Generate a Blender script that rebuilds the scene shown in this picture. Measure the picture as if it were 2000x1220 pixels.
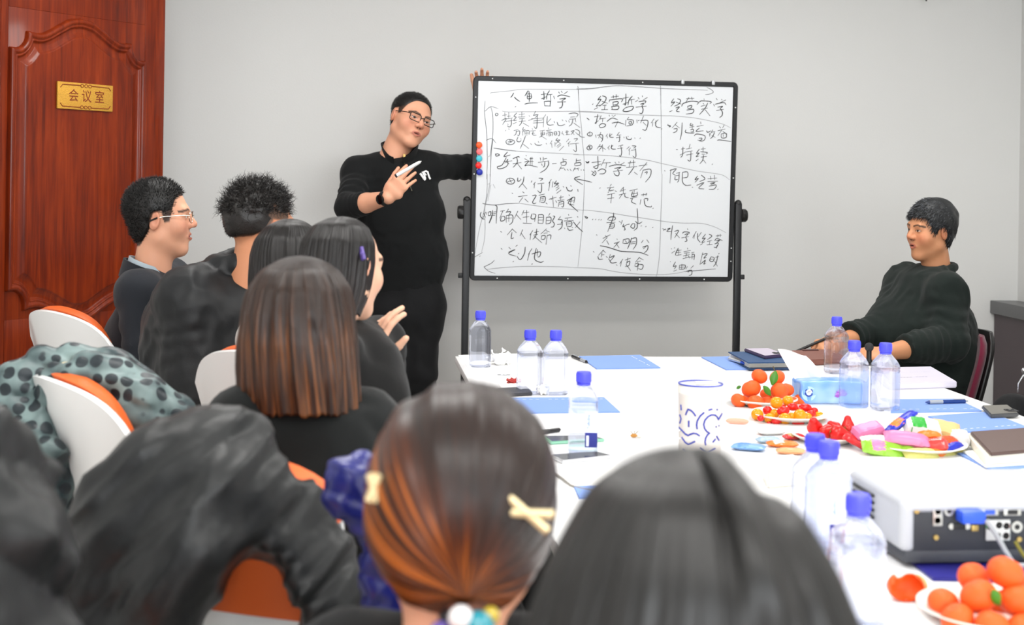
import bpy, bmesh, math, random
import numpy as np
from mathutils import Vector, Matrix
for _o in list(bpy.data.objects): bpy.data.objects.remove(_o)
SC = bpy.context.scene
COL = SC.collection
random.seed(7); RNG = np.random.RandomState(11)
R = math.radians
# ------------------------------------------------------------------ camera
FPX, HOR, CAMZ, ROLL = 2778.0, 352.0, 1.38, 0.015
YAW = math.atan(300 / FPX)
CAM = np.array([0, 0, CAMZ])
VD = np.array([math.sin(YAW), math.cos(YAW), 0.])
_r = np.array([math.cos(YAW), -math.sin(YAW), 0.]); _u = np.array([0, 0, 1.])
VR = _r * math.cos(ROLL) + _u * math.sin(ROLL)
VU = _u * math.cos(ROLL) - _r * math.sin(ROLL)
cam = bpy.data.cameras.new('camera'); camo = bpy.data.objects.new('camera', cam); COL.objects.link(camo)
cam.sensor_width = 36; cam.lens = 36 * FPX / 2000; cam.shift_y = (HOR - 610) / 2000
M = Matrix.Identity(4)
for i in range(3):
    M[i][0] = VR[i]; M[i][1] = VU[i]; M[i][2] = -VD[i]; M[i][3] = CAM[i]
camo.matrix_world = M
cam.clip_start = .05; cam.dof.use_dof = True; cam.dof.focus_distance = 4.9; cam.dof.aperture_fstop = 4.8
SC.camera = camo
# ------------------------------------------------------------------ world, lamps, exposure
W = bpy.data.worlds.new('world'); SC.world = W; W.use_nodes = True
W.node_tree.nodes['Background'].inputs[0].default_value = (.9, .95, 1, 1)
W.node_tree.nodes['Background'].inputs[1].default_value = 0.3
SC.view_settings.view_transform = 'Standard'; SC.view_settings.look = 'None'
SC.view_settings.gamma = 1; SC.view_settings.use_curve_mapping = False
SC.view_settings.exposure = 0.0
WALLY, LX, RX, BY, CEIL = 6.85, -1.42, 3.31, -2.6, 2.75
LAMPS = [(-.25, 4.9), (1.85, 4.9), (-.25, 2.5), (1.85, 2.5), (-.25, .1), (1.85, .1)]
LAMP_W = 25
for i, (x, y) in enumerate(LAMPS):
    l = bpy.data.lights.new('ceiling_panel_light', 'AREA'); l.shape = 'RECTANGLE'; l.size = 1.15; l.size_y = .55
    l.energy = LAMP_W; l.color = (1, .995, .985)
    o = bpy.data.objects.new('ceiling_panel_light', l); COL.objects.link(o); o.location = (x, y, CEIL - .035)

l = bpy.data.lights.new('added_fill_light', 'AREA'); l.shape = 'RECTANGLE'; l.size = 3.4; l.size_y = 1.5; l.energy = 140; l.color = (.95, .98, 1)  # fill light added behind the camera, set at an invented window
o = bpy.data.objects.new('added_fill_light', l); COL.objects.link(o); o.location = (.95, BY + .06, 1.65); o.rotation_euler = (R(90), 0, 0)
# ------------------------------------------------------------------ helpers
def ray(px, py): return VD + VR * (px - 1000) / FPX + VU * (HOR - py) / FPX
def at(px, py, Z): return CAM + ray(px, py) * Z                       # a point at a real distance Z from the camera
def on(px, py, z):                                                   # the point of a level surface of height z
    v = ray(px, py); return CAM + v * ((z - CAM[2]) / v[2])
def onplane(px, py, P, n):
    v = ray(px, py); return CAM + v * (((P - CAM) @ n) / (v @ n))
def V(*a): return np.array(a, float)
def nrm(v): v = np.asarray(v, float); return v / np.linalg.norm(v)
def hexc(h):
    h = h.lstrip('#'); c = [int(h[i:i + 2], 16) / 255 for i in (0, 2, 4)]
    return [x / 12.92 if x <= .04045 else ((x + .055) / 1.055) ** 2.4 for x in c]
MATS = {}
def mat(name, col, rough=.5, metal=0, bump=0, bscale=40, var=0, vscale=6, spec=.5, trans=0, ior=1.45, coat=0, sheen=0, sss=0, attr=None, stretch=None, emit=0):
    if name in MATS: return MATS[name]
    m = bpy.data.materials.new(name); m.use_nodes = True; nt = m.node_tree; N = nt.nodes; L = nt.links
    b = N['Principled BSDF']; c = hexc(col) if isinstance(col, str) else list(col)
    b.inputs['Base Color'].default_value = (*c, 1); b.inputs['Roughness'].default_value = rough; b.inputs['Metallic'].default_value = metal
    b.inputs['Specular IOR Level'].default_value = spec; b.inputs['IOR'].default_value = ior
    b.inputs['Transmission Weight'].default_value = trans; b.inputs['Coat Weight'].default_value = coat; b.inputs['Coat Roughness'].default_value = .08
    b.inputs['Sheen Weight'].default_value = sheen
    if emit:
        b.inputs['Emission Color'].default_value = (*c, 1); b.inputs['Emission Strength'].default_value = emit
    if sss:
        b.inputs['Subsurface Weight'].default_value = sss; b.inputs['Subsurface Radius'].default_value = (.01, .004, .002); b.inputs['Subsurface Scale'].default_value = .6
    src = None
    if attr:
        a = N.new('ShaderNodeAttribute'); a.attribute_name = attr; src = a.outputs['Color']
    tc = N.new('ShaderNodeTexCoord')
    vec = tc.outputs['Object']
    if stretch:
        mp = N.new('ShaderNodeMapping'); mp.inputs['Scale'].default_value = stretch; L.new(vec, mp.inputs['Vector']); vec = mp.outputs['Vector']
    if var:
        n = N.new('ShaderNodeTexNoise'); n.inputs['Scale'].default_value = vscale; n.inputs['Detail'].default_value = 4; L.new(vec, n.inputs['Vector'])
        mr = N.new('ShaderNodeMapRange'); mr.inputs['To Min'].default_value = 1 - var; mr.inputs['To Max'].default_value = 1 + var; L.new(n.outputs['Fac'], mr.inputs['Value'])
        mx = N.new('ShaderNodeMix'); mx.data_type = 'RGBA'; mx.blend_type = 'MULTIPLY'; mx.inputs['Factor'].default_value = 1
        if src: L.new(src, mx.inputs['A'])
        else: mx.inputs['A'].default_value = (*c, 1)
        L.new(mr.outputs['Result'], mx.inputs['B']); src = mx.outputs['Result']
    if src: L.new(src, b.inputs['Base Color'])
    if bump:
        n = N.new('ShaderNodeTexNoise'); n.inputs['Scale'].default_value = bscale; n.inputs['Detail'].default_value = 5; L.new(vec, n.inputs['Vector'])
        bp = N.new('ShaderNodeBump'); bp.inputs['Strength'].default_value = bump; bp.inputs['Distance'].default_value = .01
        L.new(n.outputs['Fac'], bp.inputs['Height']); L.new(bp.outputs['Normal'], b.inputs['Normal'])
    MATS[name] = m; return m

def link(name, me, m=None, parent=None, smooth=False):
    o = bpy.data.objects.new(name, me); COL.objects.link(o)
    if m is not None and not me.materials: me.materials.append(m)
    if parent is not None: o.parent = parent
    if smooth: me.polygons.foreach_set('use_smooth', np.ones(len(me.polygons), bool))
    return o
def tag(o, label=None, cat=None, group=None, kind=None):
    if label: o['label'] = label
    if cat: o['category'] = cat
    if group: o['group'] = group
    if kind: o['kind'] = kind
    return o
def empty(name, loc, label, cat, group=None, rz=0):
    o = bpy.data.objects.new(name, None); COL.objects.link(o); o.location = loc; o.rotation_euler[2] = rz; o.empty_display_size = .05
    return tag(o, label, cat, group)
def keep(o, parent):                                     # parent a world-space mesh without moving it
    o.parent = parent
    bpy.context.view_layer.update()
    o.matrix_parent_inverse = parent.matrix_world.inverted(); return o

class MB:
    """collects shapes; build() links them as ONE mesh object"""
    def __init__(s): s.v = []; s.f = []; s.mi = []; s.m = 0
    def add(s, vs, fs):
        n = len(s.v); s.v += [tuple(map(float, p)) for p in vs]; s.f += [tuple(i + n for i in f) for f in fs]; s.mi += [s.m] * len(fs); return s
    def box(s, c, d, M=None, bev=0):
        bm = bmesh.new(); bmesh.ops.create_cube(bm, size=1); bmesh.ops.scale(bm, vec=d, verts=bm.verts)
        if bev: bmesh.ops.bevel(bm, geom=bm.edges[:], offset=bev, segments=2, affect='EDGES', profile=.6)
        return s._bm(bm, c, M)
    def _bm(s, bm, c=(0, 0, 0), M=None):
        bm.verts.ensure_lookup_table(); bm.verts.index_update(); c = Vector(c)
        vs = [((M @ v.co) if M is not None else v.co) + c for v in bm.verts]
        s.add(vs, [[v.index for v in f.verts] for f in bm.faces]); bm.free(); return s
    def cyl(s, a, b, ra, rb=None, n=16, cap=True):
        rb = ra if rb is None else rb; a = np.asarray(a, float); b = np.asarray(b, float); ax = nrm(b - a)
        t = np.array([1., 0, 0]) if abs(ax[0]) < .8 else np.array([0, 1., 0]); p = nrm(np.cross(ax, t)); q = np.cross(ax, p)
        vs = []; fs = []
        for (c, r) in ((a, ra), (b, rb)):
            for i in range(n):
                w = 2 * math.pi * i / n; vs.append(c + r * (p * math.cos(w) + q * math.sin(w)))
        fs = [[i, (i + 1) % n, n + (i + 1) % n, n + i] for i in range(n)]
        if cap: fs += [list(range(n))[::-1], list(range(n, 2 * n))]
        return s.add(vs, fs)
    def tube(s, pts, r, n=8, closed=False):
        pts = [np.asarray(p, float) for p in pts]; m = len(pts); rs = r if hasattr(r, '__len__') else [r] * m; vs = []; fs = []; p = None
        for i in range(m):
            a = pts[(i - 1) % m] if closed or i else pts[i]; b = pts[(i + 1) % m] if closed or i < m - 1 else pts[i]
            ax = nrm(b - a)
            if p is None: p = nrm(np.cross(ax, [0.31, .2, .93]) if abs(ax[2]) < .9 else np.cross(ax, [1, .1, 0]))
            p = nrm(p - ax * (p @ ax)); q = np.cross(ax, p)
            vs += [pts[i] + rs[i] * (p * math.cos(2 * math.pi * k / n) + q * math.sin(2 * math.pi * k / n)) for k in range(n)]
        for i in range(m if closed else m - 1):
            j = (i + 1) % m
            fs += [[i * n + k, i * n + (k + 1) % n, j * n + (k + 1) % n, j * n + k] for k in range(n)]
        if not closed: fs += [list(range(n))[::-1], list(range((m - 1) * n, m * n))]
        return s.add(vs, fs)
    def lathe(s, prof, c=(0, 0, 0), n=24, sq=0, M=None):      # profile (r, z); sq > 0 squares the section
        vs = []; fs = []; c = np.asarray(c, float)
        for (r, z) in prof:
            for i in range(n):
                w = 2 * math.pi * i / n; x, y = math.cos(w), math.sin(w)
                if sq: k = (abs(x) ** sq + abs(y) ** sq) ** (-1 / sq); x *= k; y *= k
                p = np.array([r * x, r * y, z]);
                if M is not None: p = np.array(M) @ p
                vs.append(p + c)
        m = len(prof)
        for j in range(m - 1): fs += [[j * n + i, j * n + (i + 1) % n, (j + 1) * n + (i + 1) % n, (j + 1) * n + i] for i in range(n)]
        if prof[0][0] > 1e-6: fs.append(list(range(n))[::-1])
        if prof[-1][0] > 1e-6: fs.append(list(range((m - 1) * n, m * n)))
        return s.add(vs, fs)
    def sphere(s, c, r, n=16, M=None):
        k = n // 2; rr = np.asarray(r, float) * np.ones(3); prof = [(math.sin(math.pi * j / k), -math.cos(math.pi * j / k)) for j in range(k + 1)]
        t = MB().lathe(prof, n=n); return s.add([(np.array(M) @ (np.array(v) * rr) if M is not None else np.array(v) * rr) + np.asarray(c) for v in t.v], t.f)
    def prism(s, poly, t0, t1, M=None, c=(0, 0, 0)):          # polygon in xy, extruded in z
        n = len(poly); vs = [(x, y, t0) for x, y in poly] + [(x, y, t1) for x, y in poly]
        if M is not None: vs = [np.array(M) @ np.array(v) for v in vs]
        vs = [np.asarray(v) + np.asarray(c) for v in vs]
        return s.add(vs, [list(range(n))[::-1], list(range(n, 2 * n))] + [[i, (i + 1) % n, n + (i + 1) % n, n + i] for i in range(n)])
    def grid(s, P):                                         # P[i][j] -> points
        P = np.asarray(P, float); a, b = P.shape[:2]
        return s.add(P.reshape(-1, 3), [[i * b + j, i * b + j + 1, (i + 1) * b + j + 1, (i + 1) * b + j] for i in range(a - 1) for j in range(b - 1)])
    def build(s, name, m, parent=None, smooth=True, sharp=35, loc=None):
        me = bpy.data.meshes.new(name); me.from_pydata(s.v, [], s.f)
        for x in (m if isinstance(m, (list, tuple)) else [m]): me.materials.append(x)
        if isinstance(m, (list, tuple)): me.polygons.foreach_set('material_index', s.mi)
        bm = bmesh.new(); bm.from_mesh(me); bmesh.ops.recalc_face_normals(bm, faces=bm.faces); bm.to_mesh(me); bm.free()
        if smooth:
            me.polygons.foreach_set('use_smooth', np.ones(len(me.polygons), bool)); me.set_sharp_from_angle(angle=R(sharp))
        o = link(name, me, None, parent)
        if loc is not None: o.location = loc
        return o
def rotz(a): return np.array([[math.cos(a), -math.sin(a), 0], [math.sin(a), math.cos(a), 0], [0, 0, 1]])
def basis(x, y, z): return np.array([x, y, z]).T
def copy_tree(o, parent=None):
    c = o.copy(); COL.objects.link(c); c.parent = parent
    for ch in o.children: copy_tree(ch, c)
    return c

# ------------------------------------------------------------------ implicit surfaces for bodies, clothes and hair
_LAT = RNG.rand(32, 32, 32).astype(np.float32) * 2 - 1
def vnoise(P):
    i = np.floor(P).astype(int); f = (P - i).astype(np.float32); f = f * f * (3 - 2 * f); i &= 31; j = (i + 1) & 31
    x0, y0, z0 = i[:, 0], i[:, 1], i[:, 2]; x1, y1, z1 = j[:, 0], j[:, 1], j[:, 2]; fx, fy, fz = f[:, 0], f[:, 1], f[:, 2]
    a = _LAT[x0, y0, z0] * (1 - fx) + _LAT[x1, y0, z0] * fx; b = _LAT[x0, y1, z0] * (1 - fx) + _LAT[x1, y1, z0] * fx
    c = _LAT[x0, y0, z1] * (1 - fx) + _LAT[x1, y0, z1] * fx; d = _LAT[x0, y1, z1] * (1 - fx) + _LAT[x1, y1, z1] * fx
    return (a * (1 - fy) + b * fy) * (1 - fz) + (c * (1 - fy) + d * fy) * fz
def smin(a, b, k):
    if k <= 0: return np.minimum(a, b)
    h = np.maximum(k - np.abs(a - b), 0) / k; return np.minimum(a, b) - h * h * k * .25
class SDF:
    def __init__(s): s.ops = []; s.lo = np.full(3, 1e9); s.hi = -s.lo
    def _b(s, pts, r):
        for p in pts: s.lo = np.minimum(s.lo, np.asarray(p) - r); s.hi = np.maximum(s.hi, np.asarray(p) + r)
    def put(s, fn, k=.01, op='u'): s.ops.append((fn, k, op)); return s
    def cap(s, a, b, ra, rb=None, k=.01, op='u', flat=False, wr=0, wl=.05):
        a = np.asarray(a, float); b = np.asarray(b, float); rb = ra if rb is None else rb; ba = b - a; L2 = ba @ ba + 1e-12; L = math.sqrt(L2)
        if op == 'u': s._b([a, b], max(ra, rb) + wr)
        def fn(P):
            q = P - a; h = np.clip(q @ ba / L2, 0, 1); d = np.linalg.norm(q - h[:, None] * ba, axis=1) - (ra + (rb - ra) * h)
            if wr: d = d + wr * np.sin(6.2832 * (h * L / wl + .9 * vnoise(P * 9))) * (.55 + .6 * vnoise(P * 11 + 7))
            if flat: d = np.maximum(d, (P - b) @ (ba / L))
            return d
        return s.put(fn, k, op)
    def ecap(s, a, b, u, wa, wb, ta, tb, k=.03, op='u', flat=False):
        a = np.asarray(a, float); b = np.asarray(b, float); ba = b - a; L2 = ba @ ba; ax = ba / math.sqrt(L2); u = np.asarray(u, float); u = nrm(u - ax * (u @ ax)); v = np.cross(ax, u)
        if op == 'u': s._b([a, b], max(wa, wb, ta, tb))
        def fn(P):
            q = P - a; hh = q @ ba / L2; h = np.clip(hh, 0, 1); w = wa + (wb - wa) * h; t = ta + (tb - ta) * h
            ex = (hh - h) * math.sqrt(L2); mn = np.minimum(w, t)
            d = (np.sqrt((q @ u / w) ** 2 + (q @ v / t) ** 2 + (ex / mn) ** 2) - 1) * mn
            if flat: d = np.maximum(d, (P - b) @ ax)
            return d
        return s.put(fn, k, op)
    def ell(s, c, r, B=None, k=.01, op='u'):
        c = np.asarray(c, float); r = np.asarray(r, float) * np.ones(3)
        if op == 'u': s._b([c], r.max())
        def fn(P):
            q = P - c
            if B is not None: q = q @ B
            n = np.linalg.norm(q / r, axis=1); g = np.linalg.norm(q / (r * r), axis=1)
            return n * (n - 1) / np.maximum(g, 1e-6)
        return s.put(fn, k, op)
    def torus(s, c, ax, Rr, r, k=.005, e=1, u=None):
        c = np.asarray(c, float); ax = nrm(ax); s._b([c], Rr * max(e, 1) + r)
        u = nrm(np.cross(ax, [0, 0, 1.] if abs(ax[2]) < .9 else [1., 0, 0])) if u is None else nrm(np.asarray(u) - ax * (np.asarray(u) @ ax)); v = np.cross(ax, u)
        return s.put(lambda P: np.sqrt((np.sqrt(((P - c) @ u / e) ** 2 + ((P - c) @ v) ** 2) - Rr) ** 2 + ((P - c) @ ax) ** 2) - r, k)
    def disp(s, fn): return s.put(fn, 0, 'd')
    def __call__(s, P):
        P = P.astype(np.float64); d = np.full(len(P), 1e3)
        for fn, k, op in s.ops:
            x = fn(P)
            if op == 'u': d = smin(d, x, k)
            elif op == 's': d = -smin(-d, x, k)
            elif op == 'i': d = -smin(-d, -x, k)
            else: d = d + x
        return d
    def mesh(s, h, pad=.02):
        B = 8; lo = s.lo - pad; n = np.ceil((s.hi - lo + pad) / h / B).astype(int); N = n * B
        cx = [lo[i] + (np.arange(n[i]) * B + (B - 1) / 2) * h for i in range(3)]
        C = np.stack(np.meshgrid(*cx, indexing='ij'), -1).reshape(-1, 3); dc = s(C); act = np.abs(dc) < B * h * 1.35 + .004
        Fv = np.empty((len(C), B, B, B), np.float32); Fv[:] = dc[:, None, None, None]
        g = np.stack(np.meshgrid(*[(np.arange(B) - (B - 1) / 2) * h] * 3, indexing='ij'), -1).reshape(-1, 3)
        ids = np.nonzero(act)[0]
        for c0 in range(0, len(ids), 400):
            ii = ids[c0:c0 + 400]; Fv[ii] = s((C[ii][:, None] + g[None]).reshape(-1, 3)).reshape(-1, B, B, B)
        Fv = Fv.reshape(n[0], n[1], n[2], B, B, B).transpose(0, 3, 1, 4, 2, 5).reshape(N)
        S = Fv < 0; c8 = np.zeros(N - 1, np.int8); sl = lambda o, m: slice(o, m - 1 + o)
        corners = [(i, j, k) for i in (0, 1) for j in (0, 1) for k in (0, 1)]
        for (i, j, k) in corners: c8 += S[sl(i, N[0]), sl(j, N[1]), sl(k, N[2])]
        I = np.nonzero((c8 > 0) & (c8 < 8)); I = np.stack(I, 1); idx = np.full(N - 1, -1, np.int32); idx[tuple(I.T)] = np.arange(len(I))
        acc = np.zeros((len(I), 3)); cnt = np.zeros(len(I))
        for c in corners:
            for axx in range(3):
                if c[axx]: continue
                c2 = list(c); c2[axx] = 1; f0 = Fv[tuple((I + c).T)]; f1 = Fv[tuple((I + c2).T)]; m = (f0 < 0) != (f1 < 0)
                t = np.where(m, f0 / np.where(m, f0 - f1, 1), 0); p = np.tile(np.array(c, float), (len(I), 1)); p[:, axx] += t
                acc += p * m[:, None]; cnt += m
        Vv = lo + (I + acc / cnt[:, None]) * h; faces = []
        for ax in range(3):
            a, b = [(1, 2), (2, 0), (0, 1)][ax]
            s0 = [slice(None)] * 3; s1 = [slice(None)] * 3; s0[ax] = slice(0, -1); s1[ax] = slice(1, None)
            E = np.stack(np.nonzero(S[tuple(s0)] != S[tuple(s1)]), 1); ok = (E[:, a] > 0) & (E[:, b] > 0) & (E[:, a] < N[a] - 1) & (E[:, b] < N[b] - 1); E = E[ok]
            fl = S[tuple(E.T)]; q = []
            for (da, db) in ((-1, -1), (0, -1), (0, 0), (-1, 0)):
                e = E.copy(); e[:, a] += da; e[:, b] += db; q.append(idx[tuple(e.T)])
            q = np.stack(q, 1); q[~fl] = q[~fl][:, ::-1]; faces.append(q)
        return Vv, np.concatenate(faces)
def join(parts):
    vs = []; fs = []; n = 0
    for v, f in parts: vs.append(v); fs.append(np.asarray(f) + n); n += len(v)
    return np.concatenate(vs), fs
def arr_obj(name, Vv, Fq, m, parent=None, col=None, smooth=True, vec=None, org=None):
    """arrays -> one mesh object; Fq may be a list of face arrays; col: per-vertex colours"""
    Fl = Fq if isinstance(Fq, list) else [Fq]; me = bpy.data.meshes.new(name)
    if org is None: org = np.array([Vv[:, 0].mean(), Vv[:, 1].mean(), Vv[:, 2].min()]) if parent is None else np.zeros(3)
    lv = np.concatenate([f.reshape(-1) for f in Fl]).astype(np.int32); lt = np.concatenate([np.full(len(f), f.shape[1]) for f in Fl]).astype(np.int32)
    me.vertices.add(len(Vv)); me.vertices.foreach_set('co', (Vv - org).astype(np.float32).reshape(-1))
    me.loops.add(len(lv)); me.loops.foreach_set('vertex_index', lv); me.polygons.add(len(lt))
    me.polygons.foreach_set('loop_start', np.concatenate([[0], np.cumsum(lt)[:-1]]).astype(np.int32)); me.polygons.foreach_set('loop_total', lt)
    me.update(calc_edges=True)
    if col is not None:
        a = me.color_attributes.new('Col', 'FLOAT_COLOR', 'POINT'); c = np.ones((len(Vv), 4), np.float32); c[:, :3] = col; a.data.foreach_set('color', c.reshape(-1))
    if vec is not None:
        a = me.attributes.new('suv', 'FLOAT_VECTOR', 'POINT'); a.data.foreach_set('vector', vec.astype(np.float32).reshape(-1))
    me.materials.append(m)
    if smooth: me.polygons.foreach_set('use_smooth', np.ones(len(lt), bool))
    me.validate()
    o = bpy.data.objects.new(name, me); COL.objects.link(o)
    if parent is not None:
        o.parent = parent; q = parent; w = Vector((0, 0, 0))
        while q is not None: w = w + q.location; q = q.parent
        o.location = -w                                     # parents carry no rotation here
    else: o.location = org
    return o
# ------------------------------------------------------------------ the room
m_wall = mat('painted_wall', '#d9d9d7', .75, bump=.05, bscale=120, var=.015, vscale=3)
m_ceil = mat('ceiling_paint', '#ececea', .8)
m_floor = mat('floor_tile', '#b4b0aa', .35, var=.08, vscale=5)
def slab(name, c, d, m, **k): return tag(MB().box(c, d).build(name, m, smooth=False), kind='structure', **k)
xc, yc = (LX + RX) / 2, (BY + WALLY) / 2; xw, yw = RX - LX, WALLY - BY
slab('floor', (xc, yc, -.05), (xw + .4, yw + .4, .1), m_floor)
slab('ceiling', (xc, yc, CEIL + .05), (xw + .4, yw + .4, .1), m_ceil)
slab('wall_back', (xc, WALLY + .1, CEIL / 2), (xw + .4, .2, CEIL), m_wall)
slab('wall_right', (RX + .1, yc, CEIL / 2), (.2, yw, CEIL), m_wall)
slab('wall_front', (xc, BY - .1, CEIL / 2), (xw + .4, .2, CEIL), m_wall)
DW0, DW1 = 5.28, 6.25                                                  # doorway in the left wall
wl = slab('wall_left', (LX - .1, (BY + DW0) / 2, CEIL / 2), (.2, DW0 - BY, CEIL), m_wall)
m_base = mat('baseboard_white', '#cfcfcd', .5)
MB().box((LX - .1, (DW1 + WALLY) / 2, CEIL / 2), (.2, WALLY - DW1, CEIL)).box((LX - .1, (DW0 + DW1) / 2, 2.36 + (CEIL - 2.36) / 2), (.2, DW1 - DW0, CEIL - 2.36)).build('wall_section', m_wall, wl, smooth=False)
slab('baseboard_back', (xc, WALLY - .006, .05), (xw, .012, .1), m_base)
slab('baseboard_right', (RX - .006, yc, .05), (.012, yw, .1), m_base)
# corridor wall seen by nobody, closes the doorway to the light
m_lampb = mat('lamp_housing', '#f2f2f0', .5)
m_lampd = mat('lamp_diffuser', '#fff6ea', .6, emit=2.2)
for i, (x, y) in enumerate(LAMPS):
    nm = ['left far', 'right far', 'left middle', 'right middle', 'left near', 'right near'][i]
    e = empty('ceiling_light', (x, y, CEIL), 'flat white rectangular ceiling panel light, the %s one' % nm, 'ceiling light', 'ceiling panel lights')
    b = MB()
    for sx in (-1, 1): b.box((sx * .6, 0, -.015), (.03, .64, .03)).box((0, sx * .305, -.015), (1.2, .03, .03))
    b.build('frame', m_lampb, e, smooth=False)
    MB().box((0, 0, -.008), (1.17, .58, .01)).build('diffuser', m_lampd, e, smooth=False)
# low built-in ledge along the right wall
m_ledge = mat('ledge_laminate', '#4b4144', .5, bump=.05, bscale=200, var=.05, vscale=30)
m_ledget = mat('ledge_top', '#565658', .35, var=.05, vscale=30)
LDX = 3.165
led = empty('low_cabinet', ((LDX + RX) / 2 - .003, 4.6, 0), 'dark brown low cabinet with grey top, in the right back corner', 'cabinet')
MB().box((.008, 0, .375), (RX - LDX - .03, 4.48, .75)).build('body', m_ledge, led, smooth=False)
MB().box((0, 0, .782), (RX - LDX - .004, 4.49, .064), bev=.004).build('top', m_ledget, led)
# invented window behind the camera, added with a glowing pane for frontal fill
fill_win = tag(MB().box((.95, BY + .012, 1.65), (3.5, .02, 1.6)).build('added_window_1', mat('added_glow_pane', '#dfe8f2', .1, emit=1.2), smooth=False), kind='structure')
wf = MB()
for x in (-.8, .365, 1.535, 2.7): wf.box((x, BY + .02, 1.65), (.05, .05, 1.66))
for z in (.85, 2.45): wf.box((.95, BY + .02, z), (3.55, .05, .05))
wf.build('added_window_frame', mat('added_window_frame', '#e8e8e6', .4), fill_win, smooth=False)
# small hook of a ceiling fitting high on the back wall
hk = at(1806, -4, 7.05)
MB().cyl(hk + V(0, .06, .02), hk + V(0, -.03, 0), .006, n=10).cyl(hk + V(0, -.03, .006), hk + V(-.006, -.034, -.02), .006, .004, n=10).build('wall_hook', mat('hook_metal', '#5a5a58', .35, .6))
tag(bpy.data.objects['wall_hook'], 'tiny grey metal hook high up on the back wall', 'hook')

# ------------------------------------------------------------------ door leaf, standing open
def wood_mat():
    m = bpy.data.materials.new('red_wood'); m.use_nodes = True; nt = m.node_tree; N, L = nt.nodes, nt.links; b = N['Principled BSDF']
    tc = N.new('ShaderNodeTexCoord'); mp = N.new('ShaderNodeMapping'); mp.inputs['Scale'].default_value = (22, 22, 1.3); L.new(tc.outputs['Object'], mp.inputs['Vector'])
    n = N.new('ShaderNodeTexNoise'); n.inputs['Scale'].default_value = 2.2; n.inputs['Detail'].default_value = 9; n.inputs['Roughness'].default_value = .62; n.inputs['Distortion'].default_value = .5; L.new(mp.outputs['Vector'], n.inputs['Vector'])
    n2 = N.new('ShaderNodeTexNoise'); n2.inputs['Scale'].default_value = 2.5; n2.inputs['Detail'].default_value = 2; L.new(tc.outputs['Object'], n2.inputs['Vector'])
    ad = N.new('ShaderNodeMath'); ad.operation = 'ADD'; mu = N.new('ShaderNodeMath'); mu.operation = 'MULTIPLY'; mu.inputs[1].default_value = .5
    L.new(n2.outputs['Fac'], mu.inputs[0]); L.new(n.outputs['Fac'], ad.inputs[0]); L.new(mu.outputs[0], ad.inputs[1])
    cr = N.new('ShaderNodeValToRGB'); e = cr.color_ramp.elements; e[0].position = .5; e[1].position = 1.0
    e[0].color = (*hexc('#4c1406'), 1); e[1].color = (*hexc('#8c330b'), 1); x = e.new(.74); x.color = (*hexc('#702307'), 1)
    L.new(ad.outputs[0], cr.inputs['Fac']); L.new(cr.outputs['Color'], b.inputs['Base Color'])
    b.inputs['Roughness'].default_value = .38; b.inputs['Coat Weight'].default_value = .22; b.inputs['Coat Roughness'].default_value = .1; b.inputs['Specular IOR Level'].default_value = .2
    return m
m_wood = wood_mat()
DANG = R(37); DP = at(313, 200, 6.0); DP = V(DP[0], DP[1], 0)
DE = V(math.sin(DANG), math.cos(DANG), 0); DN = V(math.cos(DANG), -math.sin(DANG), 0)     # along the leaf (to the free edge); face normal
DMID = DP - DE * .46
DB = basis(DE, -DN, V(0, 0, 1))                                                        # local: x along, -y out of the face, z up
door = bpy.data.objects.new('door_1', None); COL.objects.link(door); door.location = DMID; tag(door, 'open red-brown carved wooden door with a gold nameplate', kind='structure')
door.rotation_euler[2] = math.atan2(DE[1], DE[0])
def smooth_path(pts, corners, n=6):
    out = []
    for i in range(len(pts) - 1):
        p1, p2 = np.array(pts[i]), np.array(pts[i + 1]); p0 = np.array(pts[i - 1]) if i > 0 and i not in corners else 2 * p1 - p2; p3 = np.array(pts[i + 2]) if i + 2 < len(pts) and (i + 1) not in corners else 2 * p2 - p1
        for k in range(n):
            t = k / n; out.append(.5 * (2 * p1 + (p2 - p0) * t + (2 * p0 - 5 * p1 + 4 * p2 - p3) * t * t + (3 * p1 - p0 - 3 * p2 + p3) * t ** 3))
    out.append(np.array(pts[-1])); return out
def panel(outline, prof, name, parent, h=.003):
    """raised and sunk panel: height follows the distance to the carved outline"""
    P = np.array(outline); Q = np.roll(P, -1, 0); lo = P.min(0) - .006; hi = P.max(0) + .006; nx, nz = np.ceil((hi - lo) / h).astype(int) + 1
    X, Zz = np.meshgrid(lo[0] + np.arange(nx) * h, lo[1] + np.arange(nz) * h, indexing='ij'); pt = np.stack([X.ravel(), Zz.ravel()], 1); d = np.full(len(pt), 9.); ins = np.zeros(len(pt), bool)
    for a, c in zip(P, Q):
        e = c - a; t = np.clip((pt - a) @ e / (e @ e + 1e-12), 0, 1); d = np.minimum(d, np.linalg.norm(pt - a - t[:, None] * e, axis=1))
        if abs(e[1]) > 1e-9: ins ^= ((a[1] > pt[:, 1]) != (c[1] > pt[:, 1])) & (pt[:, 0] < a[0] + e[0] * (pt[:, 1] - a[1]) / e[1])
    d = np.where(ins, d, -d); t = np.interp(d, [p[0] for p in prof], [p[1] for p in prof]); ok = (d > -.008).reshape(nx, nz)
    vv = np.stack([pt[:, 0], -t - .0222, pt[:, 1]], 1); I = np.arange(nx * nz).reshape(nx, nz); F = np.stack([I[:-1, :-1], I[1:, :-1], I[1:, 1:], I[:-1, 1:]], -1)[ok[:-1, :-1] & ok[1:, 1:]]
    us = np.unique(F); mp = np.full(nx * nz, -1); mp[us] = np.arange(len(us)); o = arr_obj(name, vv[us], mp[F], m_wood, None, org=np.zeros(3)); o.parent = parent; return o
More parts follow.
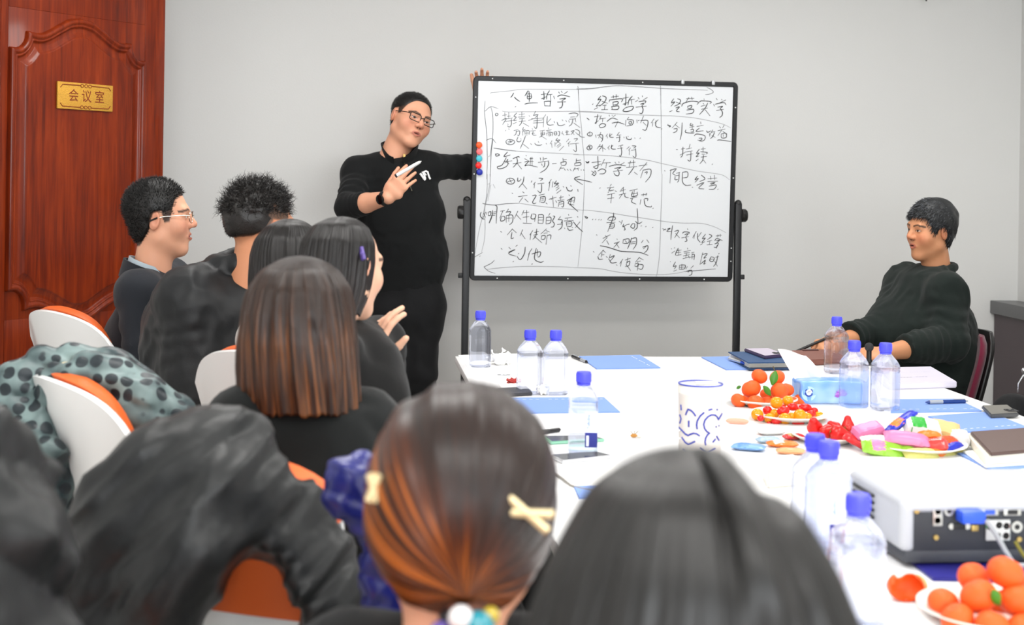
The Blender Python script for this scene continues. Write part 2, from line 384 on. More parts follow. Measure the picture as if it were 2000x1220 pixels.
half = [(0, 1.985), (.06, 1.975), (.12, 1.945), (.17, 1.918), (.21, 1.907), (.262, 1.912), (.266, 1.885), (.282, 1.86), (.305, 1.846), (.34, 1.845)]
hb = [(.34, .942), (.305, .941), (.282, .927), (.266, .902), (.262, .866), (.21, .872), (.17, .862), (.12, .838), (.06, .808), (0, .798)]
top = smooth_path(half, {5, 9}); bot = smooth_path(hb, {0, 4}); rightside = top + bot
outl = rightside[:-1] + [np.array((-x, z)) for x, z in rightside[::-1]][:-1]
outl = outl[::-1]                                                                       # counter-clockwise
PROF = [(-.008, -.002), (-.005, 0), (-.003, .010), (.003, .017), (.010, .0185), (.017, .0145), (.020, .0095), (.0235, .0125), (.028, .0115), (.031, .003), (.036, .001), (.048, .0015), (.062, .006), (.068, .0085), (.071, .012), (.074, .0125)]
leaf = MB().box((0, .006, 1.14), (.92, .03, 2.28)).build('leaf_core', m_wood, door, smooth=False)
for s in (-1, 1): MB().box((s * .4035, 0, 1.14), (.1115, .045, 2.28), bev=.002).build('stile', m_wood, door)
MB().box((0, 0, 2.14), (.6935, .0445, .28), bev=.002).build('rail', m_wood, door)
MB().box((0, 0, .73), (.6935, .0445, .2), bev=.002).build('rail', m_wood, door)
MB().box((0, 0, .07), (.6935, .0445, .14), bev=.002).build('rail', m_wood, door)
mb = MB()
# spandrel boards behind the moulding fill the leaf out to its front face
fr = [(-.347, .83), (.347, .83), (.347, 2.0), (-.347, 2.0)]
MB().box((0, .0005, 1.415), (.6935, .044, 1.17), bev=.001).build('panel_board', m_wood, door)
panel(outl, PROF, 'carved_panel', door)
MB().box((0, .0005, .385), (.6935, .044, .49), bev=.001).build('panel_board', m_wood, door)
panel([(-.3, .18), (.3, .18), (.3, .59), (-.3, .59)], PROF, 'carved_panel', door, .005)
m_brass = mat('brass', '#b08a3c', .25, 1)
b = MB().box((.4, -.03, 1.0), (.05, .012, .22), bev=.004).cyl((.4, -.03, 1.03), (.4, -.075, 1.03), .01).cyl((.4, -.07, 1.03), (.28, -.072, 1.03), .009).build('door_handle', m_brass, door)
# door frame in the left wall
m_frame = m_wood
tr = MB()
for y in (DW0, DW1): tr.box((LX, y, 1.18), (.26, .06, 2.36), bev=.004)
tr.box((LX, (DW0 + DW1) / 2, 2.33), (.26, DW1 - DW0, .08), bev=.004)
tag(tr.build('trim_1', m_wood), kind='structure')

def text_obj(txt, size, m, parent, M4, extrude=.0006, name='lettering', align='CENTER', sx=1):
    cu = bpy.data.curves.new('t', 'FONT'); cu.body = txt; cu.size = size; cu.extrude = extrude; cu.align_x = align; cu.align_y = 'CENTER'; cu.resolution_u = 3
    t = bpy.data.objects.new('t', cu); COL.objects.link(t); dg = bpy.context.evaluated_depsgraph_get(); me = bpy.data.meshes.new_from_object(t.evaluated_get(dg))
    bpy.data.objects.remove(t); me.name = name; me.materials.clear(); me.materials.append(m)
    o = bpy.data.objects.new(name, me); COL.objects.link(o); o.parent = parent; o.matrix_local = M4 @ Matrix.Diagonal((sx, 1, 1, 1)); return o
# gold nameplate
def gold_mat():
    m = mat('gold_sand', '#d9a441', .45, .55, bump=.5, bscale=350, var=.35, vscale=260); return m
sg_c = DMID + DE * .013 + V(0, 0, 1.683) + DN * .0392
sign = MB().box((0, 0, 0), (.283, .008, .105), bev=.003).build('door_sign', gold_mat()); sign.location = sg_c; sign.rotation_euler[2] = door.rotation_euler[2]
tag(sign, 'gold sandblasted nameplate with brown Chinese lettering on the red door', 'sign')
m_eng = mat('engraved_brown', '#7a2c10', .6)
Mt = Matrix.Translation((.004, -.0042, -.001)) @ Matrix.Rotation(R(90), 4, 'X')
text_obj('会 议 室', .052, m_eng, sign, Mt, name='sign_lettering')
for s in (-1, 1):
    b = MB(); z = s * .042
    b.tube([(-.128, -.0045, z - s * .012), (-.118, -.0045, z), (-.03, -.0045, z + s * .001)], .0018, 6).tube([(.128, -.0045, z - s * .012), (.118, -.0045, z), (.03, -.0045, z + s * .001)], .0018, 6)
    for x in (-.02, 0, .02): b.tube([(x + .008 * math.cos(w), -.0045, z + .006 * math.sin(w)) for w in np.linspace(0, 6.28, 10)[:-1]], .0014, 5, closed=True)
    b.build('sign_scroll', m_eng, sign)

# ------------------------------------------------------------------ whiteboard
m_blk = mat('black_metal', '#1c1d1f', .4, .2); m_blk2 = mat('black_plastic', '#161616', .45)
m_white = mat('whiteboard_enamel', '#d3d6d9', .16, spec=.45)
BYW, BPI = 0.0338, 0.0497
BX = V(math.cos(BYW), math.sin(BYW), 0); _n = V(math.sin(BYW), -math.cos(BYW), 0)
BZ = V(0, 0, 1) * math.cos(BPI) + _n * math.sin(BPI); BN = np.cross(BX, BZ)              # BN points at the room
BC = at(1181, 352, 6.4); BWd, BHt = 1.2085, .909
BM = Matrix(((BX[0], -BN[0], BZ[0], 0), (BX[1], -BN[1], BZ[1], 0), (BX[2], -BN[2], BZ[2], 0), (0, 0, 0, 1)))
wb = empty('whiteboard', (BC[0], BC[1], 0), 'whiteboard in a black frame on a black stand, covered with handwriting', 'whiteboard')
def wchild(o):                                              # board-plane part
    o.parent = wb; o.matrix_local = Matrix.Translation((0, 0, BC[2])) @ BM; return o
pan = wchild(MB().box((0, 0, 0), (BWd - .03, .014, BHt - .03)).build('writing_panel', m_white, smooth=False))
b = MB(); hw, hh = BWd / 2 - .011, BHt / 2 - .011
def rrect(hw, hh, r, n=5):
    o = []
    for (cx, cz, a0) in ((hw - r, hh - r, 0), (-hw + r, hh - r, 90), (-hw + r, -hh + r, 180), (hw - r, -hh + r, 270)):
        o += [(cx + r * math.cos(R(a0 + 90 * k / n)), cz + r * math.sin(R(a0 + 90 * k / n))) for k in range(n + 1)]
    return o
fp = rrect(hw, hh, .012)
rows = []
for (s_, y) in ((-.011, .012), (-.011, -.010), (-.008, -.014), (.008, -.014), (.011, -.010), (.011, .012)):
    q = rrect(hw - s_, hh - s_, max(.012 - s_, .003)); rows.append([(x, y, z) for x, z in q] + [(q[0][0], y, q[0][1])])
rows.append(rows[0]); wchild(b.grid(rows).build('frame', m_blk))
m_riv = mat('rivet', '#e8e8e8', .3)
for (x, z) in [(-.52, hh), (-.2, hh), (.16, hh), (.49, hh), (-.48, -hh), (-.16, -hh), (.17, -hh), (.47, -hh), (-hw, .36), (-hw, .02), (-hw, -.33), (hw, .34), (hw, .02), (hw, -.3), (hw, -.36)]:
    wchild(MB().sphere((x, -.0142, z), (.003, .0015, .003), 8).build('rivet', m_riv))
m_clip = mat('clip_grey', '#b9bbbd', .35, .4)
for x in (.345, .487): wchild(MB().box((x, -.004, hh + .006), (.014, .026, .02), bev=.003).build('clip', m_clip))
# stand
def postpt(px, py): return onplane(px, py, V(BC[0], BC[1] + .02, 0), nrm(V(_n[0], _n[1], 0)))
PL, PRt = BC - BX * (BWd / 2 + .018), BC + BX * (BWd / 2 + .018)
stand_y = 0
for P_, s in ((PL, -1), (PRt, 1)):
    x, y = P_[0] - BC[0], P_[1] - BC[1]
    rot = Matrix.Rotation(BYW, 3, 'Z')
    MB().box((x, y, .70), (.03, .03, 1.18), M=rot, bev=.004).build('post', m_blk, wb)
    MB().sphere((x, y, 1.29), (.017, .017, .017), 12).build('post_cap', m_blk2, wb)
    k = MB().lathe([(.0, 0), (.026, .0), (.03, .004), (.03, .02), (.026, .026), (0, .026)], n=10, M=rot @ Matrix.Rotation(R(90 * s), 3, 'Y'), c=(x + s * .014, y, 1.235)).build('clamp_knob', m_blk2, wb)
    MB().box((x + s * .024, y, .955), (.02, .016, .022), bev=.003).build('stop_pin', m_blk2, wb)
    MB().box((x, y, .08), (.035, .56, .03), M=rot, bev=.004).build('foot', m_blk, wb)
    for t in (-.25, .25):
        MB().cyl((x - .01, y + t, .033), (x + .01, y + t, .033), .033, n=16).build('caster', m_blk2, wb)
MB().cyl((PL - BC)[:3] * V(1, 1, 0) + V(0, 0, .22), (PRt - BC) * V(1, 1, 0) + V(0, 0, .22), .013).build('cross_bar', m_blk, wb)
# pen tray-less lower edge; magnets
for k, (py, c, nm) in enumerate([(283, '#ff5a1e', 'orange'), (296, '#ff6f73', 'pink'), (309.5, '#3fb7c9', 'teal'), (323, '#f5201e', 'red'), (336, '#1c2ba0', 'dark blue')]):
    px = [935.5, 936, 935.5, 934.5, 936.5][k]
    P_ = onplane(px, py, BC + BN * .0075, BN)
    o = MB().lathe([(.0, .013), (.008, .0125), (.0125, .011), (.0145, .006), (.015, 0), (0, 0)], n=20, M=basis(BX, BZ, BN)).build('round_magnet', mat('magnet_' + nm.replace(' ', '_'), c, .3)); o.location = P_
    tag(o, '%s round magnet in the column at the whiteboard\'s left edge' % nm, 'magnet', 'board magnets')

# ------------------------------------------------------------------ conference table
TX0, TX1, TY0, TY1, TZ = .352, 1.838, 1.32, 5.065, .75
m_tab = mat('white_table', '#f4f4f4', .3, spec=.4); m_tableg = mat('table_leg', '#d8d8d8', .4, .1); m_tabedge = mat('table_edge', '#cfcfcd', .45)
tb = empty('conference_table', ((TX0 + TX1) / 2, (TY0 + TY1) / 2, 0), 'long white conference table strewn with bottles, fruit and folders', 'table')
cx, cy = (TX0 + TX1) / 2, (TY0 + TY1) / 2
MB().box((0, 0, TZ - .0125), (TX1 - TX0, TY1 - TY0, .025), bev=.004).build('tabletop', m_tab, tb)
MB().box((0, 0, TZ - .04), (TX1 - TX0 - .05, TY1 - TY0 - .05, .028)).build('apron', m_tabedge, tb, smooth=False)
for sx in (-1, 1):
    for yy in (-1.6, 0, 1.6): MB().box((sx * .6, yy, .36), (.06, .06, .72), bev=.004).build('leg', m_tableg, tb)
for yy in (-1.6, 0, 1.6): MB().box((0, yy, .69), (1.14, .05, .05), bev=.003).build('cross_beam', m_tableg, tb)
# ------------------------------------------------------------------ people: shared builders
K_ = -VD                                                     # towards the viewer
def hbasis(yaw, pitch=0, roll=0):
    """head axes (right, forward, up); yaw 0 faces the camera, + turns to the photo's right"""
    y, p, r = R(yaw), R(pitch), R(roll); up = V(0, 0, 1.)
    f = nrm((K_ * math.cos(y) + _r * math.sin(y)) * math.cos(p) + up * math.sin(p)); x = nrm(np.cross(f, up)); z = np.cross(x, f)
    x2 = x * math.cos(r) + z * math.sin(r); z2 = z * math.cos(r) - x * math.sin(r)
    return basis(x2, f, z2)
def head_sdf(S0, C0, B0, s0=1., mouth=.0025, female=False, jaw=1., wx=1., lips=.8):
    S = SDF(); C = np.zeros(3); B = np.eye(3); s = 1.; sv = np.array([wx, 1, 1]) * s0
    L = lambda *p: np.array(p)
    def ell(c, r, k, op='u'): S.ell(L(*c), np.array(r) * s, B, k * s, op)
    def cap(a, b, ra, rb, k): S.cap(L(*a), L(*b), ra * s, rb * s, k * s)
    ell((0, -.018, .04), (.076, .096, .081), .001)
    ell((0, .02, -.028), (.064 * jaw, .066, .086), .04)
    for x in (-1, 1):
        cap((x * .05 * jaw, -.002, -.062), (x * .014, .053, -.103), .021, .019, .03)
        ell((x * .041, .052, -.03), (.026, .024, .026), .03)
    ell((0, .06, -.103), (.022, .018, .019), .02); ell((0, .064, -.06), (.03, .022, .028), .02)
    cap((-.034, .0765, .024), (.034, .0765, .024), .0125, .0125, .02)
    for x in (-1, 1): ell((x * .031, .1, .003), (.017, .016, .0125), .012, 's')
    for x in (-1, 1): ell((x * .031, .0735, .004), (.0135, .0125, .0115), .003)
    for x in (-1, 1): cap((x * .019, .081, .0115), (x * .044, .0765, .0105), .0042, .0042, .005)
    cap((0, .084, .014), (0, .103, -.022), .0085, .0125, .012)
    for x in (-1, 1): ell((x * .0125, .0925, -.027), (.0095, .011, .009), .007)
    for x in (-1, 1): ell((x * .0065, .098, -.036), (.0032, .005, .004), .003, 's')
    for sg, z, r in ((1, -.056, .0058 * lips), (-1, -.0695, .0072 * lips)):
        for x in (-1, 1): cap((x * .021, .0815, -.0625), (0, .0895, z), r * .55, r, .006)
    ell((0, .098, -.0625), (.02, .014, mouth), .003, 's')
    for x in (-1, 1):
        Be = B @ np.array(Matrix.Rotation(x * R(-18), 3, 'Z') @ Matrix.Rotation(R(-12), 3, 'X'))
        S.ell(L(x * .078, -.016, -.004), np.array((.0085, .019, .032)) * s, Be, .007 * s)
        S.ell(L(x * .0875, -.012, -.001), np.array((.006, .0105, .019)) * s, Be, .004 * s, 's')
    w = .048 if female else .057
    S.ecap(L(0, -.02, -.07), L(0, -.045, -.215), B[:, 0], w * s, (w + .006) * s, (w + .002) * s, (w + .006) * s, .03)
    S0.put(lambda P: S((P - C0) @ B0 / sv) * s0, .001); S0._b([C0], .15 * s0); S0._b([C0 + B0 @ np.array((0, -.045, -.215)) * s0], .065 * s0)
def face_cols(Vv, C, B, s, skin, lip, brow, iris='#140c08', scalp=None, zline=None, browthick=1., wx=1.):
    q = (Vv - C) @ B / (np.array([wx, 1, 1]) * s); c = np.tile(np.array(hexc(skin)), (len(Vv), 1)); x, y, z = q.T; ax = np.abs(x)
    def mix(mask, col, a=1.):
        m = np.clip(mask, 0, 1)[:, None] * a; c[:] = c * (1 - m) + np.array(hexc(col)) * m
    near = (np.abs(q).max(1) < .16)
    blush = np.exp(-((ax - .045) ** 2 + (z + .03) ** 2) / .0007) * (y > .03) + np.exp(-(x ** 2 + (z + .025) ** 2) / .0002) * (y > .08) + (ax > .078) * near * .8
    mix(blush * near, '#c0604a', .35)
    lipm = (1.15 - np.sqrt((x / .0215) ** 2 + ((z + .063) / (.0105)) ** 2)) / .15 * (y > .07); mix(lipm * near, lip, .75)
    gap = (1 - np.sqrt((x / .017) ** 2 + ((z + .0625) / .0028) ** 2)) / .25 * (y > .07); mix(gap * near, '#2a0c08', .9)
    bz = .0235 + .006 * np.clip((ax - .012) / .025, 0, 1) - .008 * np.clip((ax - .036) / .018, 0, 1)
    bm = (1 - np.abs(z - bz) / (.0048 * browthick)) * 3 * (ax > .011) * (ax < .055) * (y > .04); mix(bm * near, brow, .85)
    ez = z - .0035 - .0015 * (ax - .031) / .014; al = 1 - ((ax - .031) / .0142) ** 2
    em = (al > 0) * (np.abs(ez) < .004 * np.maximum(al, 0) ** .7) * (y > .05); mix(em * near * 1., '#d8cfc8', .9)
    lid = (al > 0) * (np.abs(ez - .0042 * np.maximum(al, 0) ** .7) < .0016) * (y > .05); mix(lid * near * 1., '#1a100c', .85)
    im = em * (((ax - .031) ** 2 + (ez) ** 2) < .0056 ** 2); mix(im * near * 1., iris, 1)
    nos = ((ax - .0065) ** 2 + (z + .0365) ** 2 < .0036 ** 2) * (y > .08); mix(nos * near * 1., '#3a1710', .9)
    if scalp is not None: mix(np.clip((z - np.interp(y, *zline)) / .006 + .5, 0, 1) * near, scalp, .93)
    return c
def hand_sdf(S, Wp, f, n, t, s=1., curl=(.25, .25, .3, .35), c2=.6, spread=.08, thumb=(.62, .74, -.2), tc=.25, fore=None, fr=.028):
    Wp = np.asarray(Wp, float); f = nrm(f); n = nrm(np.asarray(n) - f * (np.asarray(n) @ f)); t = nrm(np.asarray(t) - f * (np.asarray(t) @ f) - n * (np.asarray(t) @ n))
    if fore is not None: S.cap(fore, Wp, fr * 1.45 * s, fr * .95 * s, .01)
    S.ecap(Wp + f * .004 * s, Wp + f * .04 * s, t, .027 * s, .038 * s, .019 * s, .016 * s, .012)
    S.ecap(Wp + f * .035 * s, Wp + f * .083 * s, t, .037 * s, .04 * s, .016 * s, .0125 * s, .012)
    for i in range(4):
        ln = (.076, .084, .078, .062)[i] * s; r0 = (.0092, .0094, .009, .008)[i] * s
        p = Wp + f * (.084 - .004 * abs(i - 1)) * s + t * (.0295 - .0193 * i) * s
        d0 = nrm(f + t * (1.5 - i) * spread); ang = 0
        for j, (fr_, dc) in enumerate(((.44, 1), (.31, c2 / .4), (.25, c2 / .5))):
            ang += curl[i] * dc; d = nrm(d0 * math.cos(ang) - n * math.sin(ang)); p2 = p + d * ln * fr_
            S.cap(p, p2, r0 * (1 - .09 * j), r0 * (.93 - .1 * j), .0045 if j == 0 else .002); p = p2
    p = Wp + f * .022 * s + t * .026 * s - n * .006 * s; d = nrm(f * thumb[0] + t * thumb[1] + n * thumb[2])
    for j, (l, r0, r1) in enumerate(((.04, .0145, .0115), (.033, .0108, .0098), (.027, .0098, .0078))):
        p2 = p + d * l * s; S.cap(p, p2, r0 * s, r1 * s, .008 if j == 0 else .003); p = p2; d = nrm(d * math.cos(tc) + (f * .8 - t * .45 - n * .2) * math.sin(tc))
    return p
def vnorm(Vv, Fq):
    n = np.zeros_like(Vv); a = Vv[Fq[:, 2]] - Vv[Fq[:, 0]]; b = Vv[Fq[:, 3]] - Vv[Fq[:, 1]]; c = np.cross(a, b)
    for k in range(4): np.add.at(n, Fq[:, k], c)
    return n / np.maximum(np.linalg.norm(n, axis=1), 1e-9)[:, None]
def strand_mesh(P, D, ln, w, bend, curl=0, seg=2):
    """thin tapering hairs rooted at P"""
    m = len(P); D = D / np.linalg.norm(D, axis=1)[:, None]; t = np.cross(D, RNG.randn(m, 3)); t /= np.linalg.norm(t, axis=1)[:, None]; b = np.cross(D, t)
    rows = []; ph = RNG.rand(m) * 6.28
    for j in range(seg + 1):
        h = j / seg; c = P + D * (ln * h)[:, None] + bend * (h * h * ln)[:, None]
        if curl: c = c + (t * np.cos(ph + h * 7)[:, None] + b * np.sin(ph + h * 7)[:, None]) * (curl * h)
        ww = w * (1 - .82 * h)
        rows.append(np.stack([c + ww * t, c - .5 * ww * t + .87 * ww * b, c - .5 * ww * t - .87 * ww * b], 1))
    Vv = np.stack(rows, 1).reshape(-1, 3); base = np.arange(m)[:, None] * (3 * (seg + 1)); F = []
    for j in range(seg):
        for k in range(3): F.append(base + np.array([[j * 3 + k, j * 3 + (k + 1) % 3, j * 3 + 3 + (k + 1) % 3, j * 3 + 3 + k]]))
    F.append(base + np.array([[seg * 3, seg * 3 + 1, seg * 3 + 2, seg * 3 + 2]]))
    F = np.concatenate(F); bad = F[:, 2] == F[:, 3]
    return Vv, [F[~bad], F[bad][:, :3]]
ZL_M = ([-.2, -.085, -.06, -.035, -.018, .008, .014, .03, .042, .055, .07, .12], [-.062, -.065, -.06, -.03, .026, .03, .004, .008, .045, .085, .092, .1])
def short_hair(C, B, s, zl, t=(.008, .008, .01), h=.005, dn=None, off=(0, -.021, .043), nape=True):
    S = SDF(); S.ell(C + B @ (np.array(off) * s), (np.array((.077, .097, .081)) + t) * s, B, 0)
    S.lo -= .0; lift = 0
    if nape: S.ell(C + B @ (np.array((0, -.05, -.03)) * s), np.array((.058 + t[0] * .4, .048 + t[1] * .5, .055)) * s, B, .03 * s)
    def cut(P):
        q = (P - C) @ B / s; return (np.interp(q[:, 1], *zl) - q[:, 2]) * .8 * s
    S.put(cut, .008, 'i')
    if dn: S.disp(dn)
    return S.mesh(h * 1.0)
def obj_hair(name, parts, m, parent, col=None, vec=None):
    vs = []; fs = []; n = 0
    for v, f in parts:
        fl = f if isinstance(f, list) else [f]; vs.append(v); fs += [x + n for x in fl]; n += len(v)
    return arr_obj(name, np.concatenate(vs), fs, m, parent, col=col, vec=vec)
def march(S, px, py, z0, z1):
    v = ray(px, py); z = np.arange(z0, z1, .002); d = S(CAM + v[None] * z[:, None]); k = np.nonzero(d < 0)[0]
    return CAM + v * (z[k[0]] if len(k) else z1)
def grad(S, p, e=.004):
    p = np.asarray(p); return nrm([S(np.array([p + np.eye(3)[i] * e]))[0] - S(np.array([p - np.eye(3)[i] * e]))[0] for i in range(3)])
def folds(amp, f=9., st=(1, 1, 1), seed=0.):
    st = np.array(st) * f
    def fn(P):
        q = P * st + seed; n = vnoise(q + .6 * np.stack([vnoise(q * .7 + 3), vnoise(q * .7 + 9), vnoise(q * .7 + 15)], 1)); return amp * (1 - 2 * np.abs(n)) * -1 + amp * .4 * vnoise(q * 2.3)
    return fn
def skin_mat(name='skin'): return mat(name, '#c98f70', .48, attr='Col', bump=.04, bscale=220, sss=.12, spec=.4)
m_skin = skin_mat()
def hair_mat(name, col, rough=.38, var=.3, stretch=None, vscale=90): return mat(name, col, rough, var=var, vscale=vscale, stretch=stretch, spec=.55, bump=.12, bscale=260)
def cloth(name, col, rough=.85, sheen=.25, bump=.18, bscale=420): return mat(name, col, rough, sheen=sheen, bump=bump, bscale=bscale, var=.08, vscale=20, spec=.25)
m_blackknit = cloth('black_cotton', '#0f1112', sheen=.06); m_trou = cloth('black_trousers', '#0d0e10', .75, sheen=.05)
m_shoe = mat('black_leather', '#121212', .35)
SKIN, LIP = '#dba183', '#a8564c'
def shoes(parent, feet, fwd, m=None):
    for a in feet:
        S = SDF(); a = np.asarray(a); S.ecap(V(a[0], a[1], .045) - nrm(fwd) * .06, V(a[0], a[1], .04) + nrm(fwd) * .13, np.cross(fwd, [0, 0, 1]), .042, .045, .05, .035, .02); S.cap(V(a[0], a[1], .05) - nrm(fwd) * .03, V(a[0], a[1], .11), .045, .045, .02)
        S.put(lambda P: -(P[:, 2] - .002), .004, 'i'); v, f = S.mesh(.01); arr_obj('shoe', v, f, m or m_shoe, parent)
def legs_sdf(S, hip, right, knees, ankles, r=(.095, .068, .05), hipw=.09, k=.04, wr=.004):
    S.ecap(np.asarray(hip) - np.asarray(right) * .08, np.asarray(hip) + np.asarray(right) * .08, V(0, 0, 1), .1, .1, .11, .11, .03)
    for sgn, kn, an in zip((-1, 1), knees, ankles):
        a = np.asarray(hip) + np.asarray(right) * hipw * sgn; S.cap(a, kn, r[0], r[1], k, wr=wr, wl=.09); S.cap(kn, an, r[1], r[2], .02, wr=wr, wl=.08)
def person(label, parts, cols, cat='person'):
    v, fs = join([(a, b) for a, b in parts]); o = arr_obj('person', v, fs, m_skin, None, col=cols(v)); tag(o, label, cat); return o
def fix(o):                                                  # parts were modelled in room coordinates
    for c in o.children: c.location = -o.location
# ------------------------------------------------------------------ the speaker
def make_speaker():
    Z = 6.3; C = at(802.5, 234, Z); B = hbasis(35, -4, 18); s = .965; WX = 1.12
    S = SDF(); head_sdf(S, C, B, s, mouth=.005, jaw=1.08, wx=WX, lips=.95); hv = S.mesh(.0028)
    shR, shL = at(699, 338, Z), at(836, 326, Z + .02)                        # his right is on the photo's left
    elR, wrR = at(680, 405, Z - .2), at(757, 386, Z - .36)
    elL, wrL = at(968, 326, 6.55), at(943, 199, 6.48)
    S2 = SDF(); fR = nrm(_r * .62 + _u * .72 + K_ * .15); nR = nrm(K_ * .85 - _r * .25 - _u * .1)
    fore = wrR + (elR - wrR) * .52
    tip = hand_sdf(S2, wrR, fR, nR, np.cross(nR, fR), 1.02, curl=(.35, .3, .32, .38), c2=.3, spread=.07, thumb=(.9, .34, -.25), tc=.12, fore=fore, fr=.0285); S2.cap(fore, elR, .0413, .045, .01); h1 = S2.mesh(.0034)
    S3 = SDF(); fL = nrm(V(0, 0, 1) + _r * .06); nL = VD
    hand_sdf(S3, wrL, fL, nL, np.cross(fL, nL), 1.02, curl=(.32, .3, .3, .35), c2=.75, spread=.13, thumb=(.93, .36, -.1), tc=.05, fore=wrL + (elL - wrL) * .4, fr=.0285); h2 = S3.mesh(.0036)
    hip = at(795, 585, Z + .0); chest = at(775, 405, Z); nk = at(786, 318, Z + .03); rt = nrm(shR - shL)
    S4 = SDF(); S4.ecap(hip, chest, rt, .14, .16, .09, .1, .03); S4.ecap(chest, nk, rt, .15, .08, .09, .06, .03); h3 = S4.mesh(.014)
    col = lambda v: face_cols(v, C, B, s, SKIN, '#b0645a', '#17100d', scalp='#15110f', zline=ZL_M, browthick=1.15, wx=WX)
    o = person('standing man in black zip sweater and glasses, gripping the whiteboard and holding a marker', [hv, h1, h2, h3], col)
    # hair
    v, f = short_hair(C, B, s, ZL_M, (.012, .004, .006), .004, dn=lambda P: .0012 * vnoise(P * 260))
    n = vnorm(v, f); i = RNG.choice(len(v), 5000); q = (v[i] - C) @ B / s; k = (q[:, 2] > np.interp(q[:, 1], *ZL_M) - .002); i = i[k]
    st = strand_mesh(v[i] - n[i] * .002, n[i] + .35 * RNG.randn(len(i), 3) + B[:, 2] * .3, .0075 * np.ones(len(i)), .0009, np.zeros((len(i), 3)))
    obj_hair('hair', [(v, f), st], hair_mat('hair_black', '#0c0a09', .5), o)
    # sweater
    T = SDF(); rt2 = rt; hem = at(806, 548, Z)
    low = at(806, 505, Z); mid = at(788, 420, Z + .01)
    rt = nrm(_r * -1 + V(0, 0, .06)); T.ecap(at(790, 548, Z), at(788, 505, Z), rt, .165, .175, .115, .12, .01); T.ecap(at(788, 510, Z), at(782, 420, Z + .01), rt, .175, .18, .118, .12, .05); T.ecap(at(782, 420, Z + .01), at(774, 350, Z + .01), rt, .182, .178, .12, .1, .04)
    T.cap(shR, shL, .062, .056, .04); T.cap(at(772, 318, Z + .035), shR, .055, .062, .04); T.cap(at(800, 314, Z + .035), shL, .055, .056, .03)
    T.cap(shR, elR, .062, .052, .03, wr=.0045, wl=.045); cu = elR + (wrR - elR) * .42; T.cap(elR, cu, .053, .048, .02, flat=True, wr=.005, wl=.03)
    T.cap(shL, elL, .058, .053, .03, wr=.004, wl=.05); T.cap(elL, elL + (wrL - elL) * .7, .053, .042, .02, flat=True, wr=.004, wl=.04)
    nb = C + B @ (V(0, -.035, -.145) * s)
    T.disp(folds(.0045, 7, (1, 1, .6), 3.)); T.disp(folds(.002, 22, (1, 1, .8), 8.))
    tv, tf = T.mesh(.008); tv2 = None
    sw = arr_obj('sweater', tv, tf, m_blackknit, o)
    Hm = SDF(); Hm.ecap(at(790, 551, Z), at(789, 535, Z), rt, .166, .168, .117, .119, .01, flat=False); v, f = Hm.mesh(.009); arr_obj('hem_band', v, f, m_blackknit, sw)
    # stand collar: a flared open band round the neck
    ax = nrm(nb + V(0, 0, 0) - at(786, 330, Z + .03)) * 1.0; ax = nrm(V(0, 0, 1) + K_ * .22); cb = at(781, 298, Z - .0); u0 = nrm(np.cross(ax, K_)); w0 = np.cross(ax, u0); w0 = w0 if w0 @ K_ > 0 else -w0
    rows = []
    for (rr, hh) in ((.077, -.035), (.076, 0), (.079, .025), (.083, .042), (.079, .043), (.074, .025), (.071, 0), (.071, -.035)):
        row = []
        for a in np.linspace(-165, 165, 45):
            a2 = R(a + 180); opn = math.exp(-((abs(a) - 165) / 40) ** 2)
            row.append(cb + u0 * math.sin(a2) * rr * 1.02 + w0 * math.cos(a2) * (rr * 1.03) + ax * (hh * (1 - .35 * opn) - .030 * opn * 1) + w0 * opn * .008)
        rows.append(row)
    rows.append(rows[0]); cv = MB().grid(rows); coll = cv.build('collar', m_blackknit); coll.parent = sw
    # zip
    m_zip = mat('zip_metal', '#a58a55', .3, .9); zb = MB(); pts = [march(T, 788 + k * .45, 300 + k * 4, 5.8, 6.5) + K_ * .003 for k in range(0, 17)]
    zb.tube([p + _r * .0 for p in pts], .0028, 6); z1 = zb.build('zip', mat('zip_tape', '#3a3426', .4, .6), sw)
    pu = march(T, 790, 306, 5.8, 6.5) + K_ * .012
    MB().box(pu - V(0, 0, .006), (.012, .005, .036), bev=.002).tube([pu + V(.003, 0, -.012), pu + V(.004, 0, -.022)], .002, 6).build('zip_pull', m_zip, sw)
    cd = [march(T, 797 + k * 1.2, 350 + k * 3.6, 5.8, 6.5) + K_ * .006 for k in range(7)]
    MB().tube(cd, .0016, 6).sphere(cd[-1], .003, 8).build('zip_cord', mat('cord_grey', '#6f6a5c', .4, .4), sw)
    # chest emblem: a white looped letter and a small tilted bar
    m_em = mat('emblem_white', '#f2f2f2', .6); eb = MB()
    def em(pts, r):
        q = [march(T, x, y, 5.8, 6.5) + K_ * .003 for x, y in pts]; eb.tube(q, r, 6)
    em([(831, 349), (829, 343), (826.5, 339), (828, 335.5), (832, 334), (835.5, 336), (836.5, 340), (838.5, 346.5), (840.5, 349.5)], .0042)
    em([(820.5, 338.5), (824, 343), (828, 349), (830.5, 351.5)], .0048); em([(824, 336), (829, 338), (832.5, 342)], .003)
    eb.build('chest_emblem', m_em, sw)
    # trousers and shoes
    P = SDF(); fw = nrm(K_ + _r * .3); kn = [at(760, 745, Z - .05), at(822, 735, Z - .03)]; an = [at(752, 930, Z - .02), at(800, 930, Z + .03)]
    P.ecap(at(792, 540, Z), at(795, 610, Z), rt, .158, .165, .11, .12, .02); P.cap(at(765, 610, Z), kn[0], .108, .078, .04, wr=.006, wl=.13); P.cap(kn[0], an[0], .078, .062, .03, wr=.008, wl=.07)
    P.cap(at(822, 600, Z), kn[1], .102, .07, .04, wr=.006, wl=.13); P.cap(kn[1], an[1], .07, .06, .03, wr=.008, wl=.07); P.disp(folds(.007, 7, (1, 1, .45), 5.))
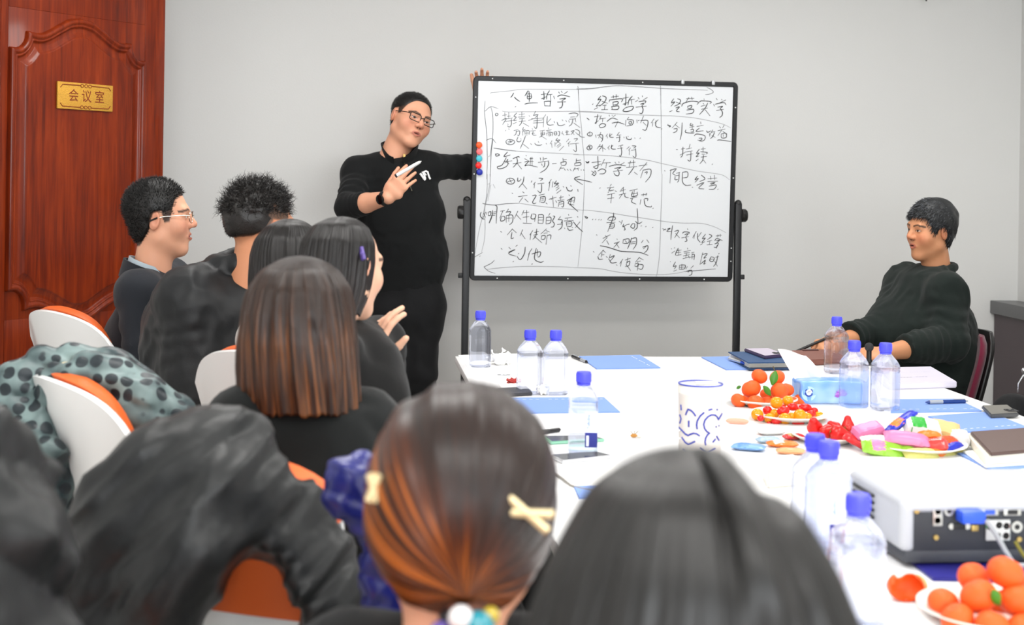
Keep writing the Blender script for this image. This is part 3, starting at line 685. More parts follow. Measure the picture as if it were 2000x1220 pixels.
    v, f = P.mesh(.011); arr_obj('trousers', v, f, m_trou, o); shoes(o, [V(*(an[0][:2])), V(*(an[1][:2]))], fw)
    # glasses
    g = MB(); m_gl = mat('glasses_frame', '#0b0b0c', .25); L = lambda *p: C + B @ (np.array(p) * V(WX, 1, 1) * s)
    for x in (-1, 1):
        g.tube([L(x * (.0335 + a), .1 - 6 * a * a * (1 if a > 0 else .4), .004 + b) for a, b in [(u_, w_) for u_, w_ in rrect(.0255, .0165, .008, 4)]], .0019, 6, closed=True)
        g.tube([L(x * .0585, .0975, .012), L(x * .073, .082, .013), L(x * .081, .03, .012), L(x * .083, -.01, .012)], .0018, 6)
    g.tube([L(-.0085, .1005, .008), L(0, .1045, .011), L(.0085, .1005, .008)], .0018, 6); gl = g.build('glasses', m_gl, o)
    m_lens = mat('lens_glass', '#ffffff', .02, trans=1, ior=1.03)
    lb = MB()
    for x in (-1, 1):
        ln = MB(); r_ = rrect(.0245, .0155, .0075, 4); ln.add([L(x * (.0335 + a), .1 - 6 * a * a * (1 if a > 0 else .4), .004 + b_) for a, b_ in r_] + [L(x * (.0335 + a), .0985 - 6 * a * a * (1 if a > 0 else .4), .004 + b_) for a, b_ in r_], [list(range(len(r_))), list(range(2 * len(r_) - 1, len(r_) - 1, -1))] + [[i, (i + 1) % len(r_), len(r_) + (i + 1) % len(r_), len(r_) + i] for i in range(len(r_))]); ln.build('lens', m_lens, gl)
    # watch on his right wrist
    wax = nrm(wrR - elR); wc = wrR - wax * .012; u1 = nrm(K_ - wax * (K_ @ wax)); w1 = np.cross(wax, u1); wt = MB(); rows = []
    for (dr, da) in ((0, -.011), (.003, -.011), (.003, .011), (0, .011)):
        rows.append([wc + wax * da + (u1 * math.cos(a) + w1 * math.sin(a)) * (.0292 + dr) for a in np.linspace(0, 2 * math.pi, 25)])
    rows.append(rows[0]); wtc = wt.grid(rows).build('watch', mat('watch_strap', '#101012', .55), o)
    MB().lathe([(0, 0), (.0195, 0), (.021, .003), (.021, .008), (.0185, .0095), (0, .0097)], n=28, M=basis(w1, wax, u1) if np.linalg.det(basis(w1, wax, u1)) > 0 else basis(-w1, wax, u1), c=wc + u1 * .029).build('watch_face', mat('watch_glass', '#08080a', .12), wtc)
    # marker held between thumb and fingers
    a, b_ = at(786, 336, Z - .46), at(817, 318, Z - .47); mk = MB(); dd = nrm(b_ - a)
    mrk = empty('marker_pen', a, 'white whiteboard marker held in the standing man\'s raised hand', 'marker')
    a0 = a - dd * .03; MB().cyl(a0, a0 + dd * .085, .0075, n=14).build('barrel', mat('marker_white', '#f2f2f0', .35)).parent = mrk
    MB().cyl(a0 + dd * .085, a0 + dd * .115, .0078, .006, n=14).cyl(a0 + dd * .115, a0 + dd * .121, .0025, n=8).build('tip', mat('marker_tip', '#e9e9e6', .4)).parent = mrk
    MB().cyl(a0 - dd * .004, a0 + dd * .004, .0079, n=14).build('end_plug', mat('marker_black', '#1a1a1a', .4)).parent = mrk
    for c in mrk.children: c.location = -Vector(a)
    fix(o); return o
make_speaker()
# ------------------------------------------------------------------ the seated listeners
def strands_on(v, f, n, C, B, s, zl, ln, w, comb, jit=.3, up=1., curl=0, seg=2, bend=None, minz=None):
    nn = vnorm(v, f); i = RNG.choice(len(v), n); q = (v[i] - C) @ B / s
    if zl is not None: i = i[q[:, 2] > np.interp(q[:, 1], *zl) - .003]
    q = (v[i] - C) @ B / s
    if minz is not None: i = i[q[:, 2] > minz]
    L = ln * (.6 + .8 * RNG.rand(len(i))); cb = np.tile(np.asarray(B @ np.array(comb)), (len(i), 1))
    return strand_mesh(v[i] - nn[i] * .003, nn[i] * up + cb + jit * RNG.randn(len(i), 3), L, w, np.tile(np.array(bend if bend is not None else (0, 0, 0.)), (len(i), 1)), curl, seg)
def seated(label, C, B, s, face, joints, top_mat, skin=SKIN, female=False, hair_fn=None, hands=(), zl=None, scalp=None, head_h=.004, top_h=.009, arm_r=(.062, .052, .046, .038), tor=None, fold=.005, extra=None, lower=True, top_name='sweater', trou=None, flat=True, neck_r=None, cuff=.93, jaw=1., wr=.004):
    """face: torso heading (unit, level); joints: shL shR elL wrL elR wrR hip"""
    up = V(0, 0, 1); fw = nrm(face); rt = np.cross(fw, up); J = joints
    S = SDF(); head_sdf(S, C, B, s, female=female, jaw=jaw); parts = [S.mesh(head_h)]
    nk = C + B @ (V(0, -.045, -.19) * s); hip = J['hip']; shL, shR = J['shL'], J['shR']; shm = (shL + shR) / 2; chest = hip + (shm - hip) * .62
    S4 = SDF(); S4.ecap(hip, chest, rt, .11, .13, .08, .09, .03); S4.ecap(chest, nk - up * .05, rt, .12, .05, .08, .05, .03); parts.append(S4.mesh(.016))
    for hd in hands:
        Sh = SDF(); hand_sdf(Sh, **hd); parts.append(Sh.mesh(.0042))
    o = person(label, parts, lambda v: face_cols(v, C, B, s, skin, LIP, '#15100d', scalp=scalp, zline=zl))
    w0, w1, t0, t1 = tor or (.165, .175, .125, .125)
    T = SDF(); T.ecap(hip - up * .02, hip + up * .1, rt, w0, w0, t0, t0, .02); T.ecap(hip + up * .08, chest, rt, w0, w1, t0, t1, .05); T.ecap(chest, shm - up * .03, rt, w1, w1 * .85, t1, t1 * .75, .05)
    T.cap(shL, shR, arm_r[0] * .95, arm_r[0] * .95, .04)
    for sh in (shL, shR): T.cap(nk - up * .035, sh, .05 * s, arm_r[0] * .92, .04)
    for sd in 'LR':
        el, wr_ = J['el' + sd], J['wr' + sd]; T.cap(J['sh' + sd], el, arm_r[0], arm_r[1], .03, wr=wr, wl=.05); T.cap(el, el + (wr_ - el) * cuff, arm_r[2] + .004, arm_r[3] + .003, .02, flat=True, wr=wr, wl=.035)
    if extra: extra(T, locals())
    if fold: T.disp(folds(fold, 7, (1, 1, .7), 2. + C[0])); T.disp(folds(fold * .45, 20, (1, 1, .8), 8.))
    v, f = T.mesh(top_h); top = arr_obj(top_name, v, f, top_mat, o)
    if lower:
        P = SDF(); kn = [hip + fw * .42 + rt * x * .11 + up * .0 for x in (-1, 1)]; kn = [V(k[0], k[1], .53) for k in kn]; an = [V(k[0], k[1], .09) + fw * .03 for k in kn]
        legs_sdf(P, V(hip[0], hip[1], hip[2] + .0), rt, kn, an, (.088, .068, .052)); v, f = P.mesh(.014); arr_obj('trousers', v, f, trou or m_trou, o); shoes(o, an, fw)
    return o, T, top
def heading(yaw): y = R(yaw); return K_ * math.cos(y) + _r * math.sin(y)
def J_(Z0, **k): return {n: at(*p) for n, p in k.items()}
m_hblack = hair_mat('hair_black', '#0c0a09', .5)

# --- man in the dark suit
def suit_man():
    Z = 4.45; C = at(316, 427, Z); B = hbasis(98, 3, 0); s = .94
    zl = ([-.2, -.1, -.07, -.04, -.018, .008, .014, .032, .042, .05, .06, .12], [-.085, -.09, -.085, -.04, .022, .027, -.012, -.008, .035, .065, .078, .1])
    J = J_(Z, shR=(272, 573, Z - .12), shL=(330, 548, Z + .24), elR=(285, 740, Z - .2), wrR=(400, 800, Z - .15), elL=(360, 690, Z + .3), wrL=(450, 790, Z + .2), hip=(272, 850, Z + .1))
    m = cloth('suit_wool', '#24272d', .8, .1)
    o, T, top = seated('man in a dark suit and thin-framed glasses, seated nearest the red door', C, B, s, heading(95), J, m, scalp='#14100f', zl=zl, head_h=.0034, top_name='suit_jacket', arm_r=(.066, .056, .052, .045), tor=(.17, .185, .13, .13), fold=.003)
    v, f = short_hair(C, B, s, zl, (.004, .008, .012), .0045, dn=lambda P: .0015 * vnoise(P * 60))
    st = strands_on(v, f, 9000, C, B, s, zl, .011, .001, (0, .1, .45), .15)
    obj_hair('hair', [(v, f), st], m_hblack, o)
    # jacket collar and shirt collar
    m_sh = mat('shirt_blue_grey', '#b9c6cf', .7); nk = C + B @ (V(0, -.04, -.155) * s); ax = nrm(V(0, 0, 1) + heading(95) * .35); u0 = nrm(heading(95) - ax * (heading(95) @ ax)); w0 = np.cross(ax, u0)
    def band(name, rad, h0, h1, m, opn, lift=0., parent=o, th=.005, fl=0):
        rows = []
        for (dr, hh) in ((0, h0), (fl, h1), (fl + th, h1), (th, h0)):
            rows.append([nk + ax * (hh - lift * (math.cos(a) > .3) * (math.cos(a) - .3)) + (u0 * math.cos(a) * 1.05 + w0 * math.sin(a)) * (rad + dr) for a in np.linspace(R(opn), R(360 - opn), 40)])
        rows.append(rows[0]); return MB().grid(rows).build(name, m, parent)
    band('shirt_collar', .063, -.05, .008, m_sh, 14, .05, fl=.003); band('jacket_collar', .072, -.06, -.004, m, 42, .12, th=.008, fl=.004)
    # shirt front and lapel
    ch = nk + u0 * .1 - V(0, 0, .12)
    g = MB(); m_gl = mat('thin_metal', '#b9b2a4', .25, 1); L = lambda *p: C + B @ (np.array(p) * s)
    for x in (-1, 1):
        g.tube([L(x * (.032 + .023 * math.cos(a)), .1 - .006 * math.cos(a) * (math.cos(a) > 0), .001 + .019 * math.sin(a)) for a in np.linspace(0, 6.28, 25)[:-1]], .0011, 5, closed=True)
        g.tube([L(x * .055, .096, .008), L(x * .074, .08, .01), L(x * .0825, .02, .009), L(x * .084, -.012, .004)], .0013, 6)
    g.tube([L(-.01, .101, .006), L(0, .105, .008), L(.01, .101, .006)], .0012, 5); gl = g.build('glasses', m_gl, o)
    for x in (-1, 1): MB().tube([L(x * .084, -.005, .006), L(x * .083, -.03, -.004)], .0028, 6).build('temple_tip', m_blk2, gl)
    fix(o)
suit_man()

# --- curly-haired man in the black bomber jacket
def curly_man():
    Z = 4.0; C = at(512, 452, Z); B = hbasis(133, -4, 4); s = 1.0
    zl = ([-.2, -.09, -.06, -.035, -.015, .01, .016, .032, .05, .06, .12], [-.018, -.02, -.016, .0, .03, .03, .0, .0, .06, .08, .1])
    hd = heading(118)
    J = J_(Z, shR=(372, 590, Z - .10), shL=(520, 560, Z + .2), elR=(395, 770, Z - .13), wrR=(520, 830, Z + .05), elL=(580, 740, Z + .3), wrL=(620, 800, Z + .2), hip=(400, 900, Z + .08))
    m = mat('jacket_nylon', '#1a1c1e', .5, bump=.1, bscale=300, spec=.4)
    def ex(T, l):
        rt = l['rt']; T.ecap(at(395, 830, Z), at(400, 640, Z + .03), rt, .2, .2, .17, .16, .05); nk = at(468, 512, Z + .02)
        T.torus(nk, nrm(V(0, 0, 1) - hd * .25), .07, .02, .02); T.torus(nk + V(0, 0, .016), nrm(V(0, 0, 1) - hd * .25), .068, .014, .012)
    o, T, top = seated('broad man with curly black hair in a black nylon jacket, seen from behind', C, B, s, hd, J, m, skin='#c98a66', scalp='#4a3a30', zl=zl, top_name='jacket', arm_r=(.085, .075, .066, .05), tor=(.19, .2, .15, .15), fold=.011, extra=ex, top_h=.008, wr=.003)
    v, f = short_hair(C, B, s, zl, (.0, .003, .02), .005, nape=False, dn=lambda P: .006 * vnoise(P * 62) * np.clip(((P - C) @ B[:, 2]) / .05 - .2, 0, 1))
    st = strands_on(v, f, 4200, C, B, s, zl, .026, .0013, (0, .3, .2), .6, curl=.006, seg=6, minz=.045); st2 = strands_on(v, f, 3500, C, B, s, zl, .006, .0009, (0, -.1, -.4), .3)
    obj_hair('hair', [(v, f), st, st2], hair_mat('hair_curly', '#15110f', .4), o)
    ch = [C + B @ (V(.052 + .002, -.02, -.14) * s), C + B @ (V(.066, .0, -.17) * s), C + B @ (V(.062, .04, -.205) * s)]
    pts = [at(485, 520, Z - .085), at(492, 535, Z - .085), at(500, 556, Z - .08)]
    MB().tube([march(T, x, y, 3.4, 4.4) + K_ * .003 for x, y in ((474, 512), (480, 522), (487, 534), (493, 546), (498, 556))], .0016, 6).build('neck_chain', mat('chain_silver', '#b9a89a', .3, .9), o)
    fix(o)
curly_man()

# --- parametric hair that hangs from the crown
def hang_hair(C, B, s, prof, th0, th1, nth=220, nv=56, groove=.004, seed=0, hem=.01, hemfn=None, ex=None):
    """prof: list of (v, radius_x, radius_y, z, y_off); theta measured from the back (0) to each side"""
    vs = np.linspace(0, 1, nv); th = np.linspace(R(th0), R(th1), nth); pv = np.array(prof); Q = np.zeros((nth, nv, 3)); U = np.zeros((nth, nv, 3))
    rx, ry, z, yo = [np.interp(vs, pv[:, 0], pv[:, k]) for k in (1, 2, 3, 4)]
    for a, k in ((rx, 3), (ry, 3), (z, 3), (yo, 3)):
        for _ in range(3): a[1:-1] = (a[:-2] + 2 * a[1:-1] + a[2:]) / 4
    Th, Vs = np.meshgrid(th, vs, indexing='ij'); Pn = np.stack([Th * 7 + seed, Vs * 1.6 + .8 * vnoise(np.stack([Th * 3, Vs * 3, Th * 0 + seed], -1).reshape(-1, 3)).reshape(Th.shape), Th * 0 + seed], -1).reshape(-1, 3)
    g = vnoise(Pn).reshape(Th.shape) + .6 * vnoise(Pn * [2.7, 1.3, 1] + 5).reshape(Th.shape) + .35 * vnoise(Pn * [7, 1.5, 1] + 9).reshape(Th.shape)
    k = 1 + groove / .09 * g * np.clip(Vs * 3, 0, 1)
    X = rx[None] * k * np.sin(Th); Y = yo[None] - ry[None] * k * np.cos(Th); Zz = np.tile(z[None], (nth, 1)).copy()
    if hemfn is not None: Zz += hemfn(Th) * np.clip((Vs - .5) * 2, 0, 1)
    Zz += .004 * vnoise(np.stack([Th * 24, Vs * 0, Th * 0 + 3], -1).reshape(-1, 3)).reshape(Th.shape) * np.clip((Vs - .8) * 5, 0, 1)
    if ex: X, Y, Zz = ex(Th, Vs, X, Y, Zz)
    Q = np.stack([X, Y, Zz], -1); inn = Q[:, ::-1] * [.9, .9, 1] + [0, 0, .004]; A = np.concatenate([Q, inn], 1); Uv = np.stack([Th * .9, Vs, Th * 0], -1); A2 = np.concatenate([Uv, Uv[:, ::-1]], 1)
    W = C + (A.reshape(-1, 3) * s) @ B.T; n2 = 2 * nv; I = np.arange(nth * n2).reshape(nth, n2); F = np.stack([I[:-1, :-1], I[1:, :-1], I[1:, 1:], I[:-1, 1:]], -1).reshape(-1, 4)
    return W, F, A2.reshape(-1, 3)
def strand_mat(name, dark, mid, lite, rough=.34, streak=22, tip0=.35, tip1=.8, bump=.5):
    if name in MATS: return MATS[name]
    m = bpy.data.materials.new(name); m.use_nodes = True; N, L = m.node_tree.nodes, m.node_tree.links; b = N['Principled BSDF']
    a = N.new('ShaderNodeAttribute'); a.attribute_name = 'suv'; sp = N.new('ShaderNodeSeparateXYZ'); L.new(a.outputs['Vector'], sp.inputs[0])
    def noise(sx, sy, det):
        mp = N.new('ShaderNodeMapping'); mp.inputs['Scale'].default_value = (sx, sy, 1); L.new(a.outputs['Vector'], mp.inputs['Vector']); n = N.new('ShaderNodeTexNoise'); n.inputs['Scale'].default_value = 1; n.inputs['Detail'].default_value = det; L.new(mp.outputs['Vector'], n.inputs['Vector']); return n.outputs['Fac']
    n1 = noise(streak, 1.3, 3); n2 = noise(streak * 7, 2.5, 2)
    mr = N.new('ShaderNodeMapRange'); mr.inputs['From Min'].default_value = tip0; mr.inputs['From Max'].default_value = tip1; L.new(sp.outputs['Y'], mr.inputs['Value'])
    s1 = N.new('ShaderNodeMath'); s1.operation = 'MULTIPLY_ADD'; s1.inputs[1].default_value = 2.2; s1.inputs[2].default_value = -.72; L.new(n1, s1.inputs[0])
    mu = N.new('ShaderNodeMath'); mu.operation = 'MULTIPLY'; L.new(mr.outputs[0], mu.inputs[0]); L.new(s1.outputs[0], mu.inputs[1]); mu.use_clamp = True
    ad = N.new('ShaderNodeMath'); ad.operation = 'MULTIPLY_ADD'; ad.inputs[1].default_value = .35; L.new(n2, ad.inputs[0]); L.new(mu.outputs[0], ad.inputs[2])
    cr = N.new('ShaderNodeValToRGB'); e = cr.color_ramp.elements; e[0].position = .12; e[1].position = 1; e[0].color = (*hexc(dark), 1); e[1].color = (*hexc(lite), 1); x = e.new(.5); x.color = (*hexc(mid), 1)
    L.new(ad.outputs[0], cr.inputs[0]); L.new(cr.outputs[0], b.inputs['Base Color']); b.inputs['Roughness'].default_value = rough; b.inputs['Specular IOR Level'].default_value = .4
    bp = N.new('ShaderNodeBump'); bp.inputs['Strength'].default_value = bump; bp.inputs['Distance'].default_value = .003; L.new(n2, bp.inputs['Height']); L.new(bp.outputs[0], b.inputs['Normal'])
    MATS[name] = m; return m
BOB = [(0, .002, .002, .125, -.02), (.05, .03, .035, .122, -.02), (.14, .062, .075, .105, -.02), (.26, .085, .1, .07, -.022), (.4, .096, .108, .025, -.024), (.6, .103, .108, -.04, -.024), (.8, .108, .103, -.105, -.022), (1, .11, .097, -.165, -.018)]

# --- woman with the brown bob
def bob_woman():
    Z = 2.45; C = at(597, 630, Z); B = hbasis(152, -2, 2); s = .94; hd = heading(150)
    J = J_(Z, shL=(480, 838, Z - .04), shR=(705, 838, Z + .02), elL=(470, 1070, Z + .0), wrL=(600, 1160, Z + .25), elR=(745, 1050, Z + .1), wrR=(720, 1150, Z + .3), hip=(600, 1260, Z - .02))
    J['shL'], J['shR'] = J['shR'], J['shL']; J['elL'], J['elR'] = J['elR'], J['elL']; J['wrL'], J['wrR'] = J['wrR'], J['wrL']
    def ex(T, l): T.torus(at(590, 800, Z + .01), V(0, 0, 1), .062, .02, .03)
    m = cloth('black_wool', '#0f1212', .9, .08)
    o, T, top = seated('woman with a chin-length glossy brown bob and black sweater, back to the camera', C, B, s, hd, J, m, female=True, fold=.005, tor=(.165, .175, .12, .12), extra=ex, trou=m_trou)
    prof = BOB
    prof = [(v, rx * 1.06, ry, z - (.006 if v < .5 else -.008), yo) for v, rx, ry, z, yo in BOB]
    W_, F, uv = hang_hair(C, B, s, prof, -128, 128, groove=.0035, seed=2.)
    obj_hair('hair', [(W_, F)], strand_mat('hair_bob', '#120b08', '#301b0f', '#7d4c27', .33, 16, .05, .6), o, vec=uv)
    fix(o)
bob_woman()

# --- two dark-haired women further up the row
HELM = [(0, .002, .002, .122, -.02), (.06, .035, .04, .118, -.02), (.16, .064, .078, .1, -.02), (.3, .083, .101, .06, -.022), (.5, .086, .106, .01, -.024), (.7, .082, .1, -.045, -.026), (.85, .075, .088, -.085, -.03), (1, .066, .072, -.12, -.035)]
def clip_woman():
    Z = 3.05; C = at(676, 522, Z); B = hbasis(140, -6, 4); s = .86; hd = heading(125)
    J = J_(Z, shR=(640, 690, Z - .1), shL=(735, 670, Z + .2), elR=(690, 800, Z - .05), wrR=(722, 715, Z + .12), elL=(760, 800, Z + .3), wrL=(745, 735, Z + .25), hip=(650, 940, Z))
    m = cloth('black_knit_top', '#141414', .9, .08)
    hf = nrm(V(0, 0, 1) + _r * .25)
    o, T, top = seated('dark-haired woman with a small purple hair clip, hands raised together', C, B, s, hd, J, m, skin='#e2b195', female=True, fold=.004, tor=(.15, .16, .11, .11), arm_r=(.055, .048, .044, .036),
        hands=[dict(Wp=J['wrR'], f=hf, n=nrm(-_r + K_ * .6), t=K_, s=.92, curl=(.25, .25, .3, .35), c2=.5, fore=J['wrR'] + (J['elR'] - J['wrR']) * .3)])
    W_, F, uv = hang_hair(C, B, s, HELM, -118, 118, groove=.004, seed=7.)
    obj_hair('hair', [(W_, F)], strand_mat('hair_dark', '#0b0909', '#1a1413', '#2e2420', .34, 14), o, vec=uv)
    c = march_pts(W_, 719, 492)
    MB().box(c + K_ * .004, (.012, .008, .03), M=Matrix(hbasis(128, 0, 25).tolist()), bev=.003).build('hair_clip', mat('clip_purple', '#5a4a8c', .3), o)
    MB().sphere(c + K_ * .008, .005, 8).build('clip_bead', mat('clip_purple', '#5a4a8c', .3), o)
    fix(o); return o
def march_pts(W_, px, py):
    q = W_ - CAM; zz = q @ VD; u = 1000 + FPX * (q @ VR) / zz; v = HOR - FPX * (q @ VU) / zz; d = (u - px) ** 2 + (v - py) ** 2; k = np.nonzero(d < 160)[0]
    return W_[k[np.argmin(zz[k])]] if len(k) else W_[np.argmin(d)]
clip_woman()
def knit_woman():
    Z = 3.6; C = at(577, 520, Z); B = hbasis(140, -6, 6); s = .93; hd = heading(120)
    J = J_(Z, shR=(515, 668, Z - .06), shL=(615, 650, Z + .2), elR=(530, 800, Z - .02), wrR=(650, 830, Z + .15), elL=(650, 780, Z + .3), wrL=(700, 810, Z + .25), hip=(600, 880, Z + .05))
    m = cloth('grey_knit', '#c3c2bd', .9, .2, .5, 260)
    o, T, top = seated('dark-haired woman in a pale grey ribbed knit, half hidden behind the brown bob', C, B, s, hd, J, m, female=True, fold=.004, tor=(.15, .16, .11, .11), arm_r=(.06, .05, .045, .038))
    W_, F, uv = hang_hair(C, B, s, BOB, -120, 120, groove=.003, seed=11.)
    obj_hair('hair', [(W_, F)], strand_mat('hair_dark', '#0b0909', '#1a1413', '#2e2420', .34, 14), o, vec=uv)
    fix(o)
knit_woman()

# --- woman with hair tied low, orange-brown lengths
def tied_woman():
    Z = 1.48; C = at(902, 1000, Z); B = hbasis(176, -4, -2); s = 1.02; hd = heading(170)
    J = J_(Z, shR=(690, 1330, Z), shL=(1130, 1330, Z + .05), elR=(650, 1700, Z + .05), wrR=(850, 1800, Z + .25), elL=(1180, 1700, Z + .1), wrL=(1000, 1800, Z + .3), hip=(900, 2150, Z - .05))
    o, T, top = seated('woman with black hair turning orange-brown, tied low with a beaded band', C, B, s, hd, J, m_blackknit, female=True, fold=.004, tor=(.165, .175, .12, .12), head_h=.005, top_h=.012)
    # cap of hair combed to a tie at the nape
    tie = V(.022, -.122, -.064); nth, nv = 200, 60; th = np.linspace(0, 2 * math.pi, nth); vs = np.linspace(0.0, 1, nv); Th, Vs = np.meshgrid(th, vs, indexing='ij')
    pole = nrm(V(.16, -.85, -.62)); e1 = V(1, 0, 0); e1 = nrm(e1 - pole * (e1 @ pole)); e2 = np.cross(pole, e1)
    ph = Vs * 2.35; dr = (pole[None, None] * np.cos(ph)[..., None] + (e1[None, None] * np.cos(Th)[..., None] + e2[None, None] * np.sin(Th)[..., None]) * np.sin(ph)[..., None])
    rad = np.array([.098, .112, .119]); c0 = V(0, -.018, .016); k = 1 / np.sqrt(((dr / rad) ** 2).sum(-1))
    g = vnoise(np.stack([np.cos(Th) * 5 + 3, np.sin(Th) * 5 + 9, Vs * 1.3], -1).reshape(-1, 3)).reshape(Th.shape) + .5 * vnoise(np.stack([np.cos(Th) * 14, np.sin(Th) * 14, Vs * 1.8], -1).reshape(-1, 3)).reshape(Th.shape)
    k = k * (1 + .03 * g * np.clip(Vs * 4, 0, 1)); Q = c0 + dr * k[..., None]; pull = np.exp(-(Vs / .1) ** 2)[..., None]; Q = Q * (1 - pull) + (tie + (Q - tie) * .35) * pull
    W_ = C + (Q.reshape(-1, 3) * s) @ B.T; I = np.arange(nth * nv).reshape(nth, nv); F = np.stack([I[:-1, :-1], I[1:, :-1], I[1:, 1:], I[:-1, 1:]], -1).reshape(-1, 4)
    side = np.abs(np.sin(Th - 0)) * 0 + (np.cos(Th)); uvm = np.stack([Th * .9, 1 - Vs, Th * 0], -1).reshape(-1, 3)
    top_ = Q[..., 2] ; lowness = np.clip((.1 - Q[..., 2]) / .15 + .5 * np.clip(-Q[..., 0] / .085, -1, 1), 0, 1); uvm[:, 1] = lowness.reshape(-1)
    obj_hair('hair', [(W_, F)], strand_mat('hair_orange', '#0e0c0b', '#4a2008', '#c46a1c', .36, 9, .28, .75, .4), o, vec=uvm)
    # low tail and bead band
    tw = C + B @ (tie * s); tl = MB(); tl.tube([tw, tw + V(0, 0, -.06) + K_ * .02, tw + V(.005, 0, -.18) + K_ * .012], [.018, .028, .02], 14); tl.build('tail', mat('hair_tail', '#5a2a10', .4, var=.3, vscale=60), o)
    bands = MB().tube([tw + (_r * math.cos(a) * .021 + K_ * math.sin(a) * .021) - V(0, 0, .012) for a in np.linspace(0, 6.28, 17)[:-1]], .007, 8, closed=True).build('hair_band', mat('band_black', '#14141a', .5), o)
    for k, (a, c, r) in enumerate([(1.75, '#e8e8ea', .0125), (1.2, '#1f8ea0', .016), (2.5, '#6a5aa8', .012), (.75, '#b9a21f', .009), (1.55, '#2aa0b4', .011)]):
        MB().sphere(tw + _r * math.cos(a) * .03 + K_ * math.sin(a) * .03 - V(0, 0, .004 + .009 * (k % 3)), r, 14).build('bead', mat('bead_%d' % k, c, .12, coat=.6), bands)
    # pale hair pins on both sides
    m_pin = mat('pin_cream', '#e6d3a4', .3, .2)
    for (px, py, rl) in ((720, 945, 70), (1040, 1000, -40)):
        c = march_pts(W_, px, py) + K_ * .006
        for dg in (rl, rl + 38):
            d = _r * math.cos(R(dg)) + _u * math.sin(R(dg)); L_ = .026 if px > 900 else .014
            MB().tube([c - d * L_, c, c + d * L_], [.0045, .004, .0045], 8).build('hair_pin', m_pin, o)
    fix(o)
tied_woman()

# --- nearest woman, long black hair
def near_woman():
    Z = .93; C = at(1345, 1283, Z); B = hbasis(178, -3, 0); s = .93; hd = heading(150)
    J = {k: C + hbasis(178)[:, 0] * a + hd * b + V(0, 0, c) for k, (a, b, c) in dict(shL=(-.17, 0, -.24), shR=(.17, 0, -.24), elL=(-.2, .08, -.5), wrL=(-.12, .3, -.47), elR=(.2, .08, -.5), wrR=(.12, .3, -.47), hip=(0, -.02, -.58)).items()}
    o, T, top = seated('woman with long straight black hair, nearest the camera, back turned', C, B, s, hd, J, cloth('charcoal_top', '#1b1b1c', .9, .1), female=True, fold=.004, tor=(.165, .175, .12, .12), head_h=.006, top_h=.013)
    LONG = [(0, .002, .002, .146, -.02), (.05, .036, .042, .142, -.02), (.12, .07, .082, .124, -.02), (.24, .096, .11, .076, -.022), (.38, .115, .118, .02, -.024), (.55, .128, .118, -.05, -.024), (.75, .138, .112, -.14, -.026), (1, .14, .1, -.27, -.03)]
    def ex(Th, Vs, X, Y, Zz):
        lob = .008 * np.exp(-((Th - .35) / .16) ** 2) * np.exp(-((Vs - .22) / .1) ** 2) - .008 * np.exp(-((Th - .16) / .07) ** 2) * np.clip(1 - Vs * 2.2, 0, 1); k = 1 + lob / .1; tp = np.clip(1 - Vs * 2.6, 0, 1) ** .5; return X * k, Y * k, Zz + lob * 1.2 - .014 * np.exp(-((X - .05) / .016) ** 2) * tp - .01 * np.clip((X - .03) / .03, 0, 1) * tp
    W_, F, uv = hang_hair(C, B, s, LONG, -135, 135, nth=240, groove=.0045, seed=21., ex=ex)
    obj_hair('hair', [(W_, F)], strand_mat('hair_charcoal', '#0c0b0a', '#1c1917', '#3a3028', .4, 10, .2, .9, .35), o, vec=uv)
    fix(o)
near_woman()

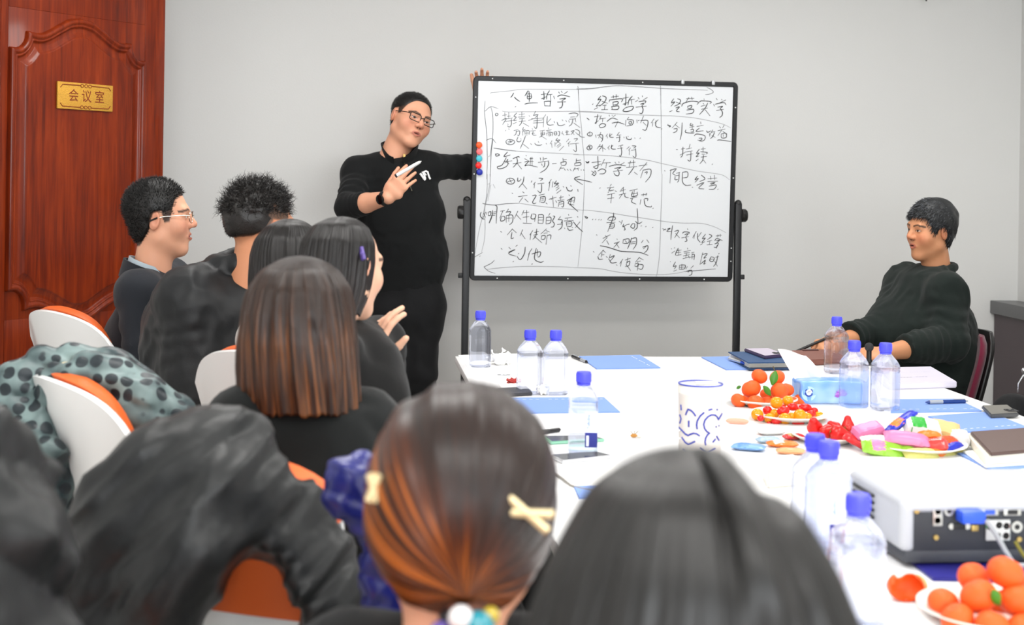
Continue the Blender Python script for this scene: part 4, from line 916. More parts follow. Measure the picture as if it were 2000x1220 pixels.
# --- man seated at the far right corner
def right_man():
    Z = 5.6; C = at(1816, 450, Z); B = hbasis(-70, -2, 3); s = .915; hd = heading(-75)
    zl = ([-.2, -.1, -.07, -.045, -.02, .008, .014, .032, .042, .05, .06, .12], [-.085, -.085, -.08, -.05, .018, .024, -.012, -.008, .025, .052, .058, .075])
    J = J_(Z, shL=(1846, 572, Z - .16), shR=(1768, 556, Z + .2), elL=(1856, 668, Z - .25), wrL=(1728, 688, Z - .42), elR=(1722, 640, Z + .02), wrR=(1640, 668, Z - .18), hip=(1825, 745, Z - .02))
    m = cloth('dark_green_black', '#161e1b', .9, .06)
    def ex(T, l):
        T.torus(C + B @ (V(0, -.042, -.163) * s), nrm(V(0, 0, 1) - hd * -.15), .064, .012, .012)
        T.ell(at(1788, 655, Z - .03), (.15, .17, .13), None, .08)
    o, T, top = seated('grey-black haired man in a dark sweater at the far right corner, seen in profile', C, B, s, hd, J, m, skin='#c58a64', scalp='#1c1a19', zl=zl, head_h=.0034, tor=(.175, .19, .15, .15), arm_r=(.075, .064, .058, .05), fold=.008, extra=ex, cuff=.72, top_h=.0075, wr=.0045, jaw=1.08,
        hands=[dict(Wp=J['wrL'], f=nrm(hd + V(0, 0, -.12) + _r * .0), n=nrm(V(0, 0, 1) + K_ * .4), t=nrm(V(0, 0, 1) - K_), s=1., curl=(.2, .2, .22, .25), c2=.4, fore=J['wrL'] + (J['elL'] - J['wrL']) * .45),
               dict(Wp=J['wrR'], f=nrm(hd + V(0, 0, -.15)), n=nrm(V(0, 0, 1) + K_ * .5), t=nrm(K_ + V(0, 0, .3)), s=1., curl=(.55, .6, .65, .7), c2=.6, thumb=(.8, .35, -.4), fore=J['wrR'] + (J['elR'] - J['wrR']) * .5)])
    v, f = short_hair(C, B, s, zl, (.012, .015, .021), .0045, dn=lambda P: .003 * vnoise(P * 40))
    n1 = strands_on(v, f, 5200, C, B, s, zl, .016, .0013, (0, .55, -.35), .1, up=.25, bend=(0, 0, -.3)); n2 = strands_on(v, f, 2200, C, B, s, zl, .015, .0014, (0, .6, -.25), .1, up=.28)
    hr = obj_hair('hair', [(v, f), n1], hair_mat('hair_salt', '#17191b', .42), o); obj_hair('grey_strands', [n2], hair_mat('hair_grey', '#55585c', .45), o)
    # pen in his far hand
    a = J['wrR'] + hd * .11 + V(0, 0, -.005); b_ = a + nrm(hd * .9 + V(0, 0, -.35)) * .075; pe = empty('pen', a, 'black pen held over the brown notebook by the man on the right', 'pen'); c = a - (b_ - a) * .7
    for nm, mb in (('barrel', MB().cyl(c, b_, .0055, n=10)), ('tip', MB().cyl(b_, b_ + (b_ - a) * .18, .005, .001, n=10))):
        q = mb.build(nm, m_blk2 if nm == 'barrel' else mat('steel', '#b9bcc0', .25, 1), pe); q.location = -Vector(a)
    fix(o)
right_man()
# ------------------------------------------------------------------ chairs
m_shell = mat('white_shell', '#f3f3f2', .22, spec=.5, coat=.3); m_pad = mat('orange_leather', '#e2662c', .42, bump=.12, bscale=260, spec=.4); m_chrome = mat('chrome', '#cfd2d6', .12, 1)
def shell_chair():
    e = bpy.data.objects.new('shell_chair', None); COL.objects.link(e)
    def surf(off, mu, z0, z1, n=25, nv=14, bulge=0):
        rows = []
        for v in np.linspace(0, 1, nv):
            row = []
            for u in np.linspace(-1, 1, n):
                hw = (.235 - mu) * (1 - .10 * (1 - v)); a = u * hw / .36; Rr = .36 - off
                z = z0 + (z1 - z0) * v - .075 * abs(u) ** 5 * v ** 2 + .012 * math.cos(u * 3.1) * v
                y = -.27 + (1 - math.cos(a)) * .36 * 1.15 + off - .11 * v ** 1.3 + bulge * (1 - u * u) * (1 - (2 * v - 1) ** 2)
                row.append((Rr * math.sin(a), y, z))
            rows.append(row)
        return rows
    def closed(A, Bk):
        g = MB(); A = np.array(A); Bk = np.array(Bk); n, k = A.shape[:2]; g.grid(A); g.grid(Bk)
        ed = [(0, j) for j in range(k)] + [(i, k - 1) for i in range(1, n)] + [(n - 1, j) for j in range(k - 2, -1, -1)] + [(i, 0) for i in range(n - 2, 0, -1)]
        ra = [A[i, j] for i, j in ed]; rb = [Bk[i, j] for i, j in ed]; mid = [(a + b) / 2 + nrm((a + b) / 2 - A.reshape(-1, 3).mean(0)) * .004 for a, b in zip(ra, rb)]
        g.grid([ra + [ra[0]], mid + [mid[0]], rb + [rb[0]]]); return g
    closed(surf(0, 0, .47, .955), surf(.018, 0, .47, .955)).build('back_shell', m_shell, e, sharp=60)
    closed(surf(.02, .018, .52, .962), surf(.055, .03, .52, .968, bulge=.012)).build('back_pad', m_pad, e, sharp=60)
    S = SDF(); S.ecap(V(0, -.16, .44), V(0, .18, .44), V(1, 0, 0), .22, .22, .03, .03, .02); v, f = S.mesh(.012); arr_obj('seat_shell', v, f, m_shell, e)
    S = SDF(); S.ecap(V(0, -.13, .462), V(0, .17, .462), V(1, 0, 0), .205, .205, .03, .03, .02); v, f = S.mesh(.012); arr_obj('seat_pad', v, f, m_pad, e)
    MB().cyl((0, 0, .12), (0, 0, .42), .028, n=16).build('gas_lift', m_chrome, e)
    for k in range(5):
        a = k * 2 * math.pi / 5; MB().tube([(0, 0, .12), (.15 * math.cos(a), .15 * math.sin(a), .1), (.29 * math.cos(a), .29 * math.sin(a), .075)], [.024, .02, .015], 8).build('base_leg', m_chrome, e)
        c = V(.29 * math.cos(a), .29 * math.sin(a), .032); t = V(-math.sin(a), math.cos(a), 0); MB().cyl(c - t * .02, c + t * .02, .032, n=14).build('caster', m_blk2, e)
    return e
proto = shell_chair(); first = True
def stool(xy, yaw, label):
    o = bpy.data.objects.new('swivel_stool', None); COL.objects.link(o); o.location = (xy[0], xy[1], 0)
    for ch in proto.children:
        if ch.name.split('.')[0] in ('seat_shell', 'seat_pad', 'gas_lift'): copy_tree(ch, o)
    MB().lathe([(0, .0), (.17, .0), (.17, .01), (.05, .025), (.03, .125), (0, .125)], n=32).build('disc_base', m_chrome, o)
    return tag(o, label, 'stool', 'swivel stools')
def face_rz(h): return math.atan2(h[1], h[0]) - math.pi / 2
def put_chair(xy, yaw, label):
    global first
    o = proto if first else copy_tree(proto); first = False
    o.location = (xy[0], xy[1], 0); o.rotation_euler[2] = face_rz(heading(yaw)); return tag(o, label, 'chair', 'white and orange shell chairs')
put_chair(at(292, 850, 4.55), 140, 'white shell chair with orange leather pad, under the man in the suit')
c2p = at(155, 800, 2.92) + heading(130) * .3
ch2 = put_chair(c2p, 130, 'empty white shell chair with orange pad, a dotted coat hung over it')
put_chair(at(655, 900, 3.68), 152, 'white shell chair with orange pad, behind the brown bob, under the grey knit')
stool(at(400, 900, 4.08), 140, 'low swivel stool with orange pad, hidden beneath the curly-haired man')
cb = put_chair(at(585, 1260, 2.45) + heading(150) * .03, 158, 'white shell chair buried under a black padded jacket, behind the brown bob')
for _c in cb.children:
    if _c.name.startswith('back_shell'): _bs = _c
rows = []
for v in np.linspace(.5, 1.0, 10):
    rows.append([(.362 * math.sin(u * .235 * (1 - .1 * (1 - v)) / .36), -.282 + (1 - math.cos(u * .235 / .36)) * .36 * 1.15 - .11 * v ** 1.3, .47 + .485 * v - .075 * abs(u) ** 5 * v ** 2 + .012 * math.cos(u * 3.1) * v) for u in np.linspace(-1, 1, 25)])
rows.append([(x, y + .05, z + .006) for x, y, z in rows[-1]])
MB().grid(rows).build('leather_cover', m_pad, cb)
stool(at(670, 940, 3.1), 140, 'low swivel stool with orange pad, hidden beneath the woman with the purple clip')
put_chair(V(*at(900, 2150, 1.43)[:2], 0), 172, 'white shell chair under the woman with tied orange-brown hair')
put_chair(V(*at(1345, 1270, .95)[:2], 0), 175, 'white shell chair under the long-haired woman nearest the camera')
# maroon office chair at the far right corner
def maroon_chair():
    h = heading(-75); hp = at(1825, 745, 5.55) + h * .2; e = bpy.data.objects.new('office_chair', None); COL.objects.link(e); e.location = (hp[0], hp[1], 0); e.rotation_euler[2] = face_rz(h)
    tag(e, 'maroon fabric office chair with black back shell, at the far right corner', 'chair')
    mm = cloth('maroon_fabric', '#6a1230', .8, .3, .3, 300)
    def bk(y, w, z0, z1, t):
        rows = []
        for q in np.linspace(0, 1, 12):
            ww = w * (1 - .22 * abs(2 * q - 1) ** 4); rows.append([(ww * math.copysign(abs(math.cos(a)) ** .6, math.cos(a)), -.25 - .1 * q + y + .05 * math.cos(a) ** 2 + t * math.copysign(abs(math.sin(a)) ** .6, math.sin(a)) * (1 - .55 * abs(2 * q - 1) ** 6), z0 + (z1 - z0) * q) for a in np.linspace(0, 2 * math.pi, 33)])
        g = MB().grid(rows); g.add([r for r in rows[0][:-1]], [list(range(32))]); g.add([r for r in rows[-1][:-1]], [list(range(32))]); return g
    bk(0, .2, .48, .81, .028).build('back_pad', mm, e); bk(-.035, .21, .47, .825, .018).build('back_shell', m_blk2, e)
    for nm, z, w, t, m in (('seat_pad', .47, .22, .035, mm), ('seat_shell', .435, .2, .02, m_blk2)):
        S = SDF(); S.ecap(V(0, -.12, z), V(0, .15, z), V(1, 0, 0), w, w, t, t, .02); v, f = S.mesh(.012); arr_obj(nm, v, f, m, e).location = (0, 0, 0)
    MB().tube([(0, -.1, .43), (0, -.3, .45), (0, -.33, .6)], .02, 8).build('back_bracket', m_blk2, e); MB().cyl((0, 0, .1), (0, 0, .42), .027).build('gas_lift', m_blk2, e)
    for k in range(5):
        a = k * 2 * math.pi / 5; MB().tube([(0, 0, .11), (.28 * math.cos(a), .28 * math.sin(a), .075)], [.025, .016], 8).build('base_leg', m_blk2, e)
        c = V(.28 * math.cos(a), .28 * math.sin(a), .03); t = V(-math.sin(a), math.cos(a), 0); MB().cyl(c - t * .02, c + t * .02, .03, n=14).build('caster', m_blk2, e)
maroon_chair()

# ------------------------------------------------------------------ coats over the chairs
def chain(S, pts, Z, r, k=.03):
    P = [at(x, y, Z + (q[0] if q else 0)) for x, y, *q in pts]
    for i in range(len(P) - 1): S.cap(P[i], P[i + 1], r[i] if hasattr(r, '__len__') else r, r[i + 1] if hasattr(r, '__len__') else r, k)
def quilt(f, amp, seed=0):
    return lambda P: amp * (np.abs(np.sin(P @ np.array([.4, .25, .9]) * f + 1.2 * vnoise(P * 9 + seed))) ** .5) * -1 + amp * .8 * vnoise(P * 24 + seed)
def dot_mat():
    m = bpy.data.materials.new('dotted_quilt'); m.use_nodes = True; N, L = m.node_tree.nodes, m.node_tree.links; b = N['Principled BSDF']; tc = N.new('ShaderNodeTexCoord')
    v = N.new('ShaderNodeTexVoronoi'); v.feature = 'F1'; v.inputs['Scale'].default_value = 31; v.inputs['Randomness'].default_value = .25; L.new(tc.outputs['Object'], v.inputs['Vector'])
    n = N.new('ShaderNodeTexNoise'); n.inputs['Scale'].default_value = 14; L.new(tc.outputs['Object'], n.inputs['Vector'])
    c1 = N.new('ShaderNodeValToRGB'); c1.color_ramp.elements[0].color = (*hexc('#24363a'), 1); c1.color_ramp.elements[1].color = (*hexc('#7b8f8e'), 1); c1.color_ramp.elements[0].position = .35; c1.color_ramp.elements[1].position = .68; L.new(n.outputs['Fac'], c1.inputs[0])
    c2 = N.new('ShaderNodeValToRGB'); c2.color_ramp.elements[0].color = (1, 1, 1, 1); c2.color_ramp.elements[1].color = (0, 0, 0, 1); c2.color_ramp.elements[0].position = .43; c2.color_ramp.elements[1].position = .48; L.new(v.outputs['Distance'], c2.inputs[0])
    mx = N.new('ShaderNodeMix'); mx.data_type = 'RGBA'; L.new(c2.outputs[0], mx.inputs['Factor']); L.new(c1.outputs[0], mx.inputs['A']); mx.inputs['B'].default_value = (*hexc('#18242a'), 1); L.new(mx.outputs['Result'], b.inputs['Base Color']); b.inputs['Roughness'].default_value = .45
    return m
def dotted_coat():
    Z = 2.98; S = SDF()
    chain(S, [(22, 800, -.02), (35, 745, -.02), (85, 712), (150, 702), (215, 722), (270, 770, -.04), (330, 825, -.06), (355, 870, -.05)], Z, [.04, .036, .03, .028, .032, .042, .05, .04], .02)
    chain(S, [(85, 790, -.06), (110, 745, -.07), (165, 722, -.08), (225, 740, -.08), (280, 795, -.09), (330, 860, -.08)], Z, [.02, .02, .024, .034, .05, .05], .02)
    chain(S, [(40, 800, -.02), (25, 850), (60, 900)], Z, [.05, .05, .04]); chain(S, [(70, 850, -.09), (85, 930, -.08), (95, 1010, -.06), (100, 1060, -.05)], Z, [.04, .05, .048, .03])
    chain(S, [(95, 880, -.13), (75, 900, -.13), (60, 880, -.12)], Z, .026); chain(S, [(260, 830, .05), (300, 960, .05), (290, 1080, .05)], Z, [.06, .08, .08])
    S.disp(quilt(75, .008)); S.disp(folds(.006, 16)); v, f = S.mesh(.0065); o = arr_obj('dotted_coat', v, f, dot_mat()); tag(o, 'grey-green quilted coat with black dots, hung over the empty chair', 'coat')
    L = SDF(); chain(L, [(100, 770, -.05), (128, 735, -.06), (170, 714, -.055), (200, 716, -.05)], Z, [.02, .02, .012, .01]); L.disp(folds(.003, 20)); v, f = L.mesh(.006); arr_obj('cream_lining', v, f, cloth('cream_fleece', '#d8cba8', .9), o)
dotted_coat()
m_puff = mat('black_puffer', '#191b1c', .45, bump=.15, bscale=30, spec=.45)
def draped_jacket():
    Z = 2.08; S = SDF(); P = lambda x, y, d=0: at(x, y, Z + d)
    S.ecap(P(385, 950, -.02), P(255, 1330, -.06), _r, .09, .17, .06, .075, .03); S.ecap(P(390, 925), P(430, 1000, -.02), _r, .1, .08, .06, .05, .04)
    chain(S, [(180, 1120, -.03), (250, 1010, -.03), (320, 925, -.02), (400, 892), (480, 945), (560, 1015, .02), (607, 1090, .02), (632, 1180), (645, 1320)], Z, [.05, .055, .055, .055, .055, .052, .05, .048, .048], .04)
    chain(S, [(430, 960, -.06), (380, 1060, -.09), (330, 1140, -.1), (310, 1260, -.09)], Z, [.05, .045, .04, .045], .03); chain(S, [(500, 990, -.03), (515, 1045, -.05)], Z, [.05, .03], .03); chain(S, [(520, 1020, .0), (560, 1080, -.02), (590, 1160, -.03)], Z, [.045, .03, .026], .03)
    for (x, y, r) in ((485, 1150, .05), (462, 1240, .07), (505, 1130, .035), (528, 1200, .045)): S.cap(P(x, y, -.5), P(x, y, .05), r * .8, r, .02, 's')
    al = nrm(-_r * .7 - _u * .7); ac = np.cross(K_, al); Q = np.stack([ac * 3.4, al * .7, K_], 1)
    S.disp(folds(.008, 7, (1, 1, .7), 4.)); S.disp(lambda P: folds(.008, 7.)(P @ Q)); S.disp(lambda P: folds(.003, 15., (1, 1, 1), 6.)(P @ Q)); v, f = S.mesh(.0065); o = arr_obj('padded_jacket', v, f, m_puff); tag(o, 'black padded jacket thrown over the chair back behind the brown bob', 'jacket')
draped_jacket()
def edge_coat():
    Z = 1.55; S = SDF(); chain(S, [(-200, 1010), (-145, 1070, .0), (-110, 1170, -.02), (-60, 1360, -.03)], Z, [.09, .1, .1, .1], .05); chain(S, [(-170, 1000), (-300, 1150), (-250, 1400)], Z, .12, .05)
    S.disp(quilt(34, .02, 5)); S.disp(folds(.006, 14)); v, f = S.mesh(.009); o = arr_obj('quilted_coat', v, f, m_puff); tag(o, 'black quilted coat cut off by the photo\'s left edge, nearest the camera', 'coat')
edge_coat()
put_chair(V(*at(-190, 1300, 1.62)[:2], 0), 165, 'white shell chair beneath the black quilted coat at the left edge')
def satin_jacket():
    Z = 1.86; S = SDF(); chain(S, [(700, 900), (676, 930, -.01), (680, 970), (712, 1000, .02)], Z, [.012, .017, .017, .015], .02); chain(S, [(710, 905, .02), (745, 970, .03), (760, 1200, .05)], Z, [.012, .025, .03], .02)
    S.disp(quilt(120, .005, 3)); S.disp(folds(.005, 26)); v, f = S.mesh(.005); o = arr_obj('satin_jacket', v, f, mat('blue_satin', '#1c2168', .3, spec=.6, var=.8, vscale=22)); tag(o, 'shiny blue satin jacket bunched behind the tied-hair woman\'s shoulder', 'jacket')
satin_jacket()
# the listener almost outside the right edge
def edge_person():
    Z = 4.75; C = at(2190, 470, Z); B = hbasis(-85, 0, 0); hd = heading(-80)
    J = J_(Z, shL=(2200, 600, Z - .15), shR=(2170, 600, Z + .2), elL=(2200, 740, Z - .2), wrL=(2090, 760, Z - .25), elR=(2150, 720, Z + .25), wrR=(2060, 750, Z + .2), hip=(2180, 850, Z))
    o, T, top = seated('person in black at the right edge, only a raised dark knee in view', C, B, .92, hd, J, m_blackknit, head_h=.008, top_h=.014, zl=ZL_M, scalp='#14100f', lower=False)
    P = SDF(); rt = np.cross(hd, V(0, 0, 1)); hip = J['hip']; kn = [at(1978, 812, Z + .02), hip + hd * .42 - rt * .1]; kn[1][2] = .52; an = [at(1985, 930, Z - .12), V(kn[1][0], kn[1][1], .09)]
    legs_sdf(P, hip, -rt, kn, an, (.09, .07, .052)); v, f = P.mesh(.014); arr_obj('trousers', v, f, m_trou, o); shoes(o, [an[1]], hd)
    v, f = short_hair(C, B, .92, ZL_M, (.008, .01, .012), .008); obj_hair('hair', [(v, f)], m_hblack, o)
    b = at(2004, 742, Z - .12); MB().tube([b + _r * .02 + V(0, 0, .02), b - _r * .008 + V(0, 0, .016), b - _r * .024 - V(0, 0, .012), b - _r * .026 - V(0, 0, .04)], .0035, 8).sphere(b + V(0, 0, .03) - _r * .006, .011, 10).build('bag_handle', m_chrome, o)
    fix(o)
edge_person()
# ------------------------------------------------------------------ on the table
m_cap = mat('cap_blue', '#5154ea', .4); m_paper = mat('white_paper', '#f3f3f1', .7); m_folder = mat('folder_blue', '#7f9dda', .55, spec=.2); m_navy = mat('print_navy', '#222a86', .5)
def clear_mat(name, tint, w=.42, ior=1.33):
    m = bpy.data.materials.new(name); m.use_nodes = True; N, L = m.node_tree.nodes, m.node_tree.links; b = N['Principled BSDF']; b.inputs['Base Color'].default_value = (*hexc(tint), 1); b.inputs['Transmission Weight'].default_value = 1; b.inputs['Roughness'].default_value = .03; b.inputs['IOR'].default_value = ior
    t = N.new('ShaderNodeBsdfTransparent'); t.inputs[0].default_value = (*hexc('#f2f5ff'), 1); mx = N.new('ShaderNodeMixShader'); mx.inputs[0].default_value = w; L.new(t.outputs[0], mx.inputs[1]); L.new(b.outputs[0], mx.inputs[2]); L.new(mx.outputs[0], N['Material Output'].inputs['Surface']); return m
m_clear = clear_mat('clear_bottle', '#eef2ff', .5)
def make_bottle():
    e = bpy.data.objects.new('water_bottle', None); COL.objects.link(e)
    prof = [(0, .004, 2), (.024, .002, 4), (.031, 0, 5), (.034, .004, 6), (.0345, .012, 6), (.0335, .016, 6), (.0345, .02, 6), (.0345, .104, 6), (.033, .108, 6), (.0345, .112, 6), (.033, .116, 6), (.0345, .12, 6), (.034, .126, 5), (.029, .138, 4), (.019, .153, 2.4), (.0145, .158, 2), (.0145, .166, 2)]
    n = 40; rows = []
    for r, z, sq in prof:
        row = []
        for i in range(n + 1):
            w = 2 * math.pi * i / n; x, y = math.cos(w), math.sin(w); k = (abs(x) ** sq + abs(y) ** sq) ** (-1 / sq) if sq > 2 else 1; row.append((r * x * k, r * y * k, z))
        rows.append(row)
    g = MB().grid(rows); g.add(rows[-1][:-1], [list(range(n))]); g.build('body', m_clear, e, sharp=50)
    cp = MB().lathe([(.0, .163), (.0165, .163), (.0172, .165), (.0172, .184), (.016, .188), (0, .188)], n=32)
    for i in range(32):
        a = 2 * math.pi * i / 32; cp.box((.0172 * math.cos(a), .0172 * math.sin(a), .1745), (.0012, .0012, .018))
    cp.build('cap', m_cap, e); MB().lathe([(.0152, .157), (.0162, .158), (.0162, .162), (.0152, .1625)], n=24).build('neck_ring', m_cap, e)
    return e
btl = make_bottle(); BT = []
m_lab = mat('label_white', '#e9eefc', .4); m_cyan = mat('print_blue', '#3f74c8', .5)
def put_bottle(px, py, rz, label, lab=0):
    o = btl if not BT else copy_tree(btl); p = on(px, py, TZ); o.location = (p[0], p[1], TZ + .0005); o.rotation_euler[2] = R(rz); tag(o, label, 'bottle', 'water bottles on the table'); BT.append((o, lab, rz)); return o
put_bottle(937, 716, 4, 'blue-capped water bottle at the table\'s far left corner')
put_bottle(1034, 768, 10, 'left one of two blue-capped water bottles side by side at the far left')
put_bottle(1084, 769, 4, 'right one of two blue-capped water bottles side by side at the far left', 0)
put_bottle(1138, 884, -8, 'blue-capped water bottle with a navy label, behind the white-edged phone', 1)
put_bottle(1633, 728, 5, 'blue-capped water bottle beside the brown notebook, farthest of the right three')
put_bottle(1667, 794, 6, 'blue-capped water bottle in front of the tissue pack, middle of the right three')
put_bottle(1728, 800, 3, 'blue-capped water bottle in front of the thick white book')
put_bottle(1589, 1055, 8, 'blue-capped water bottle half hidden behind another, left of the projector', 0)
put_bottle(1616, 1074, 5, 'blue-capped water bottle with a pale label, left of the projector', 2)
put_bottle(1672, 1221, 4, 'blue-capped water bottle nearest the camera, by the near tangerines', 0)
for o, lab, rz in BT:
    if lab:
        x0 = .004 if lab == 1 else -.012
        MB().box((x0 + .014, -.0352, .06), (.028, .0006, .082)).build('label', m_lab, o, smooth=False)
        lb = MB().box((x0 + .014, -.0356, .036), (.028, .0006, .034)).build('label_block', m_navy, o, smooth=False)
        MB().box((x0 + .006, -.036, .034), (.006, .0006, .024), bev=.0002).build('label_window', m_lab, o, smooth=False)
        text_obj('TuBoShu', .009, m_cyan, o, Matrix.Translation((x0 + .008, -.0358, .078)) @ Matrix.Rotation(R(90), 4, 'X') @ Matrix.Rotation(R(90), 4, 'Z'), .0003, 'label_lettering')
def quad_box(name, px4, z0, th, m, label=None, cat=None, group=None, parent=None, bev=.0015):
    P = [on(x, y, z0 + th) for x, y in px4]; c = np.mean(P, 0); bm = bmesh.new()
    lo = [bm.verts.new((p[0] - c[0], p[1] - c[1], 0)) for p in P]; hi = [bm.verts.new((p[0] - c[0], p[1] - c[1], th)) for p in P]
    bm.faces.new(lo); bm.faces.new(hi)
    for i in range(4): bm.faces.new((lo[i], lo[(i + 1) % 4], hi[(i + 1) % 4], hi[i]))
    bmesh.ops.recalc_face_normals(bm, faces=bm.faces)
    if bev: bmesh.ops.bevel(bm, geom=bm.edges[:], offset=min(bev, th * .3), segments=2, affect='EDGES')
    o = MB()._bm(bm).build(name, m, parent); o.location = (c[0], c[1], z0)
    if label: tag(o, label, cat, group)
    o['_c'] = list(c); return o
def dashes(o, a, b, n, th, m, w=.0035, gap=.5, name='cover_lettering', hgt=.004):
    a = on(*a, TZ + th); b = on(*b, TZ + th); c = np.array(o['_c']); d = (b - a) / n; mb = MB(); u = nrm(d); v = np.cross([0, 0, 1], u)
    for i in range(n):
        if (i * 7) % 5 == 3: continue
        q = a + d * (i + .3) - V(c[0], c[1], TZ); L_ = np.linalg.norm(d) * gap; q[2] = th + .0003; mb.add([q, q + u * L_, q + u * L_ + v * hgt, q + v * hgt], [[0, 1, 2, 3]])
    x = mb.build(name, m, o, smooth=False); x['kind'] = 'stuff'; return x
def booklet(px4, label, ds=None, n=16):
    o = quad_box('blue_booklet', px4, TZ, .004, m_folder, label, 'booklet', 'blue booklets on the table', bev=.0008)
    pg = quad_box('pages', px4, TZ - .0, .0032, m_paper, bev=0); c = Vector(o.location); pg.parent = o; pg.location = (pg.location - c); pg.scale = (1.004, 1.004, 1)
    if ds: dashes(o, ds[0], ds[1], n, .004, m_paper)
    return o
booklet([(1131, 695), (1250, 692.5), (1290, 717), (1165, 719)], 'blue booklet at the far edge of the table, below the whiteboard', ((1232, 695), (1268, 714)), 12)
booklet([(985, 776), (1180, 775), (1211, 803), (1010, 805)], 'blue booklet under the pair of bottles at the far left', ((1005, 780), (1180, 779)), 14)
booklet([(1370, 696.5), (1500, 694), (1560, 719), (1418, 720.5)], 'blue booklet beneath the navy notebook at the far edge')
booklet([(1735, 779), (1868, 778), (1918, 801), (1740, 804)], 'blue booklet with a blue pen lying on it, right side', ((1745, 799.5), (1905, 798)), 12)
booklet([(1812, 812), (1930, 803), (2010, 834), (1890, 842)], 'blue booklet with a grey phone on it, right edge', ((1880, 838), (2000, 829)), 10)
booklet([(1870, 884), (2010, 872), (2080, 905), (1935, 916)], 'blue booklet under the brown notebook, right edge')
booklet([(1120, 948), (1215, 945), (1235, 965), (1130, 970)], 'blue booklet corner beside the nearest black hair')
b = quad_box('navy_booklet', [(1776, 1092), (2040, 1088), (2110, 1135), (1822, 1128)], TZ, .006, mat('booklet_navy', '#2c2a86', .4), 'dark blue booklet under the projector\'s front edge', 'booklet')
# loose papers at the far left corner
quad_box('paper_sheet', [(895, 693), (1010, 690), (1075, 735), (930, 738)], TZ, .0015, m_paper, 'loose white sheet of paper at the far left corner', 'paper', bev=0)
quad_box('paper_sheet', [(960, 730), (1090, 728), (1130, 760), (985, 765)], TZ, .0012, m_paper, 'loose white sheet of paper under the pair of bottles', 'paper', bev=0)
quad_box('paper_sheet', [(1098, 905), (1180, 900), (1260, 945), (1110, 965)], TZ, .0012, m_paper, 'loose white sheet of paper in front of the white-edged phone', 'paper', bev=0)
def crumple(px, py, r, label, m, cat='tissue', name='crumpled_tissue', sc=(1, 1, .8), f=60):
    S = SDF(); p = on(px, py, TZ); S.ell(p + V(0, 0, r * sc[2] * .8), np.array(sc) * r, None, 0); S.disp(lambda P: r * .38 * (1 - 2 * np.abs(vnoise(P * f * .03 / r))) + r * .2 * vnoise(P * f * .07 / r)); S.put(lambda P: -(P[:, 2] - TZ - .0005), .001, 'i')
    S.lo -= r * .5; S.hi += r * .5; v, f_ = S.mesh(r / 11); o = arr_obj(name, v, f_, m, smooth=False); return tag(o, label, cat)
crumple(978, 712, .036, 'crumpled white tissue beside the bottle at the far left corner', m_paper, sc=(1.25, 1, .75))
crumple(1003, 748, .018, 'small red and silver snack wrapper at the far left', mat('wrapper_red', '#b83a34', .3, .2, var=.6, vscale=60), 'wrapper', 'snack_wrapper', (1.5, 1, .5))
crumple(1060, 770, .02, 'small crumpled tissue between the pair of bottles', m_paper, sc=(1, 1, .9))
MB().tube([V(*on(984, 733, TZ)[:2], TZ + .002) + V(.02 * math.cos(a), .011 * math.sin(a), 0) for a in np.linspace(0, 6.28, 15)[:-1]], .0018, 5, closed=True).build('foil_ring', mat('foil', '#a9adb3', .25, .9)); tag(bpy.data.objects['foil_ring'], 'small silvery foil ring on the papers at the far left', 'foil')
quad_box('dark_notebook', [(972, 757), (1030, 754), (1040, 766), (985, 769)], TZ + .0013, .008, mat('dark_cover', '#3b3b40', .5), 'thin dark notebook edge showing left of the pair of bottles', 'notebook')
# pens
def pen(a, b, z, r, m1, m2, label, za=None, clip=True):
    a = on(*a, z + r); b = on(*b, z + r); d = nrm(b - a); e = empty('pen', a, label, 'pen'); L_ = np.linalg.norm(b - a)
    q = [MB().cyl((0, 0, 0), d * L_ * .34, r, n=12).build('grip', m2, e), MB().cyl(d * L_ * .34, d * L_ * .93, r * .92, n=12).build('barrel', m1, e), MB().cyl(d * L_ * .93, d * L_, r * .6, r * .5, n=10).build('button', m2, e), MB().cyl(-d * .012, (0, 0, 0), r * .25, r * .95, n=12).build('tip', m1, e)]
    if clip: MB().box(d * L_ * .78 + V(0, 0, r * 1.15), (L_ * .28, r * .7, r * .3), M=Matrix(basis(d, np.cross([0, 0, 1], d), [0, 0, 1]).tolist())).build('clip', m2, e)
    return e
m_pblk = mat('pen_black', '#1d1d20', .3); m_pgrey = mat('pen_grey', '#9fa3a8', .35); m_pblue = mat('pen_navy', '#1d3a78', .25)
pen((1145, 706), (1116, 694.5), TZ, .0055, m_pblk, m_pgrey, 'black and grey pen left of the far booklet')
pen((1815, 785), (1890, 783), TZ + .004, .0058, m_pblue, m_pgrey, 'navy and grey pen lying on the blue booklet at the right')
pen((1060, 843), (1094, 838.5), TZ, .006, m_pblk, mat('pen_dark', '#3a3a3c', .4), 'dark pen tip beside the tied-hair woman\'s head', clip=False)
